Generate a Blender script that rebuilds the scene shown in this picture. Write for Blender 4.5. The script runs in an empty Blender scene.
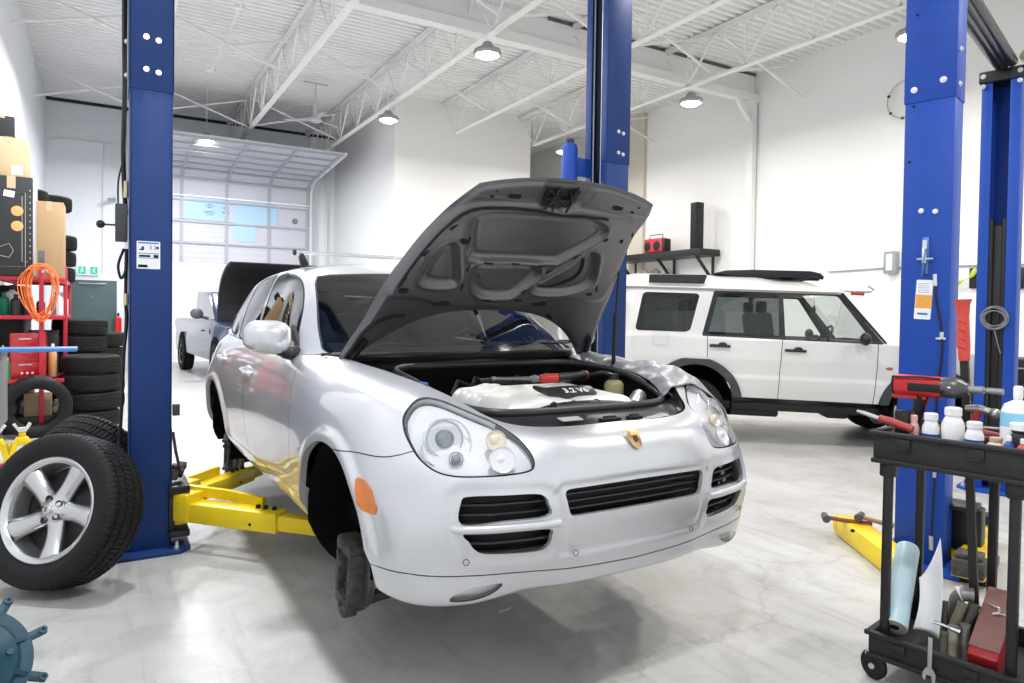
import bpy, bmesh, math, random
import numpy as np
from mathutils import Vector, Matrix, Euler
PI = math.pi
scene = bpy.context.scene
COL = scene.collection
random.seed(4)
rs = np.random.RandomState(7)

# ------------------------------------------------------------ materials
MATS = {}
def nd(nt, t, **kw):
    n = nt.nodes.new(t)
    for k, v in kw.items():
        setattr(n, k, v)
    return n
def mat(name, col=(.5, .5, .5), rough=.5, metal=0., spec=.5, coat=0., coat_rough=.05, emit=None, estr=0., noise=None, bump=None, trans=0., ior=1.45, alpha=1., var=None, spots=None):
    """Principled material; noise=(scale, other colour, amount), bump=(scale, strength[, distance])."""
    if name in MATS:
        return MATS[name]
    m = bpy.data.materials.new(name)
    m.use_nodes = True
    nt = m.node_tree
    b = nt.nodes['Principled BSDF']
    b.inputs['Base Color'].default_value = (*col, 1)
    b.inputs['Roughness'].default_value = rough
    b.inputs['Metallic'].default_value = metal
    b.inputs['Specular IOR Level'].default_value = spec
    b.inputs['Coat Weight'].default_value = coat
    b.inputs['Coat Roughness'].default_value = coat_rough
    b.inputs['Transmission Weight'].default_value = trans
    b.inputs['IOR'].default_value = ior
    b.inputs['Alpha'].default_value = alpha
    if emit:
        b.inputs['Emission Color'].default_value = (*emit, 1)
        b.inputs['Emission Strength'].default_value = estr
    tc = nd(nt, 'ShaderNodeTexCoord')
    last = None
    if noise:
        n = nd(nt, 'ShaderNodeTexNoise')
        n.inputs['Scale'].default_value = noise[0]
        n.inputs['Detail'].default_value = 6
        n.inputs['Roughness'].default_value = .6
        nt.links.new(tc.outputs['Object'], n.inputs['Vector'])
        r = nd(nt, 'ShaderNodeValToRGB')
        r.color_ramp.elements[0].position = .5 - .5 * (1 - noise[2]) if len(noise) > 3 else .35
        r.color_ramp.elements[1].position = .65
        r.color_ramp.elements[0].color = (*noise[1], 1)
        r.color_ramp.elements[1].color = (*col, 1)
        nt.links.new(n.outputs['Fac'], r.inputs['Fac'])
        mx = nd(nt, 'ShaderNodeMixRGB')
        mx.inputs['Fac'].default_value = noise[2]
        mx.inputs['Color1'].default_value = (*col, 1)
        nt.links.new(r.outputs['Color'], mx.inputs['Color2'])
        nt.links.new(mx.outputs['Color'], b.inputs['Base Color'])
    if bump:
        n = nd(nt, 'ShaderNodeTexNoise')
        n.inputs['Scale'].default_value = bump[0]
        n.inputs['Detail'].default_value = 4
        nt.links.new(tc.outputs['Object'], n.inputs['Vector'])
        bp = nd(nt, 'ShaderNodeBump')
        bp.inputs['Strength'].default_value = bump[1]
        bp.inputs['Distance'].default_value = bump[2] if len(bump) > 2 else .01
        nt.links.new(n.outputs['Fac'], bp.inputs['Height'])
        nt.links.new(bp.outputs['Normal'], b.inputs['Normal'])
    MATS[name] = m
    return m
def glass_mat(name, tint=(.9, .95, .93), opac=.1, refl=1., col=(.02, .025, .025), rough=.02):
    """Thin glass: tinted see-through with a mirror-like sheen by angle."""
    m = bpy.data.materials.new(name)
    m.use_nodes = True
    nt = m.node_tree
    nt.nodes.clear()
    out = nd(nt, 'ShaderNodeOutputMaterial')
    tr = nd(nt, 'ShaderNodeBsdfTransparent'); tr.inputs[0].default_value = (*tint, 1)
    df = nd(nt, 'ShaderNodeBsdfDiffuse'); df.inputs[0].default_value = (*col, 1)
    gl = nd(nt, 'ShaderNodeBsdfGlossy'); gl.inputs['Roughness'].default_value = rough
    gl.inputs[0].default_value = (refl, refl, refl, 1)
    fr = nd(nt, 'ShaderNodeFresnel'); fr.inputs['IOR'].default_value = 1.52
    m1 = nd(nt, 'ShaderNodeMixShader'); m1.inputs[0].default_value = opac
    m2 = nd(nt, 'ShaderNodeMixShader')
    nt.links.new(tr.outputs[0], m1.inputs[1]); nt.links.new(df.outputs[0], m1.inputs[2])
    nt.links.new(fr.outputs[0], m2.inputs[0]); nt.links.new(m1.outputs[0], m2.inputs[1]); nt.links.new(gl.outputs[0], m2.inputs[2])
    nt.links.new(m2.outputs[0], out.inputs[0])
    MATS[name] = m
    return m

# ------------------------------------------------------------ objects
def tag(o, label=None, cat=None, group=None, kind=None):
    if label: o['label'] = label
    if cat: o['category'] = cat
    if group: o['group'] = group
    if kind: o['kind'] = kind
    return o
def thing(name, label, cat, loc=(0, 0, 0), rot=(0, 0, 0), group=None):
    o = bpy.data.objects.new(name, None)
    o.empty_display_size = .1
    COL.objects.link(o)
    o.location = loc
    o.rotation_euler = rot if hasattr(rot, '__len__') else (0, 0, rot)
    return tag(o, label, cat, group)
def copy_tree(o, parent=None):
    c = o.copy(); COL.objects.link(c); c.parent = parent
    for ch in list(o.children):
        copy_tree(ch, c)
    return c

def euler_m(rot):
    return Euler(rot).to_matrix().to_4x4()
class MB:
    """Collects shapes; build() links them as one mesh object."""
    def __init__(s):
        s.v = []; s.f = []; s.mi = []; s.cur = 0
        s.T = Matrix.Identity(4)
    def add(s, vs, fs, T=None):
        n = len(s.v)
        M_ = s.T @ T if T is not None else s.T
        s.v += [tuple(M_ @ Vector(p)) for p in vs]
        s.f += [tuple(i + n for i in f) for f in fs]
        s.mi += [s.cur] * len(fs)
        return s
    def bm(s, bm, T=None):
        bm.verts.index_update()
        s.add([v.co[:] for v in bm.verts], [[v.index for v in f.verts] for f in bm.faces], T)
        bm.free()
        return s
    def box(s, c, d, bev=0., rot=None, seg=2, taper=None):
        bm = bmesh.new()
        bmesh.ops.create_cube(bm, size=1)
        for v in bm.verts:
            v.co = Vector((v.co.x * d[0], v.co.y * d[1], v.co.z * d[2]))
            if taper and v.co.z > 0:
                v.co.x *= taper[0]; v.co.y *= taper[1]
        if bev > 0:
            bmesh.ops.bevel(bm, geom=bm.edges[:] + bm.verts[:], offset=min(bev, min(d) * .49), segments=seg, profile=.5, affect='EDGES')
        T = Matrix.Translation(c)
        if rot: T = T @ euler_m(rot)
        return s.bm(bm, T)
    def cyl(s, p0, p1, r0, r1=None, n=20, cap=True, bev=0):
        p0, p1 = Vector(p0), Vector(p1)
        r1 = r0 if r1 is None else r1
        L = (p1 - p0).length
        prof = [(r0, 0), (r1, L)]
        if bev: prof = [(r0 - bev, 0), (r0, bev), (r1, L - bev), (r1 - bev, L)]
        return s.lathe(prof, n, p0, p1 - p0, cap)
    def lathe(s, prof, n=24, loc=(0, 0, 0), axis=(0, 0, 1), cap=True, arc=None):
        vs, fs = [], []
        k = len(prof)
        for i in range(n):
            a = 2 * PI * i / n
            c, q = math.cos(a), math.sin(a)
            for r, z in prof:
                vs.append((r * c, r * q, z))
        for i in range(n):
            j = (i + 1) % n
            for m in range(k - 1):
                fs.append((i * k + m, j * k + m, j * k + m + 1, i * k + m + 1))
        if cap:
            if prof[0][0] > 1e-6: fs.append(tuple(i * k for i in range(n))[::-1])
            if prof[-1][0] > 1e-6: fs.append(tuple(i * k + k - 1 for i in range(n)))
        q = Vector(axis).to_track_quat('Z', 'Y').to_matrix().to_4x4()
        return s.add(vs, fs, Matrix.Translation(loc) @ q)
    def tube(s, pts, r, n=10, closed=False, cap=True, sq=None, flat=None):
        """Sweep a circle (or a w x h rectangle sq) along pts; r may be a list."""
        P = [Vector(p) for p in pts]
        m = len(P)
        vs, fs = [], []
        up = None
        for i in range(m):
            if closed: t = P[(i + 1) % m] - P[i - 1]
            else: t = P[min(i + 1, m - 1)] - P[max(i - 1, 0)]
            t.normalize()
            if up is None:
                up = Vector((0, 0, 1)) if abs(t.z) < .9 else Vector((0, 1, 0))
            a = t.cross(up)
            if a.length < 1e-5: a = t.cross(Vector((1, 0, 0)))
            a.normalize(); b = a.cross(t).normalized()
            up = b
            rr = r[i] if hasattr(r, '__len__') else r
            if sq:
                ring = [(-sq[0] / 2, -sq[1] / 2), (sq[0] / 2, -sq[1] / 2), (sq[0] / 2, sq[1] / 2), (-sq[0] / 2, sq[1] / 2)]
            else:
                ring = [(rr * math.cos(2 * PI * k / n), rr * math.sin(2 * PI * k / n) * (flat or 1)) for k in range(n)]
            vs += [P[i] + a * x + b * y for x, y in ring]
        k = 4 if sq else n
        for i in range(m if closed else m - 1):
            j = (i + 1) % m
            for q in range(k):
                fs.append((i * k + q, i * k + (q + 1) % k, j * k + (q + 1) % k, j * k + q))
        if cap and not closed:
            fs.append(tuple(range(k))[::-1]); fs.append(tuple((m - 1) * k + q for q in range(k)))
        return s.add([tuple(v) for v in vs], fs)
    def prism(s, poly, z0, z1, T=None, bev=0.):
        """Extrude a 2D polygon (x, y) from z0 to z1."""
        bm = bmesh.new()
        b = [bm.verts.new((x, y, z0)) for x, y in poly]
        f = bm.faces.new(b)
        r = bmesh.ops.extrude_face_region(bm, geom=[f])
        for v in [g for g in r['geom'] if isinstance(g, bmesh.types.BMVert)]: v.co.z = z1
        bmesh.ops.recalc_face_normals(bm, faces=bm.faces)
        if bev: bmesh.ops.bevel(bm, geom=bm.edges[:], offset=bev, segments=2, profile=.5, affect='EDGES')
        return s.bm(bm, T)
    def torus(s, R, r, loc=(0, 0, 0), axis=(0, 0, 1), n=32, k=10, flat=1.):
        prof = [(R + r * math.cos(2 * PI * i / k), flat * r * math.sin(2 * PI * i / k)) for i in range(k + 1)]
        return s.lathe(prof, n, loc, axis, cap=False)
    def sphere(s, c, r, n=16, sc=(1, 1, 1), rot=None):
        bm = bmesh.new()
        bmesh.ops.create_uvsphere(bm, u_segments=n, v_segments=max(6, n // 2), radius=r)
        for v in bm.verts: v.co = Vector((v.co.x * sc[0], v.co.y * sc[1], v.co.z * sc[2]))
        T = Matrix.Translation(c)
        if rot: T = T @ euler_m(rot)
        return s.bm(bm, T)
    def grid(s, fn, nu, nv, closed_u=False):
        vs = [fn(i / (nu - (0 if closed_u else 1)), j / (nv - 1)) for i in range(nu) for j in range(nv)]
        fs = []
        for i in range(nu if closed_u else nu - 1):
            ii = (i + 1) % nu
            for j in range(nv - 1):
                fs.append((i * nv + j, ii * nv + j, ii * nv + j + 1, i * nv + j + 1))
        return s.add(vs, fs)
    def build(s, name, m, parent=None, smooth=35, merge=True, solid=0., kind=None, loc=None, rot=None, label=None, normals=True):
        me = bpy.data.meshes.new(name)
        me.from_pydata(s.v, [], s.f)
        ms = m if isinstance(m, (list, tuple)) else [m]
        for x in ms: me.materials.append(x)
        me.polygons.foreach_set('material_index', s.mi)
        if merge:
            bm = bmesh.new(); bm.from_mesh(me)
            bmesh.ops.remove_doubles(bm, verts=bm.verts, dist=1e-5)
            if normals: bmesh.ops.recalc_face_normals(bm, faces=bm.faces)
            bm.to_mesh(me); bm.free()
        me.polygons.foreach_set('use_smooth', [bool(smooth)] * len(me.polygons))
        if smooth: me.set_sharp_from_angle(angle=math.radians(smooth))
        me.update()
        o = bpy.data.objects.new(name, me)
        COL.objects.link(o)
        if parent: o.parent = parent
        if loc: o.location = loc
        if rot: o.rotation_euler = rot
        if solid:
            md = o.modifiers.new('s', 'SOLIDIFY'); md.thickness = solid; md.offset = 0
        if kind: o['kind'] = kind
        if label: o['label'] = label
        return o
def struct(name, mb, m, parent=None, **kw):
    o = mb.build(name, m, parent, **kw)
    if not parent: o['kind'] = 'structure'
    return o
def arcpts(c, r, a0, a1, n, plane='xy'):
    out = []
    for i in range(n):
        a = math.radians(a0 + (a1 - a0) * i / (n - 1))
        u, v = r * math.cos(a), r * math.sin(a)
        out.append({'xy': (c[0] + u, c[1] + v, c[2]), 'xz': (c[0] + u, c[1], c[2] + v), 'yz': (c[0], c[1] + u, c[2] + v)}[plane])
    return out
def rrect(w, h, r, n=5, cx=0, cy=0):
    out = []
    for sx, sy, a0 in ((1, 1, 0), (-1, 1, 90), (-1, -1, 180), (1, -1, 270)):
        for i in range(n):
            a = math.radians(a0 + 90 * i / (n - 1))
            out.append((cx + sx * (w / 2 - r) + r * math.cos(a), cy + sy * (h / 2 - r) + r * math.sin(a)))
    return out
def smoothpoly(pts, n=6, closed=True):
    """Catmull-Rom through 2D/3D points."""
    P = np.array(pts, float); m = len(P); out = []
    rng = range(m) if closed else range(m - 1)
    for i in rng:
        if closed: a, b, c, d = P[i - 1], P[i], P[(i + 1) % m], P[(i + 2) % m]
        else: a, b, c, d = P[max(i - 1, 0)], P[i], P[i + 1], P[min(i + 2, m - 1)]
        for k in range(n):
            t = k / n
            out.append(.5 * ((2 * b) + (-a + c) * t + (2 * a - 5 * b + 4 * c - d) * t * t + (-a + 3 * b - 3 * c + d) * t ** 3))
    if not closed: out.append(P[-1])
    return [tuple(p) for p in out]
FONTC = {}
def text_mesh(txt, size, m, parent, T, depth=.0005, name='lettering', bold=0., align='CENTER', shear=0.):
    cu = bpy.data.curves.new(name, 'FONT'); cu.body = txt; cu.size = size; cu.extrude = depth; cu.align_x = align; cu.align_y = 'CENTER'
    cu.offset = bold; cu.shear = shear; cu.resolution_u = 3
    o = bpy.data.objects.new(name, cu); COL.objects.link(o)
    dg = bpy.context.evaluated_depsgraph_get()
    me = bpy.data.meshes.new_from_object(o.evaluated_get(dg))
    bpy.data.objects.remove(o); bpy.data.curves.remove(cu)
    me.transform(T); me.materials.clear(); me.materials.append(m)
    r = bpy.data.objects.new(name, me); COL.objects.link(r)
    if parent: r.parent = parent
    return r

# ------------------------------------------------------------ spline surfaces that can be cut along curves
def cspline(t, Y, ts):
    """Natural cubic spline through Y (n,k) at t, read at ts."""
    t = np.asarray(t, float); Y = np.asarray(Y, float); n = len(t); h = np.diff(t); shp = Y.shape[1:]; Y = Y.reshape(n, -1)
    A = np.zeros((n, n)); B = np.zeros(Y.shape)
    A[0, 0] = A[-1, -1] = 1
    for i in range(1, n - 1):
        A[i, i - 1] = h[i - 1]; A[i, i] = 2 * (h[i - 1] + h[i]); A[i, i + 1] = h[i]
        B[i] = 3 * ((Y[i + 1] - Y[i]) / h[i] - (Y[i] - Y[i - 1]) / h[i - 1])
    c = np.linalg.solve(A, B)
    hh = h[:, None]
    b = (Y[1:] - Y[:-1]) / hh - hh * (2 * c[:-1] + c[1:]) / 3
    d = (c[1:] - c[:-1]) / (3 * hh)
    k = np.clip(np.searchsorted(t, ts, side='right') - 1, 0, n - 2)
    x = (np.asarray(ts) - t[k])[:, None]
    return (Y[:-1][k] + b[k] * x + c[:-1][k] * x * x + d[k] * x ** 3).reshape(-1, *shp)
def knots(P, axis):
    d = np.linalg.norm(np.diff(P, axis=axis), axis=-1).mean(axis=1 - axis)
    return np.concatenate([[0], np.cumsum(np.maximum(d, 1e-3) ** .8)])
def surf(P, nu, nv, mirror0=False, mirror1=False, kv=None):
    """P (cols, rows, 3) -> dense grid ((cols-1)*nu+1, (rows-1)*nv+1, 3); mirror0/1 reflect x at the first/last column for smooth centre lines."""
    P = np.asarray(P, float); C, R = P.shape[:2]
    t = knots(P, 0)
    lo = 0; Q = P; tt = t
    def refl(X): X = X.copy(); X[..., 0] *= -1; return X
    if mirror0:
        k = min(3, C - 1)
        Q = np.concatenate([refl(Q[1:k + 1])[::-1], Q]); tt = np.concatenate([-t[1:k + 1][::-1], tt])
    if mirror1:
        k = min(3, C - 1)
        Q = np.concatenate([Q, refl(P[-1 - k:-1])[::-1]]); tt = np.concatenate([tt, 2 * t[-1] - t[-1 - k:-1][::-1]])
    us = np.concatenate([np.linspace(t[i], t[i + 1], nu, endpoint=False) for i in range(C - 1)] + [[t[-1]]])
    G = cspline(tt, Q, us)
    v = knots(P, 1) if kv is None else kv
    vs = np.concatenate([np.linspace(v[i], v[i + 1], nv, endpoint=False) for i in range(R - 1)] + [[v[-1]]])
    G = cspline(v, G.transpose(1, 0, 2), vs).transpose(1, 0, 2)
    return G
def grid_normals(G):
    du = np.gradient(G, axis=0); dv = np.gradient(G, axis=1)
    n = np.cross(du, dv); l = np.linalg.norm(n, axis=-1, keepdims=True)
    return n / np.maximum(l, 1e-12)
def poly_sdf(pts, poly):
    """Signed distance (negative inside) of (n,2) pts to a closed polygon."""
    P = np.asarray(poly, float); X = np.asarray(pts, float)
    d = np.full(len(X), 1e9); ins = np.zeros(len(X), bool)
    for i in range(len(P)):
        a, b = P[i - 1], P[i]; e = b - a; w = X - a
        tt = np.clip((w @ e) / max(e @ e, 1e-12), 0, 1)
        d = np.minimum(d, np.linalg.norm(w - tt[:, None] * e, axis=1))
        c = (a[1] > X[:, 1]) != (b[1] > X[:, 1])
        with np.errstate(divide='ignore', invalid='ignore'):
            xi = (b[0] - a[0]) * (X[:, 1] - a[1]) / (b[1] - a[1]) + a[0]
        ins ^= c & (X[:, 0] < xi)
    return np.where(ins, -d, d)
def line_dist(pts, line):
    P = np.asarray(line, float); X = np.asarray(pts, float); d = np.full(len(X), 1e9)
    for a, b in zip(P[:-1], P[1:]):
        e = b - a; w = X - a; tt = np.clip((w @ e) / max(e @ e, 1e-12), 0, 1)
        d = np.minimum(d, np.linalg.norm(w - tt[:, None] * e, axis=1))
    return d
class PM:
    """Polygon mesh with per-face labels that can be split along f(p)=0."""
    def __init__(s, G=None, label='body'):
        s.V = np.zeros((0, 3)); s.N = np.zeros((0, 3)); s.F = []; s.L = []
        if G is not None: s.addgrid(G, label)
    def addgrid(s, G, label):
        n0 = len(s.V); C, R = G.shape[:2]
        s.V = np.concatenate([s.V, G.reshape(-1, 3)]); s.N = np.concatenate([s.N, grid_normals(G).reshape(-1, 3)])
        for i in range(C - 1):
            for j in range(R - 1):
                a = n0 + i * R + j
                s.F.append((a, a + R, a + R + 1, a + 1)); s.L.append(label)
    def split(s, fn, src, new, where=None):
        """Faces labelled src (str or tuple) where fn<0 become new; crossing faces are cut."""
        src = (src,) if isinstance(src, str) else src
        f = fn(s.V)
        f = np.where(np.abs(f) < 1e-6, -1e-6, f)
        if where is not None: f = np.where(where(s.V), f, np.abs(f) + 1e-3)
        V = list(s.V); N = list(s.N); cache = {}; F2 = []; L2 = []
        neg = f < 0
        for face, lab in zip(s.F, s.L):
            if lab not in src: F2.append(face); L2.append(lab); continue
            sg = [neg[i] for i in face]
            if all(sg): F2.append(face); L2.append(new); continue
            if not any(sg): F2.append(face); L2.append(lab); continue
            A, B = [], []
            m = len(face)
            for k in range(m):
                i, j = face[k], face[(k + 1) % m]
                (A if neg[i] else B).append(i)
                if neg[i] != neg[j]:
                    e = (i, j) if i < j else (j, i)
                    if e not in cache:
                        w = f[e[0]] / (f[e[0]] - f[e[1]])
                        cache[e] = len(V)
                        V.append(s.V[e[0]] * (1 - w) + s.V[e[1]] * w)
                        nn = s.N[e[0]] * (1 - w) + s.N[e[1]] * w
                        N.append(nn / max(np.linalg.norm(nn), 1e-9))
                    A.append(cache[e]); B.append(cache[e])
            if len(A) > 2: F2.append(tuple(A)); L2.append(new)
            if len(B) > 2: F2.append(tuple(B)); L2.append(lab)
        s.V = np.array(V); s.N = np.array(N); s.F = F2; s.L = L2
    def boundary(s, lab, against=None):
        """Directed edges of label lab not shared with another lab face (optionally shared with a face in against)."""
        es = {}
        for face, l in zip(s.F, s.L):
            if l == lab:
                for k in range(len(face)): es[(face[k], face[(k + 1) % len(face)])] = 1
        out = [e for e in es if (e[1], e[0]) not in es]
        if against is not None:
            oth = set()
            for face, l in zip(s.F, s.L):
                if l in against:
                    for k in range(len(face)): oth.add((face[(k + 1) % len(face)], face[k]))
            out = [e for e in out if e in oth]
        return out
    def obj(s, lab, name, m, parent, offset=0., mirror=None, solid=0., edge=None, flip=False, extra=None):
        """Object from faces of label(s); mirror 'both' adds the reflected half, 'only' reflects; edge=(vector or depth, against) returns the boundary inward."""
        labs = (lab,) if isinstance(lab, str) else lab
        idx = {}; vs = []; ns = []; fs = []
        for face, l in zip(s.F, s.L):
            if l in labs:
                g = []
                for i in face:
                    if i not in idx:
                        idx[i] = len(vs); vs.append(s.V[i] + s.N[i] * offset); ns.append(s.N[i])
                    g.append(idx[i])
                fs.append(tuple(g))
        if not fs: return None
        smooth_f = len(fs)
        vs = [tuple(v) for v in vs]; ns = [tuple(n) for n in ns]
        if edge is not None:
            vec, against = edge
            for l in labs:
                for (i, j) in s.boundary(l, against):
                    if i not in idx or j not in idx: continue
                    q = []
                    for k in (i, j):
                        v0 = np.array(vs[idx[k]])
                        d = -s.N[k] * vec if np.isscalar(vec) else np.array(vec)
                        q.append((tuple(v0), tuple(v0 + d)))
                    dn = np.cross(np.array(q[1][0]) - np.array(q[0][0]), np.array(q[0][1]) - np.array(q[0][0]))
                    l_ = np.linalg.norm(dn)
                    if l_ < 1e-12: continue
                    dn = -dn / l_
                    n0 = len(vs)
                    vs += [q[1][0], q[0][0], q[0][1], q[1][1]]; ns += [tuple(dn)] * 4
                    fs.append((n0, n0 + 1, n0 + 2, n0 + 3))
        if flip:
            fs = [f[::-1] for f in fs]; ns = [tuple(-np.array(n)) for n in ns]
        if mirror in ('both', 'only'):
            mv = [(-x, y, z) for x, y, z in vs]; mn = [(-x, y, z) for x, y, z in ns]
            mf = [tuple(i for i in f[::-1]) for f in fs]
            if mirror == 'only': vs, ns, fs = mv, mn, mf
            else:
                n0 = len(vs); vs = vs + mv; ns = ns + mn; fs = fs + [tuple(i + n0 for i in f) for f in mf]
        me = bpy.data.meshes.new(name)
        me.from_pydata(vs, [], fs)
        me.materials.append(m)
        me.polygons.foreach_set('use_smooth', [True] * len(me.polygons))
        me.update()
        me.normals_split_custom_set_from_vertices(ns)
        o = bpy.data.objects.new(name, me); COL.objects.link(o)
        if parent: o.parent = parent
        if solid:
            md = o.modifiers.new('s', 'SOLIDIFY'); md.thickness = solid; md.offset = -1
        return o
# ------------------------------------------------------------ camera
_TH, _RO, _PT = .5345, .0143, .0205
cam = bpy.data.cameras.new('camera'); cam_o = bpy.data.objects.new('camera', cam); COL.objects.link(cam_o)
cam.sensor_width = 36; cam.lens = 690 / 1024 * 36
cam.clip_start = .05; cam.clip_end = 400
_f = Vector((math.sin(_TH) * math.cos(_PT), math.cos(_TH) * math.cos(_PT), -math.sin(_PT)))
_r = Vector((math.cos(_TH), -math.sin(_TH), 0)); _u = _r.cross(_f)
_r2 = _r * math.cos(_RO) + _u * math.sin(_RO); _u2 = _u * math.cos(_RO) - _r * math.sin(_RO)
cam_o.matrix_world = Matrix(((_r2.x, _u2.x, -_f.x, 0), (_r2.y, _u2.y, -_f.y, 0), (_r2.z, _u2.z, -_f.z, 1.485), (0, 0, 0, 1)))
cam.shift_y = -(341.5 - (313 + 690 * math.tan(_PT))) / 1024
scene.camera = cam_o
scene.view_settings.view_transform = 'Standard'; scene.view_settings.look = 'None'
scene.view_settings.gamma = 1; scene.view_settings.use_curve_mapping = False
scene.view_settings.exposure = 0
scene.render.film_transparent = False
# ------------------------------------------------------------ silver SUV: surface control points (half, metres; a = sideways, y = back from the nose, z = up)
BODY = [
 # r0 under, r1 lip, r2 lower seam, r3, r4, r5, r6, r7 crest, r8 bonnet edge / belt
 [(0, .30, .27), (0, .13, .285), (0, .085, .345), (0, .045, .47), (0, .03, .60), (0, .04, .70), (0, .07, .78), (0, .12, .83), (0, .19, .855)],
 [(.30, .31, .27), (.30, .14, .285), (.30, .095, .357), (.30, .05, .48), (.30, .035, .60), (.30, .05, .70), (.30, .085, .785), (.30, .135, .835), (.30, .20, .855)],
 [(.45, .33, .27), (.45, .165, .285), (.46, .12, .375), (.45, .07, .485), (.45, .055, .60), (.45, .082, .70), (.452, .14, .79), (.452, .20, .845), (.455, .265, .872)],
 [(.59, .36, .27), (.60, .19, .268), (.61, .15, .375), (.60, .105, .50), (.60, .10, .61), (.595, .135, .71), (.60, .215, .80), (.585, .31, .882), (.53, .375, .915)],
 [(.70, .42, .27), (.725, .25, .258), (.745, .205, .38), (.74, .172, .51), (.73, .175, .615), (.715, .205, .715), (.71, .29, .82), (.685, .41, .925), (.59, .48, .962)],
 [(.76, .48, .28), (.80, .34, .252), (.833, .295, .38), (.832, .268, .52), (.82, .275, .62), (.81, .30, .725), (.795, .38, .83), (.755, .51, .948), (.64, .60, .995)],
 [(.80, .56, .29), (.855, .48, .26), (.888, .435, .378), (.89, .41, .53), (.89, .41, .62), (.88, .435, .73), (.86, .50, .84), (.80, .63, .965), (.672, .75, 1.018)],
 [(.82, .80, .29), (.875, .76, .30), (.912, .74, .42), (.922, .74, .53), (.925, .74, .63), (.918, .76, .74), (.90, .78, .86), (.83, .84, .985), (.69, .92, 1.035)],
 [(.82, 1.10, .29), (.875, 1.08, .32), (.915, 1.08, .43), (.925, 1.08, .53), (.933, 1.08, .63), (.93, 1.08, .74), (.915, 1.08, .87), (.85, 1.10, .995), (.705, 1.14, 1.05)],
 [(.82, 1.42, .29), (.875, 1.42, .32), (.912, 1.42, .42), (.92, 1.42, .52), (.93, 1.42, .63), (.93, 1.42, .74), (.915, 1.42, .88), (.865, 1.42, 1.005), (.745, 1.42, 1.068)],
 [(.82, 1.75, .29), (.872, 1.75, .32), (.907, 1.75, .42), (.915, 1.75, .52), (.925, 1.75, .63), (.928, 1.75, .75), (.915, 1.75, .88), (.885, 1.75, 1.0), (.825, 1.75, 1.065)],
 [(.82, 2.20, .29), (.87, 2.20, .32), (.905, 2.20, .42), (.912, 2.20, .52), (.924, 2.20, .63), (.93, 2.20, .75), (.918, 2.20, .89), (.893, 2.20, 1.01), (.852, 2.20, 1.075)],
 [(.82, 2.80, .29), (.87, 2.80, .32), (.905, 2.80, .42), (.913, 2.80, .52), (.925, 2.80, .63), (.932, 2.80, .75), (.922, 2.80, .90), (.897, 2.80, 1.025), (.858, 2.80, 1.092)],
 [(.82, 3.30, .29), (.87, 3.30, .33), (.908, 3.30, .43), (.92, 3.30, .53), (.932, 3.30, .64), (.94, 3.30, .76), (.932, 3.30, .91), (.90, 3.30, 1.04), (.855, 3.30, 1.11)],
 [(.82, 3.84, .30), (.87, 3.84, .34), (.91, 3.84, .45), (.925, 3.84, .54), (.938, 3.84, .65), (.945, 3.84, .77), (.935, 3.84, .92), (.89, 3.84, 1.06), (.83, 3.84, 1.13)],
 [(.80, 4.20, .32), (.86, 4.22, .36), (.91, 4.24, .46), (.928, 4.24, .55), (.94, 4.24, .66), (.945, 4.22, .78), (.91, 4.18, .93), (.86, 4.16, 1.06), (.79, 4.14, 1.13)],
 [(.76, 4.45, .34), (.80, 4.50, .38), (.84, 4.50, .47), (.86, 4.50, .56), (.865, 4.50, .67), (.86, 4.48, .79), (.83, 4.46, .93), (.78, 4.42, 1.05), (.71, 4.40, 1.12)],
 [(.55, 4.55, .34), (.60, 4.68, .39), (.62, 4.71, .48), (.63, 4.72, .57), (.63, 4.72, .68), (.62, 4.69, .80), (.60, 4.65, .94), (.57, 4.58, 1.05), (.52, 4.53, 1.12)],
 [(0, 4.60, .34), (0, 4.74, .40), (0, 4.77, .49), (0, 4.78, .58), (0, 4.78, .69), (0, 4.75, .81), (0, 4.71, .94), (0, 4.65, 1.05), (0, 4.60, 1.12)],
]
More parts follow.
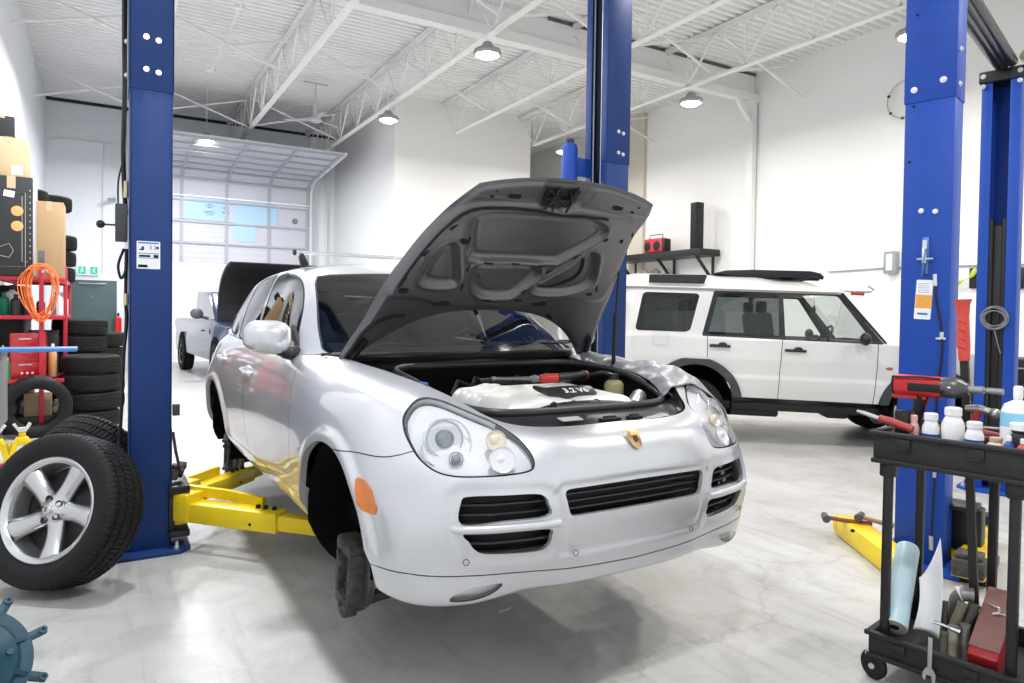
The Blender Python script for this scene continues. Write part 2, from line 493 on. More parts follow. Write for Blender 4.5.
# greenhouse: rows from the base up to the roof centre line
ROOF = [
 # base, lower glass, mid glass, top of glass, roof edge, roof quarter, roof centre
 [(0, 1.22, 1.09), (0, 1.47, 1.24), (0, 1.75, 1.39), (0, 2.03, 1.525), (0, 2.25, 1.595), (0, 2.40, 1.617), (0, 2.55, 1.630)],
 [(.40, 1.28, 1.09), (.375, 1.52, 1.235), (.35, 1.78, 1.385), (.33, 2.04, 1.52), (.31, 2.25, 1.588), (.22, 2.40, 1.612), (0, 2.55, 1.631)],
 [(.66, 1.42, 1.08), (.61, 1.62, 1.22), (.56, 1.85, 1.37), (.53, 2.07, 1.50), (.50, 2.25, 1.572), (.32, 2.41, 1.605), (0, 2.56, 1.632)],
 [(.755, 1.56, 1.073), (.70, 1.75, 1.21), (.655, 1.93, 1.35), (.615, 2.12, 1.48), (.58, 2.27, 1.555), (.38, 2.43, 1.60), (0, 2.58, 1.633)],
 [(.825, 1.75, 1.066), (.775, 1.90, 1.20), (.725, 2.05, 1.34), (.675, 2.20, 1.465), (.625, 2.33, 1.545), (.40, 2.48, 1.60), (0, 2.62, 1.635)],
 [(.850, 2.10, 1.073), (.812, 2.17, 1.20), (.765, 2.26, 1.34), (.708, 2.38, 1.475), (.645, 2.47, 1.553), (.42, 2.58, 1.607), (0, 2.70, 1.637)],
 [(.856, 2.60, 1.088), (.824, 2.62, 1.21), (.78, 2.65, 1.35), (.722, 2.70, 1.49), (.655, 2.74, 1.563), (.43, 2.80, 1.612), (0, 2.86, 1.638)],
 [(.857, 3.10, 1.105), (.825, 3.10, 1.22), (.78, 3.10, 1.355), (.722, 3.10, 1.49), (.655, 3.10, 1.563), (.43, 3.10, 1.610), (0, 3.10, 1.634)],
 [(.845, 3.60, 1.125), (.81, 3.58, 1.23), (.765, 3.55, 1.355), (.705, 3.52, 1.48), (.64, 3.50, 1.552), (.42, 3.48, 1.598), (0, 3.46, 1.622)],
 [(.79, 4.10, 1.135), (.765, 4.03, 1.235), (.725, 3.95, 1.35), (.67, 3.87, 1.465), (.61, 3.80, 1.535), (.40, 3.75, 1.58), (0, 3.70, 1.605)],
 [(.70, 4.42, 1.125), (.68, 4.32, 1.23), (.645, 4.20, 1.34), (.60, 4.07, 1.45), (.55, 3.95, 1.52), (.36, 3.85, 1.565), (0, 3.80, 1.592)],
 [(.50, 4.54, 1.12), (.49, 4.44, 1.225), (.46, 4.30, 1.34), (.43, 4.15, 1.45), (.40, 4.02, 1.515), (.25, 3.92, 1.56), (0, 3.86, 1.585)],
 [(0, 4.60, 1.12), (0, 4.50, 1.225), (0, 4.36, 1.34), (0, 4.20, 1.45), (0, 4.06, 1.515), (0, 3.97, 1.555), (0, 3.90, 1.58)],
]
# ------------------------------------------------------------ silver SUV
silver = mat('silver_paint', (.60, .61, .63), rough=.34, metal=.55, coat=1., coat_rough=.03)
silver_in = mat('hood_underside_grey', (.16, .162, .165), rough=.36, metal=.6, coat=.3, coat_rough=.2)
blackpl = mat('black_plastic', (.010, .010, .011), rough=.42)
blackrub = mat('black_rubber', (.007, .007, .0075), rough=.65)
gapm = mat('dark_gap', (.01, .01, .01), rough=.9)
liner = mat('wheel_arch_liner', (.006, .006, .006), rough=.95, spec=.1)
chrome = mat('polished_metal', (.8, .8, .82), rough=.12, metal=1.)
darkmet = mat('dark_cast_iron', (.10, .09, .08), rough=.6, metal=.3, noise=(30, (.03, .027, .024), .8), bump=(60, .4))
alu = mat('bare_aluminium', (.62, .63, .64), rough=.32, metal=.9)
sideglass = glass_mat('side_window_glass', (.30, .34, .33), .25, 1.)
wsglass = glass_mat('windscreen_glass', (.72, .80, .76), .06, 1.)
lensglass = glass_mat('headlight_lens', (.95, .96, .97), .10, 1., col=(.8, .82, .85))
lampch = mat('lamp_reflector_chrome', (.80, .81, .83), rough=.3, metal=.6)
lampw = mat('lamp_housing_silver', (.95, .95, .96), rough=.45, metal=0.)
amber = mat('amber_lens', (.62, .16, .005), rough=.18, coat=.6, bump=(120, .5))
SUV = thing('suv', 'silver SUV raised on the lift with open bonnet and wheels off', 'car',
            (1.73, 1.91, .213), (-.0146, 0, .0133))
G1 = surf(BODY, 14, 12, True, True)
def sidew(G): return np.clip((G[..., 1] - .30) / .25, 0, 1) * np.clip((4.6 - G[..., 1]) / .2, 0, 1)
ARC = [((.905, .345), .432), ((3.845, .375), .440)]
def arch_q(y, z, k):
    (cy, cz), R = ARC[k]
    return np.hypot((y - cy), (z - cz) * 1.08) - R
# wheel-arch flares and the raised frames and recesses of the front bumper
y_, z_, x_ = G1[..., 1], G1[..., 2], G1[..., 0]
for k in (0, 1):
    q = arch_q(y_, z_, k)
    b = np.clip(1 - (q - .030) / .042, 0, 1); b = b * b * (3 - 2 * b)
    b = b * np.clip((z_ - .36) / .06, 0, 1) * np.clip((x_ - .70) / .1, 0, 1)
    G1[..., 0] += .017 * b
def rr_sd(a, z, c, w, h, r):
    qx = np.abs(a - c[0]) - w / 2 + r; qz = np.abs(z - c[1]) - h / 2 + r
    return np.hypot(np.maximum(qx, 0), np.maximum(qz, 0)) + np.minimum(np.maximum(qx, qz), 0) - r
def smooth(t): t = np.clip(t, 0, 1); return t * t * (3 - 2 * t)
front = y_ < .45
LIGHT = [(.778, .894), (.736, .935), (.685, .952), (.636, .944), (.589, .921), (.542, .896), (.508, .878), (.482, .853), (.458, .824), (.442, .790), (.437, .758), (.452, .733), (.512, .723), (.606, .719), (.700, .720), (.750, .735), (.781, .771), (.792, .822), (.791, .856)]
INTU = [(.690, .634), (.664, .652), (.55, .653), (.445, .651), (.412, .638), (.402, .615), (.402, .572), (.55, .566), (.692, .560)]
INTL = [(.684, .530), (.55, .529), (.395, .525), (.384, .50), (.390, .462), (.433, .444), (.60, .452), (.645, .470), (.668, .50)]
GRIL = [(0, .661), (.20, .660), (.318, .658), (.330, .655), (.337, .648), (.338, .640), (.322, .576), (.317, .568), (.309, .563), (.295, .561), (0, .560)]
GRIL = GRIL + [(-x, z) for x, z in GRIL[1:-1][::-1]]
az = np.stack([x_.ravel(), z_.ravel()], 1)
def fld(poly, w, e): # 1 inside, 0 beyond e outside
    return smooth(1 - (poly_sdf(az, poly).reshape(x_.shape) - w) / e)
ri = fld([(.705, .648), (.68, .662), (.55, .662), (.42, .660), (.385, .640), (.365, .56), (.362, .46), (.40, .440), (.60, .445), (.66, .462), (.70, .53)], 0, .045)
rc = fld([(.345, .668), (0, .674), (-.345, .668), (-.365, .64), (-.34, .545), (-.335, .43), (.335, .43), (.34, .545), (.365, .64)], 0, .022)
G1[..., 1] += front * (.012 * ri + .009 * rc)
pm = PM(G1, 'body')
# transverse bar between the two side intakes stays proud
def fxz(p): return p[:, [0, 2]]
def fyz(p): return p[:, [1, 2]]
isf = lambda p: (p[:, 1] < .62)
iss = lambda p: (p[:, 0] > .55) & (p[:, 1] > .2) & (p[:, 1] < 4.55)
sp = lambda pts, n=5: smoothpoly(pts, n)
# wheel arch openings
for k in (0, 1):
    pm.split(lambda p, k=k: np.maximum(arch_q(p[:, 1], p[:, 2], k), .25 - p[:, 2] * 0 - p[:, 2] * 0 - .6), 'body', 'archhole', iss)
LP = sp(LIGHT)
pm.split(lambda p: poly_sdf(fxz(p), LP) - .006, 'body', 'lampgap', isf)
pm.split(lambda p: poly_sdf(fxz(p), LP), 'lampgap', 'lamp', isf)
pm.split(lambda p: poly_sdf(fxz(p), sp(INTU, 4)), 'body', 'hole', isf)
pm.split(lambda p: poly_sdf(fxz(p), sp(INTL, 4)), 'body', 'hole', isf)
pm.split(lambda p: poly_sdf(fxz(p), GRIL), 'body', 'hole', isf)
MARK = [(.562, .664), (.550, .668), (.50, .664), (.452, .640), (.415, .580), (.425, .558), (.46, .553), (.50, .562), (.522, .58)]
pm.split(lambda p: poly_sdf(fyz(p), MARK), 'body', 'marker', iss)
FOG = [(.708, .285), (.697, .312), (.645, .332), (.595, .338), (.535, .337), (.56, .31), (.60, .292), (.65, .283)]
pm.split(lambda p: poly_sdf(fxz(p), sp(FOG, 4)), 'body', 'fog', isf)
SEAM = [(.77, .735), (.58, .752), (.45, .757), (.40, .763), (.36, .775), (.33, .79), (.20, .82)]
gw = .0022
GAPS = []
def seam(name, ax, line, src, where):
    '''Cut a thin dark seam: ax 0 = function of sideways/back given z, 1 = z given the other coordinate.'''
    L_ = np.array(line, float)
    def s_(p):
        if ax == 'y(z)': return p[:, 1] - np.interp(p[:, 2], L_[:, 1], L_[:, 0])
        if ax == 'z(y)': return p[:, 2] - np.interp(p[:, 1], L_[:, 0], L_[:, 1])
        if ax == 'z(x)': return p[:, 2] - np.interp(p[:, 0], L_[:, 0], L_[:, 1])
    pm.split(lambda p: s_(p) - gw, src, 'tmp', where)
    pm.split(lambda p: s_(p) + gw, 'tmp', 'tmp2', where)
    pm.L = [src if l == 'tmp2' else name if l == 'tmp' and abs(s_(p_[None])[0]) < 1.3 * gw else src if l == 'tmp' else l for l, p_ in zip(pm.L, [pm.V[list(f)].mean(0) for f in pm.F])]
    GAPS.append(name)
def _ok(p, where): return bool(where(np.array([p]))[0])
seam('gapA', 'z(y)', [(.20, .82), (.33, .79), (.36, .775), (.40, .763), (.45, .757), (.58, .752), (.77, .735)], 'body', lambda p: (p[:, 0] > .78) & (p[:, 1] < .80))
LOW = [(0, .352), (.3, .361), (.5, .372), (.66, .379), (.76, .38), (.83, .379), (.888, .372), (.93, .36)]
seam('gapB', 'z(x)', LOW, 'body', lambda p: p[:, 1] < .7)
# doors and fuel of seams in side view
D1 = [(1.545, .345), (1.545, .60), (1.56, .90), (1.60, 1.04), (1.66, 1.10)]
D2 = [(2.62, .345), (2.66, .45), (2.735, .53), (2.74, .86), (2.70, 1.12)]
D3 = [(3.28, .345), (3.31, .42), (3.34, .56), (3.42, .74), (3.55, .84), (3.62, .95), (3.64, 1.15)]
SILL = [(1.36, .418), (1.60, .413), (2.6, .412), (3.3, .415), (3.42, .43)]
for nm_, ln in (('gapC', D1), ('gapD', D2), ('gapE', D3)): seam(nm_, 'y(z)', ln, 'body', lambda p, lo=ln[0][0]: (p[:, 0] > .55) & (p[:, 1] > lo - .2) & (p[:, 1] < lo + .6) & (p[:, 2] > .35))
seam('gapF', 'z(y)', SILL, 'body', lambda p: (p[:, 0] > .55) & (p[:, 1] > 1.36) & (p[:, 1] < 3.42))
# named panels
def above_line(pts, line): # signed: negative above the polyline z(x)
    L_ = np.array(line); return np.interp(pts[:, 0], L_[:, 0], L_[:, 1]) - pts[:, 1]
pm.split(lambda p: -above_line(fxz(p), LOW), 'body', 'valance', lambda p: p[:, 1] < .80)
pm.split(lambda p: np.maximum(p[:, 2] - np.interp(p[:, 1], [.05, .20, .33, .36, .40, .45, .58, .77, .9], [.98, .98, .79, .775, .763, .757, .752, .735, .72]), p[:, 1] - .80), 'body', 'bumper', lambda p: (p[:, 1] < .95))
dpoly1 = [(1.545, .412), (1.545, .60), (1.56, .90), (1.60, 1.04), (1.66, 1.2), (2.69, 1.2), (2.74, .86), (2.735, .53), (2.66, .45), (2.62, .412)]
dpoly2 = [(2.62, .412), (2.66, .45), (2.735, .53), (2.74, .86), (2.69, 1.2), (3.65, 1.2), (3.62, .95), (3.55, .84), (3.42, .74), (3.34, .56), (3.31, .42)]
pm.split(lambda p: poly_sdf(fyz(p), dpoly1), 'body', 'door1', iss)
pm.split(lambda p: poly_sdf(fyz(p), dpoly2), 'body', 'door2', iss)
pm.obj('body', 'body_shell', silver, SUV, mirror='both', edge=(.03, ('archhole', 'lamp', 'lampgap')))
pm.obj('bumper', 'front_bumper', silver, SUV, mirror='both', edge=((0, .018, 0), ('hole',)))
pm.obj('valance', 'lower_bumper_lip', silver, SUV, mirror='both')
for g_ in GAPS:
    if g_ == 'gapB': pm.obj(g_, 'panel_gap', gapm, SUV, mirror='both', offset=-.0015); continue
    for mr in ('only', None): pm.obj(g_, 'panel_gap', gapm, SUV, mirror=mr, offset=-.0015)
for mr in ('only', None):
    d1 = pm.obj('door1', 'front_door', silver, SUV, mirror=mr)
    d2 = pm.obj('door2', 'rear_door', silver, SUV, mirror=mr)
    s_ = -1 if mr else 1
    for d, yc, zc in ((d1, 2.63, .925), (d2, 3.50, .968)):
        hb = MB(); xx = s_ * (.948 if d is d1 else .952)
        hb.tube(smoothpoly([(xx - s_ * .030, yc - .10, zc - .012), (xx - s_ * .002, yc - .085, zc - .008), (xx + s_ * .004, yc, zc - .002), (xx - s_ * .002, yc + .085, zc + .004), (xx - s_ * .030, yc + .10, zc + .006)], 4, False), .0135, 10, flat=1.2)
        hb.sphere((xx - s_ * .030, yc, zc), .06, 16, (.25, 1.3, .62))
        hb.build('door_handle', silver, d)
    pm.obj('lampgap', 'headlight_gasket', blackrub, SUV, mirror=mr, offset=-.003)
    lens = pm.obj('lamp', 'headlight_lens', lensglass, SUV, mirror=mr, offset=.001)
    fg = pm.obj('fog', 'fog_lamp', lampch, SUV, mirror=mr, offset=-.02, edge=None)
    pm.obj('fog', 'lens', lensglass, fg, mirror=mr, offset=-.004)
    pm.obj('marker', 'side_marker_lamp', amber, SUV, mirror=mr, offset=.004, edge=(.012, ('bumper', 'body')))
    # headlight innards
    hb = MB()
    c1 = Vector((s_ * .684, .305, .828)); ax = Vector((s_ * .42, -1, .40)).normalized()
    def bowl(b, c, R, depth, axn=ax):
        b.lathe([(R * .3, -depth), (R * .7, -depth * .75), (R * .93, -depth * .3), (R, 0), (R * 1.06, .004), (R * 1.1, -.004)], 28, c, axn, cap=True)
    lb = pm.obj('lamp', 'headlight_housing', lampw, SUV, mirror=mr, offset=-.030)
    bowl(hb, c1, .062, .03); hb.build('lamp_bowl', lampch, lb)
    hb = MB(); hb.sphere(c1 - ax * .012, .036, 20); hb.build('projector', glass_mat('projector_glass', (.75, .78, .8), .35, 1., col=(.35, .37, .4)) if 'projector_glass' not in MATS else MATS['projector_glass'], lb)
    hb = MB(); c2 = Vector((s_ * .672, .238, .765)); hb.sphere(c2, .020, 14, (1, .6, 1)); hb.lathe([(.022, 0), (.026, .004), (.022, .008)], 20, c2, ax, cap=False); hb.build('parking_lamp', mat('parking_lamp_grey', (.35, .36, .38), rough=.3, metal=.4), lb)
    hb = MB(); bowl(hb, Vector((s_ * .545, .180, .828)), .034, .02); hb.sphere((s_ * .545, .19, .828), .022, 14, (1, .6, 1)); hb.build('indicator_bowl', mat('pale_amber', (.78, .70, .58), rough=.25, metal=.4), lb)
    hb = MB(); bowl(hb, Vector((s_ * .545, .135, .768)), .043, .02); hb.sphere((s_ * .545, .150, .768), .018, 12); hb.build('high_beam_bowl', lampch, lb)
    hb = MB(); hb.torus(.088, .0035, Vector((s_ * .684, .292, .812)), ax, 36, 8); hb.build('bezel_ring', chrome, lb)
# grilles behind the openings
gm = mat('grille_black', (.008, .008, .009), rough=.5)
hb = MB()
for z in np.arange(.450, .66, .033):
    for s_ in (-1, 1):
        hb.tube([(s_ * .37, .115, z), (s_ * .45, .125, z), (s_ * .58, .155, z), (s_ * .66, .195, z), (s_ * .70, .235, z)], 0, sq=(.024, .006))
for z in (.580, .606, .632):
    hb.tube([(-.36, .092, z), (-.2, .084, z), (0, .080, z), (.2, .084, z), (.36, .092, z)], 0, sq=(.020, .006))
hb.build('grille_slats', mat('grille_slat_grey', (.035, .035, .037), rough=.4), SUV)
hb = MB(); hb.tube([(-.78, .40, .55), (-.66, .26, .55), (-.45, .175, .55), (-.2, .14, .55), (0, .135, .55), (.2, .14, .55), (.45, .175, .55), (.66, .26, .55), (.78, .40, .55)], 0, sq=(.004, .26))
hb.build('grille_backing', gm, SUV)
# proud horizontal vanes across the side intakes
for s_ in (-1, 1):
    hb = MB()
    hb.tube(smoothpoly([(s_ * .725, .185, .546), (s_ * .68, .138, .546), (s_ * .60, .100, .5465), (s_ * .50, .070, .547), (s_ * .42, .052, .548), (s_ * .365, .045, .549)], 4, False), .016, 12, flat=.95)
    hb.build('intake_vane', silver, SUV)
# parking sensors, tow cover lines, number plate holes
for s_ in (-1, 1):
    for (a, y, z, nx) in ((.842, .325, .448, .75), (.676, .150, .432, .45), (.285, .060, .425, .1)):
        hb = MB(); hb.torus(.0105, .0013, (s_ * a, y, z), (s_ * nx, -1, 0), 18, 6)
        hb.build('parking_sensor', blackpl, SUV)
hb = MB()
for a, z in ((-.13, .49), (.14, .50), (.02, .385)):
    hb = MB(); hb.sphere((a, .058 if z > .4 else .078, z), .0045, 8); hb.build('screw_hole', gapm, SUV)
# crest badge
gold = mat('badge_gold', (.62, .44, .20), rough=.35, metal=.6)
sh = [(-.033, .040), (-.018, .036), (0, .043), (.018, .036), (.033, .040), (.031, .0), (.025, -.022), (.012, -.036), (0, -.043), (-.012, -.036), (-.025, -.022), (-.031, 0)]
TB = Matrix.Translation((0, .076, .803)) @ Euler((math.radians(62), 0, 0)).to_matrix().to_4x4()
hb = MB(); hb.prism([(x * .92, y * .92) for x, y in sh], 0, .005, TB, .001); bd = hb.build('crest_badge', gold, SUV)
hb = MB(); hb.prism([(x * .36, y * .36) for x, y in sh], .005, .0075, TB); hb.build('crest_shield', mat('badge_dark', (.05, .04, .03), rough=.4), bd)
hb = MB()
for a0, b0 in (((-.026, .004), (-.012, .032)), ((.012, -.030), (.025, .0))):
    for t_ in (0, .5): 
        x0 = a0[0] + (b0[0] - a0[0]) * t_
        hb.box((0, 0, 0), (.0001, .0001, .0001))
        hb.add([(x0, a0[1], .0056), (x0 + .0035, a0[1], .0056), (x0 + .0035, b0[1], .0056), (x0, b0[1], .0056)], [(0, 1, 2, 3)], TB)
hb.build('crest_stripes', mat('badge_red', (.35, .03, .02), rough=.4), bd, merge=False)
# wheel arch liners: dark tubs
for k in (0, 1):
    (cy, cz), R = ARC[k]
    for s_ in (-1, 1):
        hb = MB(); n = 25; vs = []; fs = []
        for i in range(n):
            a = math.radians((-55 if k == 0 else -22) + (241 if k == 0 else 224) * i / (n - 1)); c, q = math.cos(a), math.sin(a)
            fc = 1 if a > -.1 else 1 - .50 * (-a - .1)
            for xx, rr in ((.892, R * .978), (.80, R * .985), (.50, R * 1.0), (.45, R * .9), (.45, 0.02)):
                vs.append((s_ * (xx - (.0 if a > -.1 else .10 * (-a - .1))), cy + rr * c * fc, cz + rr * q * (1 if a > -.1 else .9 * fc) / 1.08))
        for i in range(n - 1):
            for m_ in range(4): fs.append((i * 5 + m_, (i + 1) * 5 + m_, (i + 1) * 5 + m_ + 1, i * 5 + m_ + 1))
        hb.add(vs, fs); hb.build('wheel_arch_liner', liner, SUV)
# brakes hanging under the arches
def brake(y, s_, z=.17):
    hb = MB(); X = s_ * .755
    hb.lathe([(.03, -.014), (.155, -.014), (.155, -.005), (.150, -.003), (.150, .003), (.155, .005), (.155, .014), (.085, .014), (.085, .045), (.03, .045)], 40, (X, y, z), (s_, 0, 0))
    disc = hb.build('brake_disc', mat('brake_disc_steel', (.16, .15, .14), rough=.5, metal=.8, bump=(90, .3)), SUV)
    yc = y - .02 if y < 2 else y + .10
    hb = MB(); hb.T = Matrix.Translation((X + s_ * .040, yc, z + .005)) @ Matrix.Rotation(.14, 4, 'X')
    hb.box((0, -.075, 0), (.09, .035, .24), .014); hb.box((0, .075, 0), (.09, .035, .24), .014)
    hb.box((0, 0, .125), (.10, .17, .055), .018); hb.box((0, 0, -.120), (.10, .15, .060), .018); hb.box((-s_ * .05, 0, 0), (.03, .15, .25), .008)
    hb.box((s_ * .01, .0, -.165), (.07, .07, .05), .012)
    cal = hb.build('brake_caliper', darkmet, SUV)
    hb = MB(); hb.T = Matrix.Translation((X + s_ * .055, yc, z - .01))
    for zz in (-.045, .045): hb.cyl((-s_ * .04, 0, zz), (s_ * .01, 0, zz), .034, .030, 18)
    hb.box((-s_ * .03, 0, 0), (.02, .11, .18), .004); hb.build('pistons', gapm, cal)
    for k_ in range(3):
        hb = MB(); hb.T = Matrix.Translation((X + s_ * .055, yc, z - .01)); hb.cyl((s_ * .045, -.072 + .02 * k_, (.09, -.09, .125)[k_]), (s_ * .06, -.072 + .02 * k_, (.09, -.09, .125)[k_]), .012, None, 8); hb.build('caliper_bolt', darkmet, cal)
    hb = MB()
    hb.cyl((X - s_ * .20, y, z), (X - s_ * .02, y, z), .05, .06, 16)
    hb.tube([(X - s_ * .04, y, z - .13), (X - s_ * .25, y + .05, z - .13), (X - s_ * .42, y + .12, z - .08)], .028, 10)
    hb.tube([(X - s_ * .05, y, z + .10), (X - s_ * .15, y, z + .40)], .035, 12)
    hb.cyl((X - s_ * .15, y, z + .18), (X - s_ * .19, y, z + .48), .06, .06, 18)
    for i in range(6): hb.torus(.07, .009, (X - s_ * (.155 + i * .006), y, z + .2 + i * .045), (0, 0, 1), 20, 8)
    hb.build('suspension_strut', darkmet, SUV)
for y in (1.00, 3.87):
    for s_ in (-1, 1): brake(y, s_, .155 if y < 2 else .17)
# ------------------------------------------------ greenhouse
G2 = surf(ROOF, 10, 10, True, True)
gp = PM(G2, 'roof')
WSP = [(0, 1.30), (0, 2.035)]
side = lambda p: (p[:, 0] > .60) & (p[:, 1] > 1.7) & (p[:, 1] < 4.2)
FG = [(1.83, 1.085), (1.90, 1.16), (2.03, 1.31), (2.17, 1.42), (2.30, 1.485), (2.46, 1.518), (2.76, 1.532), (2.73, 1.30), (2.70, 1.105), (2.3, 1.09)]
RG = [(2.79, 1.107), (2.815, 1.30), (2.85, 1.533), (3.15, 1.532), (3.38, 1.515), (3.44, 1.47), (3.42, 1.35), (3.37, 1.20), (3.32, 1.135), (3.20, 1.118)]
QG = [(3.42, 1.150), (3.47, 1.30), (3.52, 1.45), (3.60, 1.455), (3.75, 1.38), (3.88, 1.27), (3.95, 1.185), (3.85, 1.165)]
wsf = lambda p: p[:, 1] < 2.35
WS = [(0, 1.04), (.45, 1.04), (.70, 1.05), (.745, 1.095), (.717, 1.20), (.672, 1.35), (.640, 1.455), (.615, 1.50), (.56, 1.508), (.3, 1.520), (0, 1.527), (-.3, 1.52), (-.3, 1.04)]
gp.split(lambda p: poly_sdf(fxz(p), WS) - .006, 'roof', 'wsgap', wsf)
gp.split(lambda p: poly_sdf(fxz(p), WS), 'wsgap', 'ws', wsf)
for nm, pl in (('fg', FG), ('rg', RG), ('qg', QG)):
    q = sp(pl, 4)
    gp.split(lambda p, q=q: poly_sdf(fyz(p), q) - .011, 'roof', 'winrub', side)
    gp.split(lambda p, q=q: poly_sdf(fyz(p), q), 'winrub', nm, side)
rgl = [(0, 1.17), (.5, 1.17), (.56, 1.20), (.50, 1.42), (.42, 1.46), (0, 1.47), (-.2, 1.47), (-.2, 1.17)]
gp.split(lambda p: poly_sdf(fxz(p), rgl), 'roof', 'rear', lambda p: p[:, 1] > 3.9)
gp.obj('roof', 'roof_and_pillars', silver, SUV, mirror='both')
gp.obj(('wsgap', 'winrub'), 'window_rubber', blackrub, SUV, mirror='both', offset=-.002)
gp.obj('ws', 'windscreen', wsglass, SUV, mirror='both', offset=-.002)
gp.obj('rear', 'rear_window', wsglass, SUV, mirror='both', offset=-.002)
for mr in ('only', None):
    for nm, on in (('fg', 'front_door_window'), ('rg', 'rear_door_window'), ('qg', 'rear_quarter_window')):
        gp.obj(nm, on, sideglass, SUV, mirror=mr, offset=-.003)
# crossbars on the roof
for y0 in (2.52,):
    hb = MB(); zc = 1.672
    hb.tube([(-.665, y0, zc), (.665, y0, zc)], .017, 14, flat=.75)
    cb = hb.build('roof_crossbar', alu, SUV)
    hb = MB()
    for s_ in (-1, 1):
        hb = MB()
        hb.box((s_ * .61, y0, zc - .050), (.05, .075, .085), .015, (0, s_ * .35, 0), taper=(.6, .8))
        hb.cyl((s_ * .655, y0, zc), (s_ * .672, y0, zc), .020, .018, 12)
        hb.build('crossbar_foot', blackpl, cb)
# door mirrors
for s_ in (-1, 1):
    hb = MB(); bm = bmesh.new(); bmesh.ops.create_icosphere(bm, subdivisions=5, radius=1)
    for v_ in bm.verts:
        x, y, z = v_.co; n_ = 2.9; k_ = (abs(x) ** n_ + abs(y) ** 2.2 + abs(z) ** n_) ** (-1 / n_)
        x, y, z = x * k_, y * k_, z * k_
        v_.co = (s_ * (.982 + .122 * x), 1.79 + (.115 if y < 0 else .02) * y - .02 * x, 1.156 + (.088 - .012 * x * (z < 0)) * z)
    hb.bm(bm)
    mo = hb.build('door_mirror', silver, SUV)
    hb = MB()
    hb.tube(smoothpoly([(s_ * .93, 1.77, 1.095), (s_ * .89, 1.775, 1.075), (s_ * .855, 1.79, 1.07), (s_ * .82, 1.80, 1.075)], 4, False), [.030] * 4 + [.034] * 4 + [.036] * 5, 14)
    hb.prism([(1.765, 1.075), (1.96, 1.09), (1.96, 1.22), (1.935, 1.215), (1.86, 1.15)], -.006, .012, Matrix(((0, 0, s_, s_ * .805), (1, 0, 0, 0), (0, 1, 0, 0), (0, 0, 0, 1))) @ Matrix.Identity(4))
    hb.build('mirror_foot', blackpl, mo)
    hb = MB(); hb.sphere((s_ * .985, 1.808, 1.154), .1, 20, (1.12, .03, .78)); hb.build('mirror_glass', chrome, mo)
# ------------------------------------------------ bonnet, raised about its hinges
AL = math.radians(50)
def lift(P):
    P = np.asarray(P, float); o = P.copy(); dy = P[..., 1] - 1.42; dz = P[..., 2] - 1.07
    o[..., 1] = 1.42 + dy * math.cos(AL) + dz * math.sin(AL) - .05
    o[..., 2] = 1.07 - dy * math.sin(AL) + dz * math.cos(AL) - .04
    return o
EDG = np.array([(.755, 1.50, 1.070), (.735, 1.30, 1.063), (.695, 1.14, 1.05), (.655, .92, 1.035), (.610, .75, 1.018), (.568, .60, .995), (.532, .48, .962), (.505, .375, .915), (.455, .265, .872)])
tE = np.concatenate([[0], np.cumsum(np.linalg.norm(np.diff(EDG, axis=0), axis=1))]); tE /= tE[-1]
NS, NT = 121, 131
ss = np.linspace(-1, 1, NS); tt = np.linspace(0, 1, NT)
Ed = cspline(tE, EDG, tt)
yC = 1.085 + (.19 - 1.085) * tt
zC = np.interp(yC, [.19, .30, .45, .65, .85, 1.085], [.857, .905, .955, 1.01, 1.055, 1.095])
S_, T_ = np.meshgrid(ss, tt, indexing='ij')
aE, yE, zE = Ed[:, 0][None], Ed[:, 1][None], Ed[:, 2][None]
pw = 2.8 - .4 * T_
HS = np.stack([S_ * aE, yE + (yC[None] - yE) * (1 - np.abs(S_) ** pw), zE + (zC[None] - zE) * (1 - np.abs(S_) ** 2.6)], -1)
hood = PM(lift(HS), 'skin')
HOOD = hood.obj('skin', 'bonnet', silver, SUV, flip=True)
HX, HY = HS[..., 0], HS[..., 1]
hp = np.stack([HX.ravel(), HY.ravel()], 1)
def hsd(poly, n=4): return poly_sdf(hp, smoothpoly(poly, n)).reshape(HX.shape)
P_top = [(-.40, .464), (-.345, .63), (-.321, .657), (-.267, .69), (.119, .681), (.175, .660), (.276, .535), (.300, .469), (.268, .425), (.194, .395), (.106, .39), (-.115, .395), (-.30, .405), (-.375, .43)]
P_left = [(-.50, .82), (-.490, .70), (-.465, .625), (-.427, .61), (-.384, .686), (-.318, .835), (-.342, .872), (-.449, .862)]
P_mid = [(-.247, .775), (-.235, .728), (.025, .718), (.082, .743), (.100, .80), (.042, .915), (-.005, .942), (-.127, .940), (-.199, .888)]
P_right = [(.134, .880), (.178, .905), (.301, .900), (.399, .860), (.435, .80), (.40, .70), (.345, .61), (.285, .62), (.24, .71), (.15, .82)]
P_out = [(-.62, .93), (-.615, .81), (-.56, .60), (-.50, .45), (-.43, .375), (-.233, .35), (-.022, .345), (.187, .350), (.376, .37), (.46, .45), (.52, .60), (.56, .78), (.575, .925), (.40, .94), (.28, .955), (.155, .995), (.065, 1.015), (-.247, 1.02), (-.442, .97), (-.53, .945)]
P_lat = [(-.165, .215), (.045, .20), (.075, .30), (.03, .345), (-.06, .35), (-.12, .33)]
def ramp(d, w): return smooth(.5 - d / w)
edge_d = np.minimum((1 - np.abs(S_)) * aE, np.minimum(T_, 1 - T_) * 1.0)
dep = .006 + .020 * smooth((edge_d - .012) / .030)
out = hsd(P_out)
dep += .020 * ramp(out, .035) - .0 * dep
ridge = np.exp(-(out / .010) ** 2) * .006
for P_ in (P_top, P_left, P_mid, P_right):
    d = hsd(P_)
    dep += -.030 * ramp(d, .035) + .010 * ramp(d + .032, .012)
    dep += .008 * np.exp(-((d - .018) / .010) ** 2)
dep += ridge - .016 * ramp(hsd(P_lat), .03)
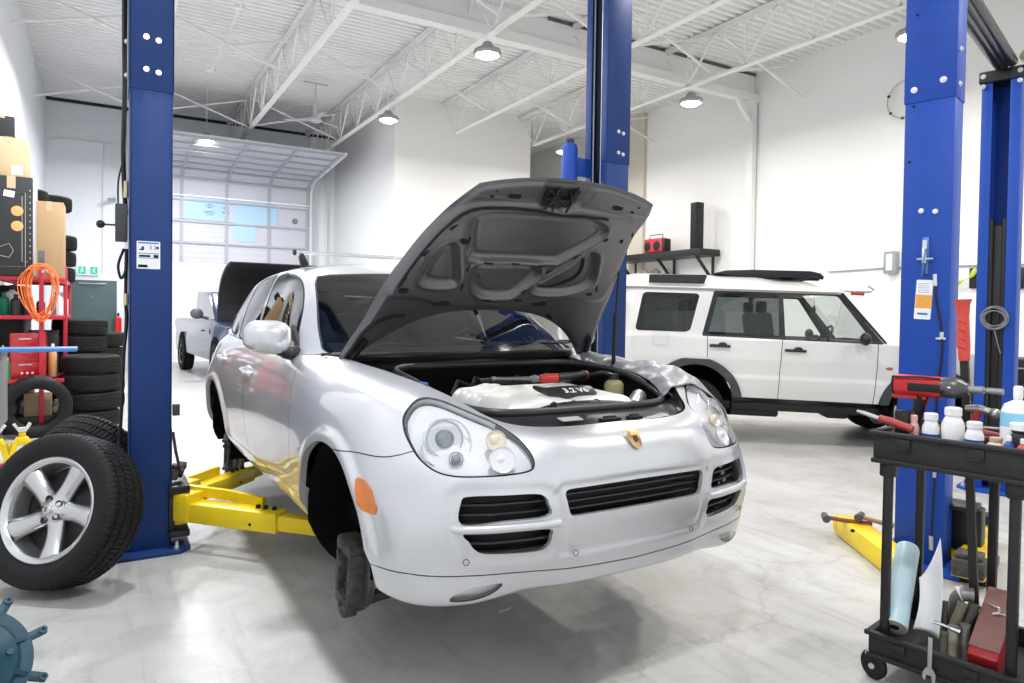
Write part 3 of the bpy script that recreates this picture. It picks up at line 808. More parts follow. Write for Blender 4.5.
d2 = np.abs(HY - (.325 + .03 * HX ** 2)); dep += .004 * np.exp(-(d2 / .006) ** 2) * (np.abs(HX) > .17)
dep = np.maximum(dep, .004)
HI = HS.copy(); HI[..., 2] -= dep
# close the sheet at its rim
HI[0, :, 2] = HS[0, :, 2]; HI[-1, :, 2] = HS[-1, :, 2]; HI[:, 0, 2] = HS[:, 0, 2]; HI[:, -1, 2] = HS[:, -1, 2]
hin = PM(lift(HI)[::-1], 'in')
pnl = hin.obj('in', 'bonnet_inner_panel', silver_in, HOOD, flip=True)
def hpt(a, y, extra=.0):
    """Point on the raised inner panel and its outward (downward) normal."""
    k = np.argmin((HX - a) ** 2 + (HY - y) ** 2); i, j = divmod(k, NT)
    p = HI[i, j].copy(); p[0] = a; p[1] = y; p[2] -= extra
    return Vector(lift(p))
_hn = (Vector(lift(np.array([0, .6, .9]))) - Vector(lift(np.array([0, .6, 1.0])))).normalized()
_hy = (Vector(lift(np.array([0, .6, 1.0]))) - Vector(lift(np.array([0, .7, 1.0])))).normalized()
def hframe(p, ang=0):
    x = Vector((1, 0, 0)); m_ = Matrix((x, _hy, x.cross(_hy))).transposed().to_4x4()
    return Matrix.Translation(p) @ m_ @ Matrix.Rotation(ang, 4, 'Z')
def hslot(a, y, L, W, ang=0, name='bonnet_slot'):
    hb = MB(); hb.prism(rrect(L, W, W * .48, 4), -.002, .002, hframe(hpt(a, y, .001), ang)); hb.build(name, gapm, HOOD)
for a, y, L, W in ((-.277, .304, .060, .026), (.266, .303, .060, .026), (.326, .503, .034, .022), (.43, .502, .020, .03), (-.392, .58, .034, .028), (-.341, .992, .085, .032), (.234, 1.0, .085, .032), (-.569, .896, .05, .03), (.469, .886, .036, .02), (-.381, .317, .015, .013), (.36, .318, .015, .013), (-.375, .285, .010, .009), (.37, .285, .010, .009)):
    hslot(a, y, L, W, 0 if L > .03 else .3)
for a, y, g in ((-.214, .705, 0), (-.072, .702, 0), (.071, .704, 0), (.236, .625, .7), (.153, .745, .7), (.081, .89, .7), (-.104, .965, 0), (.079, .965, 0), (-.296, .748, 1.5), (-.273, .876, 1.5), (-.468, .505, .9), (-.535, .665, 1.1), (-.585, .833, 1.2), (-.36, .59, 1.5), (.49, .84, 1.9), (.46, .45, 2.1)):
    hslot(a, y, .045, .009, g)
hb = MB(); hb.tube([hpt(a, y, .002) for a, y in smoothpoly([(.305, .655), (.330, .70), (.340, .76), (.315, .81), (.24, .862), (.17, .88)], 4, False)], [.003] + [.009] * 14 + [.006] * 5 + [.003], 8)
hb.build('bonnet_channel', gapm, HOOD)
# rubber seal following the upper rim of the inner stamping
hb = MB(); hb.tube([hpt(a, y, .004) for a, y in smoothpoly([(-.60, .87), (-.565, .70), (-.50, .50), (-.44, .40), (-.34, .372), (-.18, .365), (0, .372), (.12, .366), (.25, .372)], 5, False)], .006, 8)
hb.build('bonnet_seal', blackrub, HOOD)
hb = MB()
hb.tube([hpt(a, y, .006) for a, y in smoothpoly([(-.50, 1.08), (-.58, 1.085), (-.66, 1.14), (-.70, 1.25), (-.725, 1.38)], 4, False)], .008, 8)
hb.build('washer_hose', blackrub, HOOD)
# latch mechanism
hb = MB(); c = hframe(hpt(-.055, .265, .004))
hb.prism([(-.085, -.06), (.055, -.065), (.105, .055), (.02, .05), (-.02, .02), (-.08, .03)], -.004, .006, c)
for x0, y0, x1, y1 in ((-.08, -.03, .07, -.02), (-.03, .03, -.07, -.09), (.03, .02, .05, -.085), (-.06, -.02, -.02, -.085), (.02, -.05, .06, .04), (-.09, .02, .04, -.06)):
    hb.tube([c @ Vector((x0, y0, .012)), c @ Vector(((x0 + x1) / 2 + .01, (y0 + y1) / 2, .022)), c @ Vector((x1, y1, .012))], .0055, 6)
for x0, y0 in ((-.05, -.02), (.02, -.03), (.05, .02)): hb.cyl(c @ Vector((x0, y0, .004)), c @ Vector((x0, y0, .026)), .013, .010, 10)
hb.build('bonnet_latch', blackpl, HOOD)
for a in (-.10, .33):
    hb = MB(); hb.cyl(hpt(a, 1.085, .0), hpt(a, 1.085, .028), .010, .012, 10); hb.build('bonnet_bump_stop', blackrub, HOOD)
for s_ in (-1, 1):
    hb = MB()
    hb.tube([(s_ * .70, 1.50, 1.035), (s_ * .715, 1.42, 1.045), tuple(hpt(s_ * .70, 1.36, .01)), tuple(hpt(s_ * .66, 1.22, .012))], 0, sq=(.02, .03))
    hb.box((s_ * .69, 1.47, 1.03), (.06, .12, .05), .01)
    hb.build('bonnet_hinge', blackpl, SUV)
hb = MB(); hb.cyl((.62, .955, .93), (.62, .935, 1.29), .0105, None, 12); hb.cyl((.62, .935, 1.28), (.615, .90, 1.545), .0055, None, 10)
hb.sphere((.615, .897, 1.55), .012, 10); hb.build('gas_strut', blackpl, SUV)
# ------------------------------------------------ engine bay
TRAY = mat('bay_plastic', (.022, .022, .023), rough=.33, bump=(25, .15))
SEAL = [(0, .355, .888), (.16, .355, .888), (.32, .362, .889), (.43, .395, .893), (.505, .47, .905), (.55, .58, .93), (.572, .72, .965), (.58, .86, .99), (.575, 1.0, 1.005), (.54, 1.12, 1.015), (.46, 1.19, 1.02), (.32, 1.225, 1.02), (.15, 1.24, 1.02), (0, 1.245, 1.02)]
RIM = [(0, .197, .853), (.18, .20, .853), (.33, .215, .855), (.455, .272, .868), (.545, .40, .92), (.60, .505, .962), (.645, .62, .99), (.675, .76, 1.012), (.695, .94, 1.03), (.71, 1.15, 1.045), (.73, 1.32, 1.055), (.74, 1.48, 1.06), (.40, 1.36, 1.06), (0, 1.26, 1.07)]
SE, RI = cspline(np.arange(14.), np.array(SEAL), np.linspace(0, 13, 66)), cspline(np.arange(14.), np.array(RIM), np.linspace(0, 13, 66))
RI = np.stack([np.interp(np.linspace(0, 13, 66), np.arange(14), np.array(RIM)[:, k]) for k in range(3)], 1)
hb = MB(); rows = []
for w_, dz in ((0, 0), (.08, -.012), (.3, -.022), (.7, -.018), (.93, -.012), (1, -.004)):
    q = RI * (1 - w_) + SE * w_; sidef = smooth((q[:, 1] - .35) / .2); q = q.copy(); q[:, 2] += dz * (1 + 1.1 * sidef); rows.append(q)
G = np.array(rows).transpose(1, 0, 2); full = np.concatenate([G[::-1] * [-1, 1, 1], G[1:]])
hb.grid(lambda u, v: tuple(full[round(u * (full.shape[0] - 1)), round(v * 5)]), full.shape[0], 6)
hb.build('bay_surround', TRAY, SUV)
loop = [tuple(p) for p in SE] + [(-p[0], p[1], p[2]) for p in SE[::-1][1:-1]]
hb = MB(); hb.tube(loop, .0135, 10, closed=True, flat=1.25); hb.build('bay_seal', mat('seal_rubber', (.03, .03, .03), rough=.35), SUV)
hb = MB()
n0 = len(loop)
hb.add([(x, y, z) for x, y, z in loop] + [(x * .98, y * .98 + .02, .60) for x, y, z in loop], [(i, (i + 1) % n0, n0 + (i + 1) % n0, n0 + i) for i in range(n0)] + [tuple(range(n0, 2 * n0))])
hb.build('bay_well', liner, SUV)
# small plates and marks on the tray
hb = MB(); T_l = Matrix.Translation((-.155, .275, .865)) @ Euler((math.radians(12), 0, 0)).to_matrix().to_4x4()
hb.prism(rrect(.10, .042, .003, 2), -.001, .002, T_l); hb.build('bay_sticker', mat('grey_sticker', (.42, .42, .42), rough=.5), SUV)
for x0, w_ in ((.03, .10), (.16, .07)):
    hb = MB(); hb.box((x0, .26, .853), (w_, .03, .012), .004); hb.box((x0 + .02, .285, .855), (w_ * .6, .02, .016), .004); hb.build('latch_receiver', gapm, SUV)
for s_ in (-1, 1):
    hb = MB(); hb.box((s_ * .595, .70, .965), (.04, .10, .02), .006); hb.box((s_ * .615, .86, .99), (.03, .05, .03), .006); hb.tube([(s_ * .60, .55, .935), (s_ * .63, .75, .985), (s_ * .65, 1.0, 1.01), (s_ * .66, 1.2, 1.02)], .009, 8)
    hb.build('fender_bracket', blackpl, SUV)
hb = MB(); hb.box((-.585, .715, .985), (.030, .045, .012), .004); hb.build('blue_cap', mat('blue_plastic', (.05, .16, .45), rough=.35), SUV)
# cowl and wipers
hb = MB()
def cowl(u, v):
    a = -0.78 + 1.56 * u; b = abs(a) / .78
    yf = 1.25 + .20 * b ** 2.2; yr = 1.30 + .22 * b ** 2.0
    return (a, yf + (yr - yf) * v, 1.052 + .030 * v - .02 * math.sin(PI * v) + (.012 if v < .01 else 0))
hb.grid(cowl, 33, 7); hb.build('cowl_panel', TRAY, SUV)
hb = MB(); hb.tube(smoothpoly([(-.74, 1.47, 1.075), (-.4, 1.31, 1.082), (0, 1.235, 1.085), (.4, 1.31, 1.082), (.74, 1.47, 1.075)], 6, False), .010, 8); hb.build('cowl_seal', mat('cowl_seal_brown', (.10, .08, .07), rough=.4), SUV)
for x0, x1 in ((-.58, .02), (.05, .62)):
    hb = MB()
    hb.tube([(x0 + .02, 1.40, 1.10), ((x0 + x1) / 2, 1.34 if x0 < 0 else 1.36, 1.13), (x1, 1.36, 1.125)], .007, 8)
    hb.tube([(x0 + .06, 1.36 + .04 * (abs(x0) > .3), 1.115), (x1 + .04, 1.33 + .06 * (x1 > .3), 1.13)], 0, sq=(.008, .022))
    hb.build('wiper', blackpl, SUV)
# engine cover
ecm = mat('engine_cover_silver', (.70, .69, .66), rough=.45, metal=.2)
def ecov(u, v):
    a = -.37 + .74 * u; y = .43 + .56 * v
    eu = min(u, 1 - u) / .12; ev = min(v, 1 - v) / .10
    ru = (1 - (1 - min(1, eu)) ** 2.5); rv = (1 - (1 - min(1, ev)) ** 2.5)
    z = .80 + .115 * ru * rv + .025 * v
    z += .016 * math.exp(-((a + .16) / .05) ** 2) * rv - .012 * math.exp(-((a - .02) / .035) ** 2) * rv * (v < .9)
    if a < -.13: z += .006 * math.sin(y * 60) * min(1, ru * rv) * (v > .45)
    return (a + .02 * (1 - rv), y, z)
hb = MB(); hb.grid(ecov, 61, 41); EC = hb.build('engine_cover', ecm, SUV, smooth=60)
hb = MB()
T_e = Matrix.Translation((.050, .570, .938)) @ Euler((math.radians(26), 0, math.radians(-2))).to_matrix().to_4x4()
hb.prism(smoothpoly([(-.155, .055), (-.10, .035), (-.04, .04), (.12, .035), (.135, 0), (.12, -.04), (-.03, -.045), (-.09, -.035), (-.135, .01)], 3), -.01, .004, T_e, .001)
bdg = hb.build('cover_badge', TRAY, EC)
text_mesh('3.2 V6', .050, mat('white_lettering', (.8, .8, .8), rough=.4), bdg, T_e @ Matrix.Translation((.035, -.004, .0055)), bold=.0012, name='badge_lettering')
hb = MB(); hb.tube(smoothpoly([(-.20, .44, .855), (-.10, .435, .875), (.05, .43, .878), (.16, .435, .872), (.26, .46, .86)], 5, False), .034, 16)
for x in (-.12, -.02, .10): hb.torus(.035, .006, (x, .434, .874), (1, 0, 0), 20, 8)
hb.build('intake_hose', blackpl, SUV)
hb = MB(); hb.torus(.036, .012, (.30, .475, .87), (.3, -.4, 1), 24, 10); hb.cyl((.36, .50, .86), (.47, .58, .89), .035, .038, 16); hb.sphere((.40, .47, .86), .03, 12)
for x in (.24, .27, .33): hb.tube([(x, .42, .86), (x + .03, .43, .89), (x + .06, .45, .87)], .006, 6)
hb.build('power_steering_pump', alu, SUV)
hb = MB(); hb.lathe([(.03, 0), (.048, .01), (.050, .085), (.040, .10), (.025, .11)], 20, (.50, .80, .845)); rv = hb.build('coolant_reservoir', mat('reservoir_olive', (.26, .25, .11), rough=.35), SUV)
hb = MB(); hb.cyl((.50, .80, .955), (.50, .80, .985), .026, .024, 14); hb.tube([(.50, .80, .975), (.46, .84, .99), (.42, .92, .97)], .010, 8); hb.build('reservoir_cap', blackpl, rv)
hb = MB()
for i in range(7):
    x0, y0 = -.32 + .11 * i, .98 + .03 * (i % 3)
    hb.tube([(x0, y0, .90), (x0 + .05, y0 + .04, .96 + .01 * (i % 2)), (x0 + .13, y0 + .05, .93)], .010, 8)
hb.box((.1, 1.05, .93), (.5, .08, .07), .02); hb.build('engine_bay_hoses', blackrub, SUV)
# interior seen through the glass
dk = mat('cabin_dark_fabric', (.035, .035, .036), rough=.85)
hb = MB()
def dash(u, v):
    a = -.70 + 1.4 * u; return (a, 1.42 + .14 * abs(a) ** 2 / .5 + .42 * v, 1.08 + .045 * math.sin(PI * min(1, v * 1.1)) - (.25 * (v - .9) / .1 if v > .9 else 0))
hb.grid(dash, 21, 21); hb.build('dashboard', dk, SUV)
for s_ in (-1, 1):
    for y0 in (2.55, 3.35):
        hb = MB(); hb.box((s_ * .36, y0, .72), (.50, .50, .16), .06); hb.box((s_ * .36, y0 + .24, 1.02), (.46, .14, .56), .06, (-.16, 0, 0)); hb.box((s_ * .36, y0 + .30, 1.36), (.26, .10, .17), .05, (-.1, 0, 0)); hb.build('seat', dk, SUV)
hb = MB(); hb.torus(.18, .014, (.36, 2.05, 1.02), (0, -.85, .5), 32, 8); hb.box((.36, 2.04, 1.02), (.12, .03, .10), .02, (-.5, 0, 0)); hb.build('steering_wheel', blackpl, SUV)
hb = MB(); hb.box((0, 2.03, 1.43), (.22, .03, .06), .012); hb.build('interior_mirror', blackpl, SUV)
hb = MB(); hb.box((0, 3.0, .60), (1.5, 3.2, .06), .01); hb.build('cabin_floor', dk, SUV)
hb = MB(); hb.box((0, 2.55, .33), (1.40, 4.2, .10), .02); hb.box((0, 1.0, .34), (.7, 1.3, .12), .03); hb.tube([(.2, 1.2, .28), (.2, 4.4, .28)], .035, 10); hb.build('underbody', liner, SUV)
hb = MB(); hb.grid(lambda u, v: ((-.66 + 1.32 * u), 2.35 + 1.5 * v, 1.585 - .06 * (2 * u - 1) ** 4 - .02 * abs(2 * v - 1) ** 2), 13, 9); hb.build('headliner', mat('headliner_grey', (.35, .35, .34), rough=.9), SUV)
# ------------------------------------------------ fender cover (draped blanket)
BL = thing('fender_cover', 'wrinkled grey padded cover draped over the far fender of the silver SUV', 'cover', (1.73, 1.91, .213), (-.0146, 0, .0133))
BN = np.array(BODY)
ys_ = np.linspace(.43, 1.60, 12)
def row_at(k, y): return np.array([np.interp(y, BN[:15, k, 1], BN[:15, k, c]) for c in range(3)])
CP = []
for i_, y in enumerate(ys_):
    r8, r7, r6, r5, r4 = [row_at(k, y) for k in (8, 7, 6, 5, 4)]
    pf = .6 + .4 * math.sin(PI * min(1, i_ / 5))
    CP.append([r8 + [-.085, 0, -.030], r8 + [-.045, 0, .004], r8 + [.0, 0, .020 * pf], (r8 + r7) / 2 + [0, 0, .040 * pf], r7 + [.012, 0, .032 * pf], r6 + [.036, 0, .012], r5 + [.046, 0, 0], r4 + [.052, 0, -.02], r4 + [.058, 0, -.12 + .03 * math.sin(3 * i_)]])
    for q in CP[-1]: q[1] = y
patch = surf(np.array(CP), 10, 7)
pn = grid_normals(patch); nu_, nv_ = patch.shape[:2]
U, V_ = np.meshgrid(np.linspace(0, 1, nu_), np.linspace(0, 1, nv_), indexing='ij')
wr = .004 * np.sin(38 * U - 9 * V_ + 3 * np.sin(6 * V_)) * (.3 + .7 * np.clip(np.sin(5 * U + 1), 0, 1)) + .003 * np.sin(70 * U + 25 * V_ + 2 * np.sin(9 * U)) + .004 * np.sin(17 * V_ + 5 * np.sin(6 * U))
bp_ = patch + pn * (.006 + wr)[..., None]
bl2 = PM(bp_, 'b'); bcm = mat('cover_grey_vinyl', (.33, .34, .36), rough=.36, metal=.15, bump=(14, .5, .02), noise=(6, (.20, .20, .22), .6))
blk = bl2.obj('b', 'draped_sheet', bcm, BL, solid=.006)
# ------------------------------------------------------------ the workshop hall
white_wall = mat('white_painted_wall', (.80, .80, .80), rough=.75, bump=(7, .08, .02), noise=(1.3, (.76, .765, .78), .5))
def wallm(name, col):
    m = mat(name, col, rough=.8)
    nt = m.node_tree; b = nt.nodes['Principled BSDF']
    tc = nd(nt, 'ShaderNodeTexCoord')
    w1 = nd(nt, 'ShaderNodeTexWave'); w1.wave_type = 'BANDS'; w1.bands_direction = 'Z'; w1.inputs['Scale'].default_value = .8; w1.wave_profile = 'SAW'
    nt.links.new(tc.outputs['Object'], w1.inputs['Vector'])
    bp = nd(nt, 'ShaderNodeBump'); bp.inputs['Strength'].default_value = .04; bp.inputs['Distance'].default_value = .05
    nt.links.new(w1.outputs['Fac'], bp.inputs['Height']); nt.links.new(bp.outputs['Normal'], b.inputs['Normal'])
    return m
W1 = wallm('wall_paint_white', (.84, .835, .82))
W2 = wallm('wall_paint_cool', (.82, .84, .87))
ZR, XL, XR, YB, YH, YK = 6.3, -1.15, 11.16, 19.2, 9.45, 14.6
# concrete floor: pale sealed concrete with stains, scuffs and a few cracks
fm = bpy.data.materials.new('sealed_concrete'); fm.use_nodes = True
nt = fm.node_tree; b = nt.nodes['Principled BSDF']
tc = nd(nt, 'ShaderNodeTexCoord')
def nz(scale, det=8, rough=.65, dist=0.):
    n = nd(nt, 'ShaderNodeTexNoise'); n.inputs['Scale'].default_value = scale; n.inputs['Detail'].default_value = det
    n.inputs['Roughness'].default_value = rough; n.inputs['Distortion'].default_value = dist
    nt.links.new(tc.outputs['Object'], n.inputs['Vector']); return n
def rmp(src, p0, c0, p1, c1):
    r = nd(nt, 'ShaderNodeValToRGB'); r.color_ramp.elements[0].position = p0; r.color_ramp.elements[1].position = p1
    r.color_ramp.elements[0].color = (*c0, 1); r.color_ramp.elements[1].color = (*c1, 1)
    nt.links.new(src, r.inputs['Fac']); return r
def mul(a, b_, f=1.):
    m = nd(nt, 'ShaderNodeMixRGB'); m.blend_type = 'MULTIPLY'; m.inputs['Fac'].default_value = f
    nt.links.new(a, m.inputs['Color1']); nt.links.new(b_, m.inputs['Color2']); return m
base = rmp(nz(.9, 10, .7, .6).outputs['Fac'], .30, (.43, .42, .40), .66, (.54, .535, .52))
stain = rmp(nz(2.6, 10, .72, 1.2).outputs['Fac'], .30, (.72, .69, .65), .52, (1, 1, 1))
speck = rmp(nz(38, 5, .7).outputs['Fac'], .28, (.55, .52, .48), .40, (1, 1, 1))
scuff = nd(nt, 'ShaderNodeTexNoise'); mp = nd(nt, 'ShaderNodeMapping'); mp.inputs['Scale'].default_value = (9, .8, 1); mp.inputs['Rotation'].default_value = (0, 0, .5)
nt.links.new(tc.outputs['Object'], mp.inputs['Vector']); nt.links.new(mp.outputs['Vector'], scuff.inputs['Vector']); scuff.inputs['Scale'].default_value = 1.5; scuff.inputs['Detail'].default_value = 8
scr = rmp(scuff.outputs['Fac'], .32, (.80, .79, .77), .46, (1, 1, 1))
vor = nd(nt, 'ShaderNodeTexVoronoi'); vor.feature = 'DISTANCE_TO_EDGE'; vor.inputs['Scale'].default_value = .42
wn = nz(1.6, 8, .7); wadd = nd(nt, 'ShaderNodeMixRGB'); wadd.inputs['Fac'].default_value = .35
nt.links.new(tc.outputs['Object'], wadd.inputs['Color1']); nt.links.new(wn.outputs['Color'], wadd.inputs['Color2']); nt.links.new(wadd.outputs['Color'], vor.inputs['Vector'])
crk = rmp(vor.outputs['Distance'], .0, (.62, .61, .60), .004, (1, 1, 1))
c_ = mul(base.outputs['Color'], stain.outputs['Color'], .75)
c_ = mul(c_.outputs['Color'], speck.outputs['Color'], .6)
c_ = mul(c_.outputs['Color'], scr.outputs['Color'], .6)
c_ = mul(c_.outputs['Color'], crk.outputs['Color'], .55)
nt.links.new(c_.outputs['Color'], b.inputs['Base Color'])
rr_ = nd(nt, 'ShaderNodeMapRange'); rr_.inputs['To Min'].default_value = .27; rr_.inputs['To Max'].default_value = .50
nt.links.new(nz(1.8, 6, .6).outputs['Fac'], rr_.inputs['Value']); nt.links.new(rr_.outputs['Result'], b.inputs['Roughness'])
bp = nd(nt, 'ShaderNodeBump'); bp.inputs['Strength'].default_value = .12; bp.inputs['Distance'].default_value = .004
nt.links.new(nz(22, 8, .7).outputs['Fac'], bp.inputs['Height']); nt.links.new(bp.outputs['Normal'], b.inputs['Normal'])
mb = MB().box((5, 8, -.05), (12.4, 26.4, .1)); struct('floor', mb, fm, smooth=0)
# yard outside the open roller door
mb = MB().box((2, 32, -.06), (40, 25.4, .1)); struct('trim_1', mb, mat('yard_paving', (.85, .85, .86), rough=.8), smooth=0)
# corrugated roof deck, ribs across the joists
deck = mat('painted_roof_deck', (.84, .84, .84), rough=.6)
mb = MB(); p_ = []
y = -5.; 
while y < YB + .3:
    p_ += [(y, ZR + .055), (y + .055, ZR + .055), (y + .075, ZR), (y + .130, ZR), ]
    y += .15
vs = [(x, a, z) for x in (XL - .2, XR + .2) for a, z in p_]; n = len(p_)
mb.add(vs, [(i, i + 1, n + i + 1, n + i) for i in range(n - 1)]); struct('ceiling', mb, deck, smooth=0, normals=False)
# walls
T = .12
mb = MB().box((XL - T / 2, 7, 3.2), (T, 24.4, 6.4)); struct('wall_left', mb, W2, smooth=0)
mb = MB().box((XR + T / 2, 7, 3.2), (T, 24.4, 6.4)); struct('wall_right', mb, W1, smooth=0)
# back wall with the roller door opening (x .75-4.75, z 0-5.35 behind the track) and a personnel door
DX0, DX1, DZ = .62, 4.78, 4.55
mb = MB()
mb.box(((XL + DX0) / 2, YB + T / 2, 3.2), (DX0 - XL, T, 6.4)); mb.box(((DX1 + 5.6) / 2, YB + T / 2, 3.2), (5.6 - DX1, T, 6.4))
mb.box(((DX0 + DX1) / 2, YB + T / 2, (DZ + 6.4) / 2), (DX1 - DX0, T, 6.4 - DZ)); mb.box(((9.2 + XR) / 2, YB + T / 2, 3.2), (XR - 9.2, T, 6.4))
struct('wall_back', mb, W2, smooth=0)
# inner block (offices) in the far corner
mb = MB(); mb.box(((5.55 + 9.1) / 2, (YK + YB) / 2 - .01, 3.149), (9.1 - 5.55, YB - YK - .02, 6.298))
struct('wall_middle', mb, W1, smooth=0)
# header wall above the beam between the bays
mb = MB().box(((5.0 + XR) / 2 - 3.08, YH + .05, 6.03), (XR - XL, .06, .46)); struct('wall_header', mb, W1, smooth=0)
STL = mat('white_painted_steel', (.80, .80, .79), rough=.45)
mb = MB(); mb.box(((XL + XR) / 2, YH, 5.80), (XR - XL, .16, .16)); struct('trim_2', mb, STL)
mb = MB().box((XR - .10, YH, 2.9), (.12, .14, 5.8)); mb.tube([(XR - .16, YH, 5.35), (XR - .55, YH, 5.74)], 0, sq=(.08, .08)); struct('trim_3', mb, STL)
mb = MB(); mb.box((XR - .05, 12.95, 3.15), (.10, .62, 6.3)); struct('trim_4', mb, mat('beige_pilaster', (.62, .58, .50), rough=.8))
mb = MB(); mb.box((4.9, YB - .05, 3.1), (.12, .10, 6.2)); mb.box((5.3, YB - .04, 3.1), (.05, .08, 6.2)); struct('trim_5', mb, STL)
# dark gap line under the deck on the back wall and header wall
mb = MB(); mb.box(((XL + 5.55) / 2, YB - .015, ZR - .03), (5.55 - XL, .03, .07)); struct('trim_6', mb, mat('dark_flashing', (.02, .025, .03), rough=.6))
mb = MB(); mb.box(((6.2 + XR) / 2, YH + .015, ZR - .02), (XR - 6.2, .012, .06)); struct('trim_7', mb, mat('grey_flashing', (.12, .12, .12), rough=.6))
# open-web joists running front to back
def joist(x, y0, y1, end_y=None):
    r = thing('roof_joist', {2.77: 'white open-web roof joist ending above the roller door', 4.77: 'white open-web roof joist along the inner block corner', 6.75: 'white open-web roof joist behind the middle blue post', 8.8: 'white open-web roof joist nearest the right wall', .77: 'white open-web roof joist nearest the left wall'}[x], 'roof joist', (x, (y0 + y1) / 2, ZR - .85), group=None)
    L = y1 - y0; h = L / 2; zt, zb = .80, .02
    yb1 = h - 1.1
    m1 = MB(); m1.box((-.03, 0, zt), (.05, L, .006)); m1.box((.03, 0, zt), (.05, L, .006)); m1.box((-.012, 0, zt - .025), (.006, L, .05)); m1.box((.012, 0, zt - .025), (.006, L, .05)); m1.box((0, 0, zt + .02), (.13, L, .03)); m1.build('top_chord', STL, r, smooth=0)
    m1 = MB(); m1.box((0, -.3, zb), (.11, L - .6, .008)); m1.box((0, -.3, zb + .025), (.03, L - .6, .05)); m1.build('bottom_chord', STL, r, smooth=0)
    m1 = MB(); n_ = int(L / 1.2); st = L / n_
    for i in range(n_):
        ya = -h + i * st
        m1.tube([(0, ya, zt - .02), (0, ya + st / 2, zb + .02)], 0, sq=(.03, .03)); m1.tube([(0, ya + st / 2, zb + .02), (0, ya + st, zt - .02)], .011, 6)
        m1.tube([(0, ya + st / 2, zb + .02), (0, ya + st / 2, zt - .02)], .011, 6)
    m1.build('web_bars', STL, r, smooth=0)
    return r
for x in (.77, 2.77, 4.77, 6.75, 8.8):
    joist(x, -4.2, YB - .05 if x < 5 else YK - .02)
# bridging angles between the joists
def brace(p, q, lab):
    mb = MB(); mb.tube([p, q], 0, sq=(.035, .035)); tag(mb.build('roof_brace', STL, None, smooth=0), lab, 'roof brace', 'diagonal bracing angles under the roof deck')
for y in (4.4, 8.2, 12.2, 16.2):
    for xa, xb in ((XL, .77), (.77, 2.77), (2.77, 4.77), (4.77, 6.75), (6.75, 8.8), (8.8, XR - .02)):
        if y > 14.5 and xa > 4.7: continue
        o1 = (xa + (.02 if xa > 0 else 0), y, 6.15), (xb - .02, y + .15, 5.55)
        brace(*o1, 'thin white diagonal brace between roof joists'); brace((o1[0][0], y + .05, 5.55), (o1[1][0], y + .2, 6.15), 'thin white diagonal brace between roof joists')
# high-bay lamps
lampglow = mat('lamp_glow', (1, 1, 1), emit=(1, .97, .92), estr=26)
lampring = mat('lamp_rim_grey', (.35, .35, .36), rough=.4, metal=.6)
LE = 64
LN0 = [(.6, .6), (4.6, .6), (8.8, .9), (.6, 4.6), (4.6, 4.6), (.6, 8.5), (.6, 12.4), (1.9, 16.2)]
LN = {(4.6, 8.55): 'lit high-bay lamp hanging nearest the camera above the bonnet', (4.6, 12.45): 'lit high-bay lamp in front of the inner block corner', (8.55, 8.6): 'lit high-bay lamp hanging under the header beam right of the middle post', (8.8, 12.7): 'small lit high-bay lamp left of the middle blue post', (8.85, 5.05): 'high-bay lamp partly hidden by the near right blue post'}
for (x, y), lb in LN.items():
    r = thing('high_bay_lamp', lb, 'lamp', (x, y, 5.08))
    m1 = MB(); m1.lathe([(.0, -.05), (.10, -.04), (.165, .0), (.16, .06)], 24, cap=False); m1.build('lamp_disc', lampglow, r)
    m1 = MB(); m1.lathe([(.165, -.01), (.20, .02), (.19, .06), (.10, .10), (.06, .17), (.0, .17)], 24, cap=False); m1.build('lamp_housing', lampring, r)
    m1 = MB(); m1.cyl((0, 0, .17), (0, 0, 1.2), .006, None, 6); m1.build('hanging_rod', STL, r)
    ld = bpy.data.lights.new('high_bay_light', 'AREA'); ld.shape = 'DISK'; ld.size = .34; ld.energy = LE; ld.color = (1, .965, .91)
    lo = bpy.data.objects.new('high_bay_light', ld); COL.objects.link(lo); lo.parent = r; lo.location = (0, 0, -.06)
for (x, y) in LN0:
    if y == 16.0: r = thing('high_bay_lamp', 'lit high-bay lamp hanging in front of the roller door', 'lamp', (x, y, 5.08))
    else: r = thing('high_bay_lamp', 'high-bay lamp outside the frame, part of the same ceiling grid', 'lamp', (x, y, 5.08), group='high-bay lamps outside the frame')
    m1 = MB(); m1.lathe([(.0, -.05), (.10, -.04), (.165, .0), (.16, .06)], 24, cap=False); m1.build('lamp_disc', lampglow, r)
    m1 = MB(); m1.lathe([(.165, -.01), (.20, .02), (.19, .06), (.10, .10), (.06, .17), (.0, .17)], 24, cap=False); m1.build('lamp_housing', lampring, r)
    m1 = MB(); m1.cyl((0, 0, .17), (0, 0, 1.2), .006, None, 6); m1.build('hanging_rod', STL, r)
    ld = bpy.data.lights.new('high_bay_light', 'AREA'); ld.shape = 'DISK'; ld.size = .34; ld.energy = LE * (2.3 if y > 8 else 1.3 if x < 1 else 1); ld.color = (1, .965, .91) if x > 3 else (.92, .95, 1)
    lo = bpy.data.objects.new('high_bay_light', ld); COL.objects.link(lo); lo.parent = r; lo.location = (0, 0, -.06)
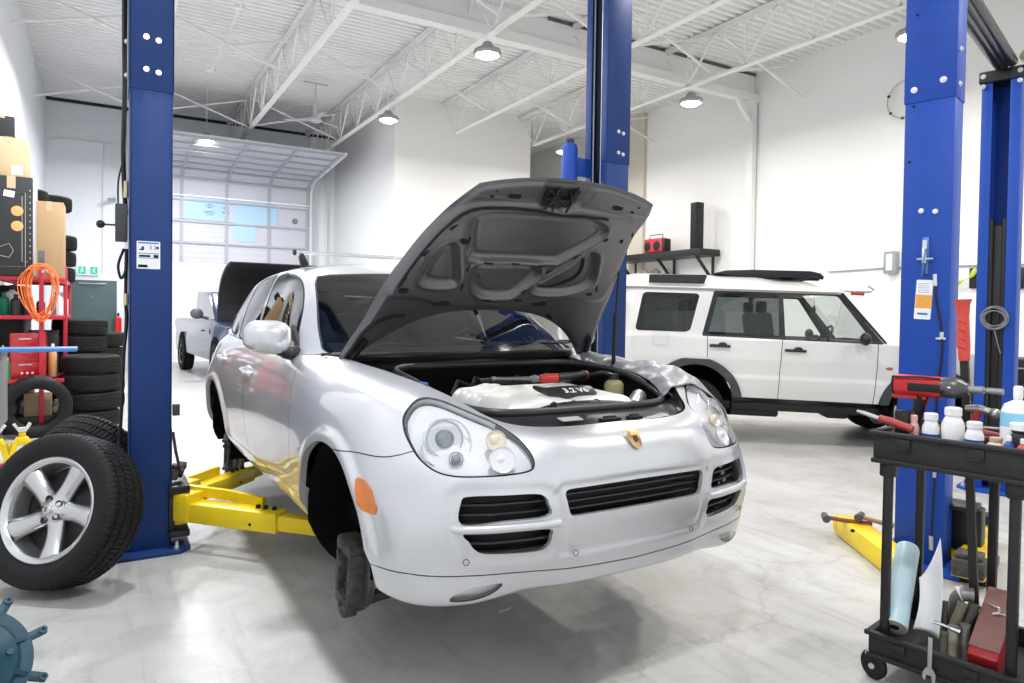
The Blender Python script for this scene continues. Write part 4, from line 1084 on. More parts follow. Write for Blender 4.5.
# ceiling fan and pendant conduit
r = thing('ceiling_fan', 'white industrial ceiling fan between the roof joists over the roller door', 'fan', (3.75, 14.4, 5.35))
m1 = MB(); m1.lathe([(0, 0), (.10, .01), (.13, .05), (.10, .09), (.06, .16), (.05, .16), (.045, .42), (0, .42)], 20); m1.build('motor', mat('fan_grey', (.5, .5, .52), rough=.5), r)
m1 = MB(); m1.cyl((0, 0, .42), (0, 0, .80), .014, None, 8); m1.box((0, 0, .80), (.5, .06, .02)); m1.build('down_rod', mat('fan_grey'), r)
for i in range(3):
    m1 = MB(); T_b = Matrix.Rotation(2 * PI * i / 3 + .5, 4, 'Z'); m1.T = T_b
    m1.prism([(.12, -.03), (.62, -.06), (.64, .06), (.12, .03)], .045, .055, Matrix.Rotation(.12, 4, 'X')); m1.build('blade', mat('fan_blade', (.45, .45, .47), rough=.5), r)
mb = MB(); mb.cyl((1.72, 9.5, 6.3), (1.72, 9.5, 5.9), .01); mb.tube([(1.72, 9.5, 5.92), (1.72, 14.0, 5.9)], .012, 8); mb.box((1.72, 10.9, 5.92), (.12, .12, .05), .01); mb.box((1.72, 14.0, 5.9), (.12, .12, .05), .01)
tag(mb.build('conduit', STL), 'thin white electrical conduit hanging under the deck near the left post', 'conduit')
r = thing('unit_heater', 'boxy off-white unit heater hanging under the roof at the top edge', 'heater', (2.15, 7.9, 5.62))
m1 = MB(); m1.box((0, 0, .25), (.95, .7, .5), .02); m1.build('cabinet', mat('heater_cream', (.75, .72, .66), rough=.5), r)
m1 = MB()
for i in range(6): m1.box((0, -.355, .08 + i * .07), (.8, .02, .03), 0, (.5, 0, 0))
m1.build('louvres', mat('heater_cream'), r)
m1 = MB(); [m1.cyl((x, 0, .5), (x, 0, .68), .008) for x in (-.4, .4)]; m1.build('hanger_rods', STL, r)
# roller door: panels curve back into the hall, bottom edge standing open
rdm = mat('roller_door_grey', (.60, .60, .65), rough=.45, bump=(3, .05))
RD = thing('roller_door', 'grey sectional overhead door standing half open with daylight below', 'garage door', ((DX0 + DX1) / 2, YB - .18, 0)); RD['kind'] = 'structure'
hw = (DX1 - DX0) / 2
def curve_pt(s):  # s metres above the straight part
    Rc = .40; z0 = 4.52; A_ = 1.50
    if s < Rc * A_: a = s / Rc; return (-Rc * (1 - math.cos(a)), z0 + Rc * math.sin(a), a)
    a = A_; d = s - Rc * A_; return (-Rc * (1 - math.cos(a)) - d * math.sin(a), z0 + Rc * math.sin(a) + d * math.cos(a), a)
for i in range(10):
    s0, s1 = 2.64 + i * .53, 2.64 + (i + 1) * .53
    def P(s): return (0, s, 0) if s <= 4.52 else curve_pt(s - 4.52)
    a_, b_ = P(s0 + .004), P(s1 - .004)
    ang = math.atan2(-(b_[0] - a_[0]), b_[1] - a_[1]); L_ = math.hypot(b_[0] - a_[0], b_[1] - a_[1])
    m1 = MB(); m1.T = Matrix.Translation((0, a_[0], a_[1])) @ Matrix.Rotation(ang, 4, 'X')
    m1.box((0, 0, L_ / 2), (2 * hw, .045, L_))
    for q in (.13, .26, .40): m1.box((0, -.026, q), (2 * hw, .008, .012))
    pn_ = m1.build('door_panel', rdm, RD, smooth=0)
    m1 = MB(); m1.T = Matrix.Translation((0, a_[0], a_[1])) @ Matrix.Rotation(ang, 4, 'X')
    for x in (-hw + .04, -hw * .5, 0, hw * .5, hw - .04): m1.box((x, -.035, L_ / 2), (.07, .04, L_ - .02))
    m1.box((0, -.04, L_ - .035), (2 * hw, .05, .045)); m1.build('stile', mat('door_stile_grey', (.42, .42, .47), rough=.45), pn_, smooth=0)
for sx in (-1, 1):
    m1 = MB(); pts = [(sx * (hw + .05), -.03, .0), (sx * (hw + .05), -.03, 4.52)] + [(sx * (hw + .05), curve_pt(s)[0] - .03, curve_pt(s)[1]) for s in np.arange(.1, 3.5, .15)]
    m1.tube(pts, 0, sq=(.06, .06)); m1.build('track', STL, RD)
bl = mat('blue_film', (.42, .62, .80), rough=.3)
for x0, x1, z0, z1 in ((-1.03, .07, 3.72, 4.26), (.16, 1.26, 3.70, 4.26), (.16, .72, 3.22, 3.70)):
    m1 = MB().box(((x0 + x1) / 2, -.034, (z0 + z1) / 2), (x1 - x0, .006, z1 - z0)); m1.build('blue_sheet', bl, RD)
txt = mat('blue_print', (.03, .16, .42), rough=.4)
m1 = MB(); [m1.box((x, -.0385, z + .58), (w_, .002, .014)) for x, z, w_ in ((-.40, 3.54, .10), (-.40, 3.50, .20), (-.40, 3.46, .10), (-.40, 3.36, .22), (-.40, 3.33, .26), (-.40, 3.28, .18), (-.82, 3.62, .10), (.02, 3.62, .10), (-.02, 3.50, .14), (-.02, 3.46, .14), (-.02, 3.38, .18), (-.02, 3.35, .16))]
m1.build('print_marks', txt, RD)
m1 = MB(); m1.box((0, -.05, 4.30), (2 * hw, .03, .035)); m1.build('seam_daylight_strip', mat('strip_white', (.95, .95, .95), rough=.5), RD)  # white strip added to stand for daylight showing through the panel seam
m1 = MB(); m1.lathe([(0, 0), (.06, .004), (.08, .0)], 16, (1.72, -.03, 3.86), (0, -1, 0)); m1.build('round_patch', mat('patch_dark', (.22, .22, .24), rough=.7), RD)
# personnel door, exit sign, fittings on the back wall
mb = MB(); mb.box((-.23, YB - .02, 1.06), (1.0, .05, 2.12), .004); struct('door_1', mb, mat('dark_green_door', (.06, .10, .10), rough=.5))
mb = MB(); mb.box((-.23, YB - .05, 1.72), (.02, .02, .02)); mb.tube([(-.5, YB - .06, 2.04), (-.18, YB - .14, 2.04), (.05, YB - .06, 2.04)], .015, 6); tag(mb.build('door_closer', alu), 'silver door closer arm at the top of the dark green door', 'door closer')
r = thing('exit_sign', 'white exit sign with two green running-figure panels above the green door', 'sign', (-.32, YB - .05, 2.30))
m1 = MB(); m1.box((0, 0, .06), (.46, .05, .26), .01); m1.build('sign_case', mat('sign_white', (.85, .85, .85), rough=.4), r)
for x in (-.12, .12):
    m1 = MB(); m1.box((x, -.03, .05), (.15, .01, .17)); m1.build('green_panel', mat('exit_green', (0, .32, .18), rough=.4, emit=(0, .5, .3), estr=.5), r)
    m1 = MB(); m1.sphere((x + .01, -.037, .11), .015, 8); m1.tube([(x, -.037, .095), (x - .01, -.037, .05), (x + .03, -.037, .0)], .010, 6); m1.tube([(x - .01, -.037, .05), (x - .04, -.037, -.01)], .009, 6); m1.tube([(x + .045, -.037, .06), (x, -.037, .08), (x - .045, -.037, .06)], .007, 6); m1.build('running_figure', mat('sign_white'), r)
mb = MB(); mb.tube([(-1.1, YB - .03, 5.3), (-.9, YB - .03, 5.38), (.2, YB - .03, 5.38)], .012, 6); mb.tube([(-.02, YB - .03, 5.36), (-.02, YB - .03, 2.3)], .012, 6); mb.tube([(-.55, YB - .10, 5.0), (-.35, YB - .12, 4.88), (-.04, YB - .04, 4.9)], .010, 6)
tag(mb.build('wall_conduit', STL), 'thin grey conduit looping down the back wall above the exit sign', 'conduit')
r = thing('security_camera', 'small wall camera beside the left blue post high on the back wall', 'camera', (.20, YB - .15, 4.05))
m1 = MB(); m1.cyl((0, 0, 0), (-.10, -.16, -.03), .045, .04, 12); m1.sphere((0, .05, 0), .06, 10); m1.build('housing', mat('camera_grey', (.35, .35, .37), rough=.4), r)
mb = MB(); mb.box((.30, YB - .045, 1.0), (.06, .09, .3)); mb.cyl((.30, YB - .15, .85), (.30, YB - .15, 1.25), .075, .07, 14, bev=.02); fe = tag(mb.build('fire_extinguisher', mat('extinguisher_red', (.6, .02, .02), rough=.3)), 'red fire extinguisher on the back wall right of the green door', 'fire extinguisher')
mb = MB(); mb.box((.30, YB - .15, 1.31), (.05, .08, .08), .01); mb.build('valve', blackpl, fe)
# ------------------------------------------------------------ two-post lifts
blue = mat('blue_lift_paint', (.010, .040, .17), rough=.5, spec=.35, bump=(90, .12, .003), noise=(3, (.008, .03, .13), .5))
blue2 = mat('bright_blue_lift_paint', (.010, .062, .36), rough=.5, spec=.35, bump=(90, .12, .003), noise=(3, (.009, .05, .30), .5))
yellow = mat('yellow_arm_paint', (.85, .62, .01), rough=.38, bump=(50, .1, .003), noise=(5, (.70, .48, .01), .4))
bolt_m = mat('zinc_bolt', (.75, .76, .78), rough=.3, metal=.8)
paper_w = mat('label_white', (.85, .86, .88), rough=.5)
def column(name, label, loc, rz, bl_, h=3.57, joint=2.75, W=.30, D=.25, back_bolts=True):
    """Channel column, opening towards local +x, back face towards -x."""
    r = thing(name, label, 'car lift', (loc[0], loc[1], 0), (0, 0, rz))
    t = .012
    def chan(z0, z1, w_, d_):
        m1 = MB(); zc, hz_ = (z0 + z1) / 2, z1 - z0
        m1.box((-d_ / 2 + t / 2, 0, zc), (t, w_, hz_), .004); 
        for s_ in (-1, 1):
            m1.box((0, s_ * (w_ / 2 - t / 2), zc), (d_ - .001, t, hz_ - .001), .004)
            m1.box((d_ / 2 - t / 2, s_ * (w_ / 2 - .04), zc), (t, .08, hz_ - .002), .004)
        return m1
    chan(.02, joint, W, D).build('column', bl_, r)
    if h > joint: chan(joint - .02, h, W + .012, D + .012).build('upper_column', bl_, r)
    m1 = MB(); m1.prism([(-.22, -.24), (.16, -.24), (.22, -.17), (.22, .17), (.16, .24), (-.22, .24)], 0, .022, None, .003); m1.build('base_plate', bl_, r)
    for x, y in ((-.18, -.205), (-.18, .205), (.14, -.195), (.14, .195)):
        m1 = MB(); m1.cyl((x, y, .022), (x, y, .042), .016, None, 6); m1.cyl((x, y, .04), (x, y, .07), .009, None, 8); m1.build('anchor_bolt', bolt_m, r)
    return r
def bolt(r, p, n, rad=.011):
    m1 = MB(); n = Vector(n); p = Vector(p)
    m1.cyl(p, p + n * .006, rad * 1.25, None, 14); m1.cyl(p + n * .006, p + n * .014, rad * .85, rad * .7, 6); m1.build('bolt', bolt_m, r)
def arm(r, p, q, w0=.13, hgt=.11, name='lift_arm', brace=None, tip=.35):
    """Telescopic box arm from p to q with an optional gusset bar."""
    p, q = Vector(p), Vector(q); d = (q - p); L = d.length; ang = math.atan2(d.y, d.x)
    T_ = Matrix.Translation(p) @ Matrix.Rotation(ang, 4, 'Z')
    m1 = MB(); m1.T = T_
    m1.box((L * .36, 0, 0), (L * .72, w0, hgt), .012); m1.cyl((0, 0, -hgt / 2 - .02), (0, 0, hgt / 2 + .05), .075, None, 24, bev=.006)
    m1.box((L * .06, 0, .03), (.14, w0 * 1.25, .17), .012)
    a = m1.build(name, yellow, r)
    m1 = MB(); m1.T = T_; m1.box((L * .78, 0, -.002), (L * .44, w0 * .74, hgt * .74), .008)
    m1.cyl((L, 0, -hgt * .37), (L, 0, hgt * .37), w0 * .42, None, 20); e = m1.build('arm_extension', yellow, a)
    m1 = MB(); m1.T = T_; m1.cyl((L, 0, hgt * .37), (L, 0, hgt * .37 + .05), .022, None, 12); m1.cyl((L, 0, hgt * .37 + .045), (L, 0, hgt * .37 + .07), .06, .065, 20); m1.build('lifting_pad', blackrub, e)
    m1 = MB(); m1.T = T_
    for x in (L * .55, L * .60, L * .66): m1.cyl((x, .01, hgt / 2), (x, .01, hgt / 2 + .02), .016, .012, 8)
    m1.cyl((L * .55, -w0 / 2 - .002, -.02), (L * .55, -w0 / 2 + .01, -.02), .010, None, 8)
    m1.build('arm_pins', gapm, a)
    if brace:
        m1 = MB(); m1.tube(brace, 0, sq=(.035, .06)); m1.build('brace_bar', yellow, a)
    return r
# --- left post of the SUV's lift
LP_ = column('lift_post', 'dark blue lift post at the left with yellow arms reaching under the silver SUV', (.245, 4.81), 0, blue, W=.28, D=.228, h=4.7, joint=2.80)
for x, z, n_ in ((-.02, 3.02, 0), (.045, 3.01, 0), (-.02, 2.83, 0), (.045, 2.82, 0)): bolt(LP_, (x - .01, -.147, z + .07), (0, -1, 0), .013)
for z in (2.80, 3.00): bolt(LP_, (-.129, -.06, z + .07), (-1, 0, 0), .013)
m1 = MB(); m1.box((-.155, -.05, 1.99), (.065, .11, .22), .006); pb = m1.build('control_box', mat('dark_grey_box', (.05, .05, .055), rough=.5), LP_)
m1 = MB(); m1.cyl((-.18, -.06, 1.975), (-.25, -.06, 1.975), .006, None, 8); m1.sphere((-.262, -.06, 1.975), .024, 14); m1.build('lever_knob', blackpl, pb)
cb_ = mat('black_cable', (.01, .01, .011), rough=.5)
m1 = MB(); m1.tube(smoothpoly([(-.140, .0, 4.6), (-.142, 0, 3.3), (-.138, .01, 2.8), (-.145, .0, 2.4), (-.130, .02, 2.05)], 6, False), .013, 8); m1.build('cable', cb_, LP_)
m1 = MB(); m1.tube(smoothpoly([(-.128, .03, 3.6), (-.132, -.02, 2.9), (-.138, -.01, 2.45), (-.17, .0, 2.25), (-.17, .0, 2.08)], 6, False), .005, 6); m1.build('cable', cb_, LP_)
m1 = MB(); m1.tube(smoothpoly([(-.14, .0, 1.84), (-.17, -.02, 1.74), (-.155, -.03, 1.66), (-.13, -.01, 1.72), (-.125, 0, 1.84)], 6, False), .008, 8); m1.build('cable', cb_, LP_)
m1 = MB(); m1.tube(smoothpoly([(-.126, .01, 1.84), (-.130, .0, 1.55), (-.125, .0, 1.40), (-.14, -.02, 1.2), (-.15, -.03, .9), (-.165, -.05, .55), (-.16, -.06, .12)], 6, False), .010, 8); m1.build('hose', cb_, LP_)
m1 = MB(); m1.cyl((-.128, .0, 1.50), (-.127, .0, 1.57), .016, None, 10); m1.cyl((-.13, .0, 2.15), (-.13, .0, 2.25), .014, None, 10); m1.build('hose_fitting', mat('brass', (.65, .55, .35), rough=.35, metal=.7), LP_)
T_s = Matrix.Translation((-.015, -.1415, 1.80)) @ Euler((PI / 2, 0, 0)).to_matrix().to_4x4()
m1 = MB(); m1.prism(rrect(.125, .165, .004, 2), -.001, .001, T_s); stk = m1.build('safety_label', paper_w, LP_)
m1 = MB()
for x, y, w_, h_ in ((0, .070, .105, .010), (.0, .012, .110, .020), (-.035, -.055, .050, .022)): m1.box((x, y, .0015), (w_, h_, .001))
m1.T = T_s
m1 = MB(); m1.T = T_s
for x, y, w_, h_ in ((0, .072, .110, .008), (.0, .010, .110, .004), (0, -.018, .110, .003)): m1.box((x, y, .0015), (w_, h_, .001))
m1.build('label_blue_lines', mat('label_blue', (.05, .15, .45), rough=.5), stk)
m1 = MB(); m1.T = T_s
for x, y, w_, h_ in ((-.03, .040, .012, .020), (-.036, .032, .022, .008), (.012, .045, .004, .026), (.035, .045, .004, .026), (.048, .045, .012, .016), (-.02, -.006, .060, .012), (.040, -.006, .026, .018), (-.03, -.066, .050, .016)): m1.box((x, y, .0015), (w_, h_, .001))
m1.build('label_pictograms', gapm, stk)
m1 = MB(); m1.box((.140, -.11, .86), (.04, .04, .07), .004); m1.build('stop_bracket', mat('dark_grey_box'), LP_)
# carriage inside the column
m1 = MB(); m1.box((.07, 0, .40), (.10, .22, .70), .01); m1.box((.155, -.02, .375), (.12, .32, .05), .008); m1.box((.155, -.02, .105), (.12, .32, .04), .008)
m1.box((.115, -.14, .24), (.035, .03, .28), .006); m1.box((.115, .12, .24), (.035, .03, .28), .006)
m1.build('carriage', blackpl, LP_)
for i in range(4):
    m1 = MB(); m1.box((.13 + .018 * i, -.07 + .03 * i, .45 + .03 * (i % 2)), (.05, .04, .06), .006, (.3 * i, .2, .1)); m1.build('arm_restraint_gear', darkmet, LP_)
m1 = MB(); m1.tube([(.125, -.09, .72), (.14, -.10, .60), (.17, -.08, .46)], .009, 8); m1.build('restraint_rod', darkmet, LP_)
arm(LP_, (.165, -.08, .235), (.86, -.86, .25), .13, .12, brace=[(.165, .0, .345), (.42, -.24, .33), (.60, -.45, .31)])
arm(LP_, (.165, .08, .25), (.90, .85, .28), .12, .10, brace=[(.165, .16, .33), (.40, .42, .33), (.46, .48, .33)])
# --- middle post, opening towards the SUV
CP_ = column('lift_post', 'blue lift post in the middle rising behind the raised bonnet', (3.79, 4.81), PI, blue, W=.29, D=.245, h=4.7, joint=2.80)
for x, z in ((-.06, 2.98), (-.01, 2.97), (-.06, 2.80), (-.01, 2.79)): bolt(CP_, (-x - .06, .152, z + .07), (0, 1, 0), .013)
for y in (-.085, .03):
    m1 = MB(); m1.cyl((.09, y, .3), (.09, y, 4.6), .008, None, 8); m1.build('lift_cable', mat('steel_cable', (.75, .77, .80), rough=.3, metal=.6), CP_)
m1 = MB(); m1.box((.05, 0, 2.6), (.02, .16, 4.1)); m1.build('slider_channel', mat('dark_channel', (.01, .012, .02), rough=.6), CP_)
# the opposite arms reach under the far sill
m1 = MB(); m1.box((.08, 0, .52), (.10, .22, .68), .01); m1.build('carriage', blackpl, CP_)
arm(CP_, (.165, .08, .235), (1.05, .85, .25), .13, .12); arm(CP_, (.165, -.08, .25), (1.05, -.85, .28), .12, .10)
r = thing('air_tank', 'rounded blue tank mounted behind the raised bonnet beside the middle post', 'tank', (3.455, 4.90, 2.56))
m1 = MB(); m1.lathe([(.0, 0), (.05, .0), (.068, .02), (.070, .06), (.070, .34), (.062, .375), (.035, .395), (0, .40)], 28); m1.box((.145, 0, .2), (.16, .03, .16), .004); m1.build('tank_shell', blue2, r)
m1 = MB(); m1.cyl((0, 0, .395), (0, 0, .43), .022, None, 10); m1.cyl((-.03, 0, .425), (.03, 0, .425), .010, None, 8); m1.sphere((.03, .0, .42), .014, 8); m1.sphere((-.03, 0, .415), .012, 8); m1.build('valve', darkmet, r)
# --- right-hand lift: near post shows its back
a2 = math.atan2(.67, 2.5)
RP = column('lift_post', 'bright blue lift post at the right standing behind the black tool cart', (4.308, 2.317), a2, blue2, W=.262, D=.20, h=3.75, joint=2.80)
for y, z in ((.10, 2.855), (-.085, 2.885)): bolt(RP, (-.107, y * .82, z), (-1, 0, 0), .015)
for y, z in ((.03, 2.13), (-.045, 2.12)): bolt(RP, (-.101, y, z), (-1, 0, 0), .012)
for z in (2.86, 3.06): bolt(RP, (-.05, -.138, z), (0, -1, 0), .014)
bolt(RP, (-.107, -.07, 3.36), (-1, 0, 0), .009)
for y, z in ((.075, 3.30), (.085, 2.76), (.10, 2.43)):
    m1 = MB(); m1.cyl((-.1085 if z > 2.8 else -.1025, y, z), (-.096, y, z), .008, None, 10); m1.build('bolt_hole', gapm, RP)
# safety latch
m1 = MB(); m1.box((-.105, -.0, 1.86), (.012, .034, .22), .003); m1.box((-.13, -.0, 1.82), (.03, .008, .16), .002, (.1, 0, 0)); sl = m1.build('safety_latch', mat('latch_blue_grey', (.10, .20, .42), rough=.35, metal=.4), RP)
m1 = MB(); m1.cyl((-.13, .0, 1.90), (-.13, .0, 1.95), .013, None, 10); m1.cyl((-.13, .04, 1.84), (-.13, -.045, 1.84), .006, None, 8); m1.box((-.135, .0, 1.86), (.01, .022, .09), .002); m1.build('latch_pin', bolt_m, sl)
T_s = Matrix.Translation((-.1015, .005, 1.60)) @ Matrix(((0, 0, -1, 0), (-1, 0, 0, 0), (0, 1, 0, 0), (0, 0, 0, 1))) @ Matrix.Rotation(-.05, 4, 'Z')
m1 = MB(); m1.prism(rrect(.088, .235, .004, 2), -.001, .001, T_s); stk = m1.build('warning_label', paper_w, RP)
m1 = MB(); m1.T = T_s; m1.box((0, -.012, .0015), (.084, .080, .001)); m1.build('label_orange_panel', mat('label_orange', (.85, .38, .05), rough=.5), stk)
m1 = MB(); m1.T = T_s
for y in (.095, .082, .070, .056, .044): m1.box((-.005, y, .0016), (.06, .003, .001))
for x, y in ((-.02, .0), (.0, .0), (.02, -.02), (-.02, -.03)): m1.box((x, y, .0025), (.008, .008, .001))
m1.build('label_text_lines', mat('label_grey', (.35, .36, .38), rough=.5), stk)
m1 = MB(); m1.T = T_s; m1.box((0, -.085, .0016), (.055, .012, .001)); m1.build('label_blue_bar', mat('label_blue'), stk)
# hydraulic hose on the back of the post
m1 = MB(); m1.tube(smoothpoly([(-.107, -.055, 1.70), (-.109, -.062, 1.60), (-.110, -.090, 1.45), (-.109, -.100, 1.30), (-.110, -.085, 1.10), (-.109, -.075, .9), (-.110, -.085, .70), (-.112, -.075, .40), (-.112, -.070, .12)], 6, False), .006, 8); m1.build('hose', cb_, RP)
m1 = MB(); m1.cyl((-.109, -.055, 1.68), (-.109, -.052, 1.75), .011, None, 10); m1.build('hose_fitting', bolt_m, RP); m1 = MB(); m1.cyl((-.109, -.093, 1.37), (-.109, -.096, 1.41), .011, None, 10); m1.box((-.107, -.09, 1.37), (.01, .05, .014), .002); m1.build('hose_clamp', bolt_m, RP)
m1 = MB(); m1.cyl((-.110, -.078, .55), (-.110, -.08, .62), .010, None, 8); m1.build('hose_fitting', bolt_m, RP)
m1 = MB(); m1.cyl((-.112, -.072, .12), (-.112, -.07, .2), .012, None, 8); m1.build('hose_fitting', bolt_m, RP)
m1 = MB(); m1.box((.08, 0, .20), (.16, .22, .34), .01); m1.box((.17, -.20, .22), (.12, .16, .26), .01); m1.box((.12, -.18, .36), (.20, .16, .03), .006); m1.build('carriage', blackpl, RP)
arm(RP, (.20, -.14, .09), (.70, -.20, .09), .12, .10)
# arm parked on the floor on the left of the near right post
r = thing('loose_arm', 'yellow lift arm parked low on the floor left of the near right post', 'lift arm', (4.10, 2.62, 0))
p0, p1 = Vector((.02, -.12, .09)), Vector((.26, .22, .09))
dd = (p1 - p0); an = math.atan2(dd.y, dd.x)
m1 = MB(); m1.T = Matrix.Translation(((p0 + p1) / 2)) @ Matrix.Rotation(an, 4, 'Z') @ Matrix.Rotation(.0, 4, 'Y'); m1.box((-.18, 0, -.02), (.86, .15, .13), .012); m1.box((.24, 0, -.02), (.10, .15, .10), .012, None); m1.build('arm_box', yellow, r)
m1 = MB(); m1.cyl((-.03, .0, .135), (-.03, .0, .15), .012); m1.build('pin', gapm, r)
def hammer(loc, rz, label, head, hand, L=.28):
    r = thing('hammer', label, 'hammer', loc, (0, 0, rz))
    m1 = MB(); m1.cyl((-.05, 0, 0), (.055, 0, 0), .026, .022, 14, bev=.004); m1.build('head', mat('hammer_steel', (.12, .12, .12), rough=.5, metal=.6), r)
    m1 = MB(); m1.tube([(0, .0, 0), (0, -L * .4, -.01), (0, -L, -.02)], [.013, .014, .018], 10); m1.build('handle', head, r)
hammer((4.14, 2.86, .155), .75, 'hammer with a reddish-brown handle lying over the tip of the parked yellow arm', mat('handle_brown', (.28, .07, .04), rough=.5), None)
hammer((4.30, 2.72, .175), .35, 'dark hammer lying on the parked yellow arm beside the cart leg', mat('handle_tan', (.40, .26, .14), rough=.6), None, .2)
# foot pad of the far arm seen between the cart legs
r = thing('loose_arm', 'yellow lift arm with a dark worn pad right of the near right post', 'lift arm', (4.24, 2.0, 0))
m1 = MB(); m1.prism([(-.14, -.07), (.10, -.10), (.50, -.06), (.50, .06), (.10, .10), (-.14, .07)], .05, .13, Matrix.Rotation(.32, 4, 'Z'), .008); m1.build('arm_box', yellow, r)
m1 = MB(); m1.T = Matrix.Rotation(.32, 4, 'Z'); m1.box((-.12, 0, .12), (.16, .16, .10), .02); m1.box((-.12, 0, .185), (.12, .13, .03), .01); m1.build('worn_pad', darkmet, r)
m1 = MB(); m1.T = Matrix.Rotation(.32, 4, 'Z'); m1.box((.2, 0, .025), (.5, .16, .05), .004); m1.build('arm_foot', blackpl, r)
# --- far right post, opening towards the near one
FP = column('lift_post', 'open-channel blue lift post furthest right with black slider inside', (6.70, 3.02), a2 + PI, blue2, W=.285, D=.21, h=3.53, joint=3.53)
m1 = MB(); m1.box((.0, 0, 1.20), (.14, .20, 2.2), .01); [m1.cyl((.08, y, .2), (.08, y, 2.35), .022, None, 12) for y in (-.05, .05)]; m1.build('slider_guides', blackpl, FP)
m1 = MB(); m1.box((0, 0, 3.58), (.24, .33, .10), .01); m1.build('top_plate', blackpl, FP)
for y in (-.13, .13):
    for z in (3.50, 3.585): bolt(FP, (.122, y, z), (1, 0, 0), .016)
for z in (2.30, 2.05): bolt(FP, (-.09, .02, z), (1, 0, 0), .008)
r = thing('wire_coil', 'coil of grey wire hanging inside the far right blue post', 'wire', (6.585, 2.99, 1.5), (0, 0, a2))
m1 = MB()
for i in range(7): m1.torus(.090 - .004 * (i % 3), .004, (0, .004 * i - .01, .02 * math.sin(i * 2.1)), (-1, .12 * math.sin(i), .15 * math.cos(1.7 * i)), 36, 6, flat=1)
m1.tube([(0, 0, -.1), (-.02, -.03, -.22), (-.01, -.05, -.30)], .004, 6); m1.build('coil', mat('grey_wire', (.22, .23, .235), rough=.5), r)
# black overhead tube joining the tops of the right-hand posts
r = thing('overhead_beam', 'black ribbed overhead tube slanting down to the far right blue post', 'beam', (5.4, 2.65, 3.6))
pa, pb_ = Vector((-1.0, -.27, .10)), Vector((1.20, .32, .07))
m1 = MB()
for o in (-.07, 0.0, .07): m1.tube([pa + Vector((-.06, 1, 0)) * o * .7, pb_ + Vector((-.06, 1, 0)) * o * .7], .044, 14)
m1.build('tube', mat('black_gloss_steel', (.015, .015, .017), rough=.28, bump=(8, .2)), r)
r = thing('strap', 'olive webbing strap with a metal ring looped at the top of the far right post', 'strap', (6.66, 2.90, 3.62))
m1 = MB(); m1.tube(smoothpoly([(-.05, -.12, .02), (.02, -.02, .12), (.10, -.10, .22), (.16, -.16, .10), (.08, -.16, -.0), (.0, -.14, .04)], 6, True), 0, closed=True, sq=(.012, .055)); m1.tube(smoothpoly([(.12, -.12, .2), (.15, -.10, .6), (.14, -.08, 1.5)], 5, False), .012, 6); m1.build('webbing', mat('olive_webbing', (.16, .15, .08), rough=.8), r)
m1 = MB(); m1.torus(.045, .010, (.02, -.13, .16), (1, .3, 0), 20, 8); m1.cyl((-.12, -.10, .01), (.06, -.13, .03), .022, .018, 10); m1.sphere((-.03, -.13, .05), .03, 10); m1.build('metal_ring', bolt_m, r)
# ------------------------------------------------------------ tyres and wheels
tyre_m = mat('tyre_rubber', (.0075, .0075, .008), rough=.6, spec=.35, bump=(60, .15, .002))
tyre_d = mat('dusty_tyre_rubber', (.014, .0135, .013), rough=.75, spec=.3, bump=(40, .2, .002), noise=(9, (.008, .008, .008), .6))
def tyre_mesh(R, W, ri, n=120, grooves=(-.62, -.22, .22, .62), sipes=64, detail=True):
    prof = []
    h = W / 2
    tread = .80 * h
    prof += [(ri, -h * .74, 0), (ri + .012, -h * .80, 0), (ri + (R - ri) * .30, -h * .985, 0), (ri + (R - ri) * .45, -h * 1.0, 0), (ri + (R - ri) * .47, -h * 1.0, 0), (ri + (R - ri) * .70, -h * .96, 0), (R - .022, -h * .90, 1), (R - .008, -tread, 1)]
    ys = []
    gw_ = .0045
    for g in grooves:
        c = g * tread / .82
        ys += [(c - gw_, 0), (c - gw_ * .8, 1), (c + gw_ * .8, 1), (c + gw_, 0)]
    allp = [(-tread * .93, 0)]
    for i, (c, d) in enumerate(ys):
        allp.append((c, d))
        if i % 4 == 3 and i < len(ys) - 1: allp.append(((c + ys[i + 1][0]) / 2, 0))
    allp.append((tread * .93, 0))
    for c, d in allp: prof.append((R - .006 * (c / tread) ** 2 - (.008 if d else 0), c, 2 if d else 1))
    prof += [(p[0], -p[1], p[2]) for p in prof[:8][::-1]]
    prof += [(ri - .004, h * .70, 0), (ri - .004, -h * .70, 0)]
    k = len(prof); vs = []; fs = []
    for i in range(n):
        a = 2 * PI * i / n
        for j, (r, y, f) in enumerate(prof):
            rr = r
            if detail and f == 1:
                ph = (a / (2 * PI) * sipes + (y / W) * 1.6 * (1 if j % 2 else -1)) % 1
                if ph < .24: rr -= .006
            vs.append((rr * math.cos(a), y, rr * math.sin(a)))
    for i in range(n):
        ii = (i + 1) % n
        for j in range(k):
            jj = (j + 1) % k
            fs.append((i * k + j, i * k + jj, ii * k + jj, ii * k + j))
    return vs, fs
def tyre(name, label, R, W, ri, loc, rot, group=None, m=None, detail=True, n=96, sipes=64, cat='tyre'):
    mb = MB(); v, f = tyre_mesh(R, W, ri, n, sipes=sipes, detail=detail); mb.add(v, f)
    o = mb.build(name, m or tyre_d, None, smooth=40, merge=False)
    o.location = loc; o.rotation_euler = rot
    return tag(o, label, cat, group)
rimsil = mat('alloy_silver', (.62, .62, .62), rough=.27, metal=.85)
rimdark = mat('wheel_well_dark', (.05, .05, .05), rough=.6, metal=.3)
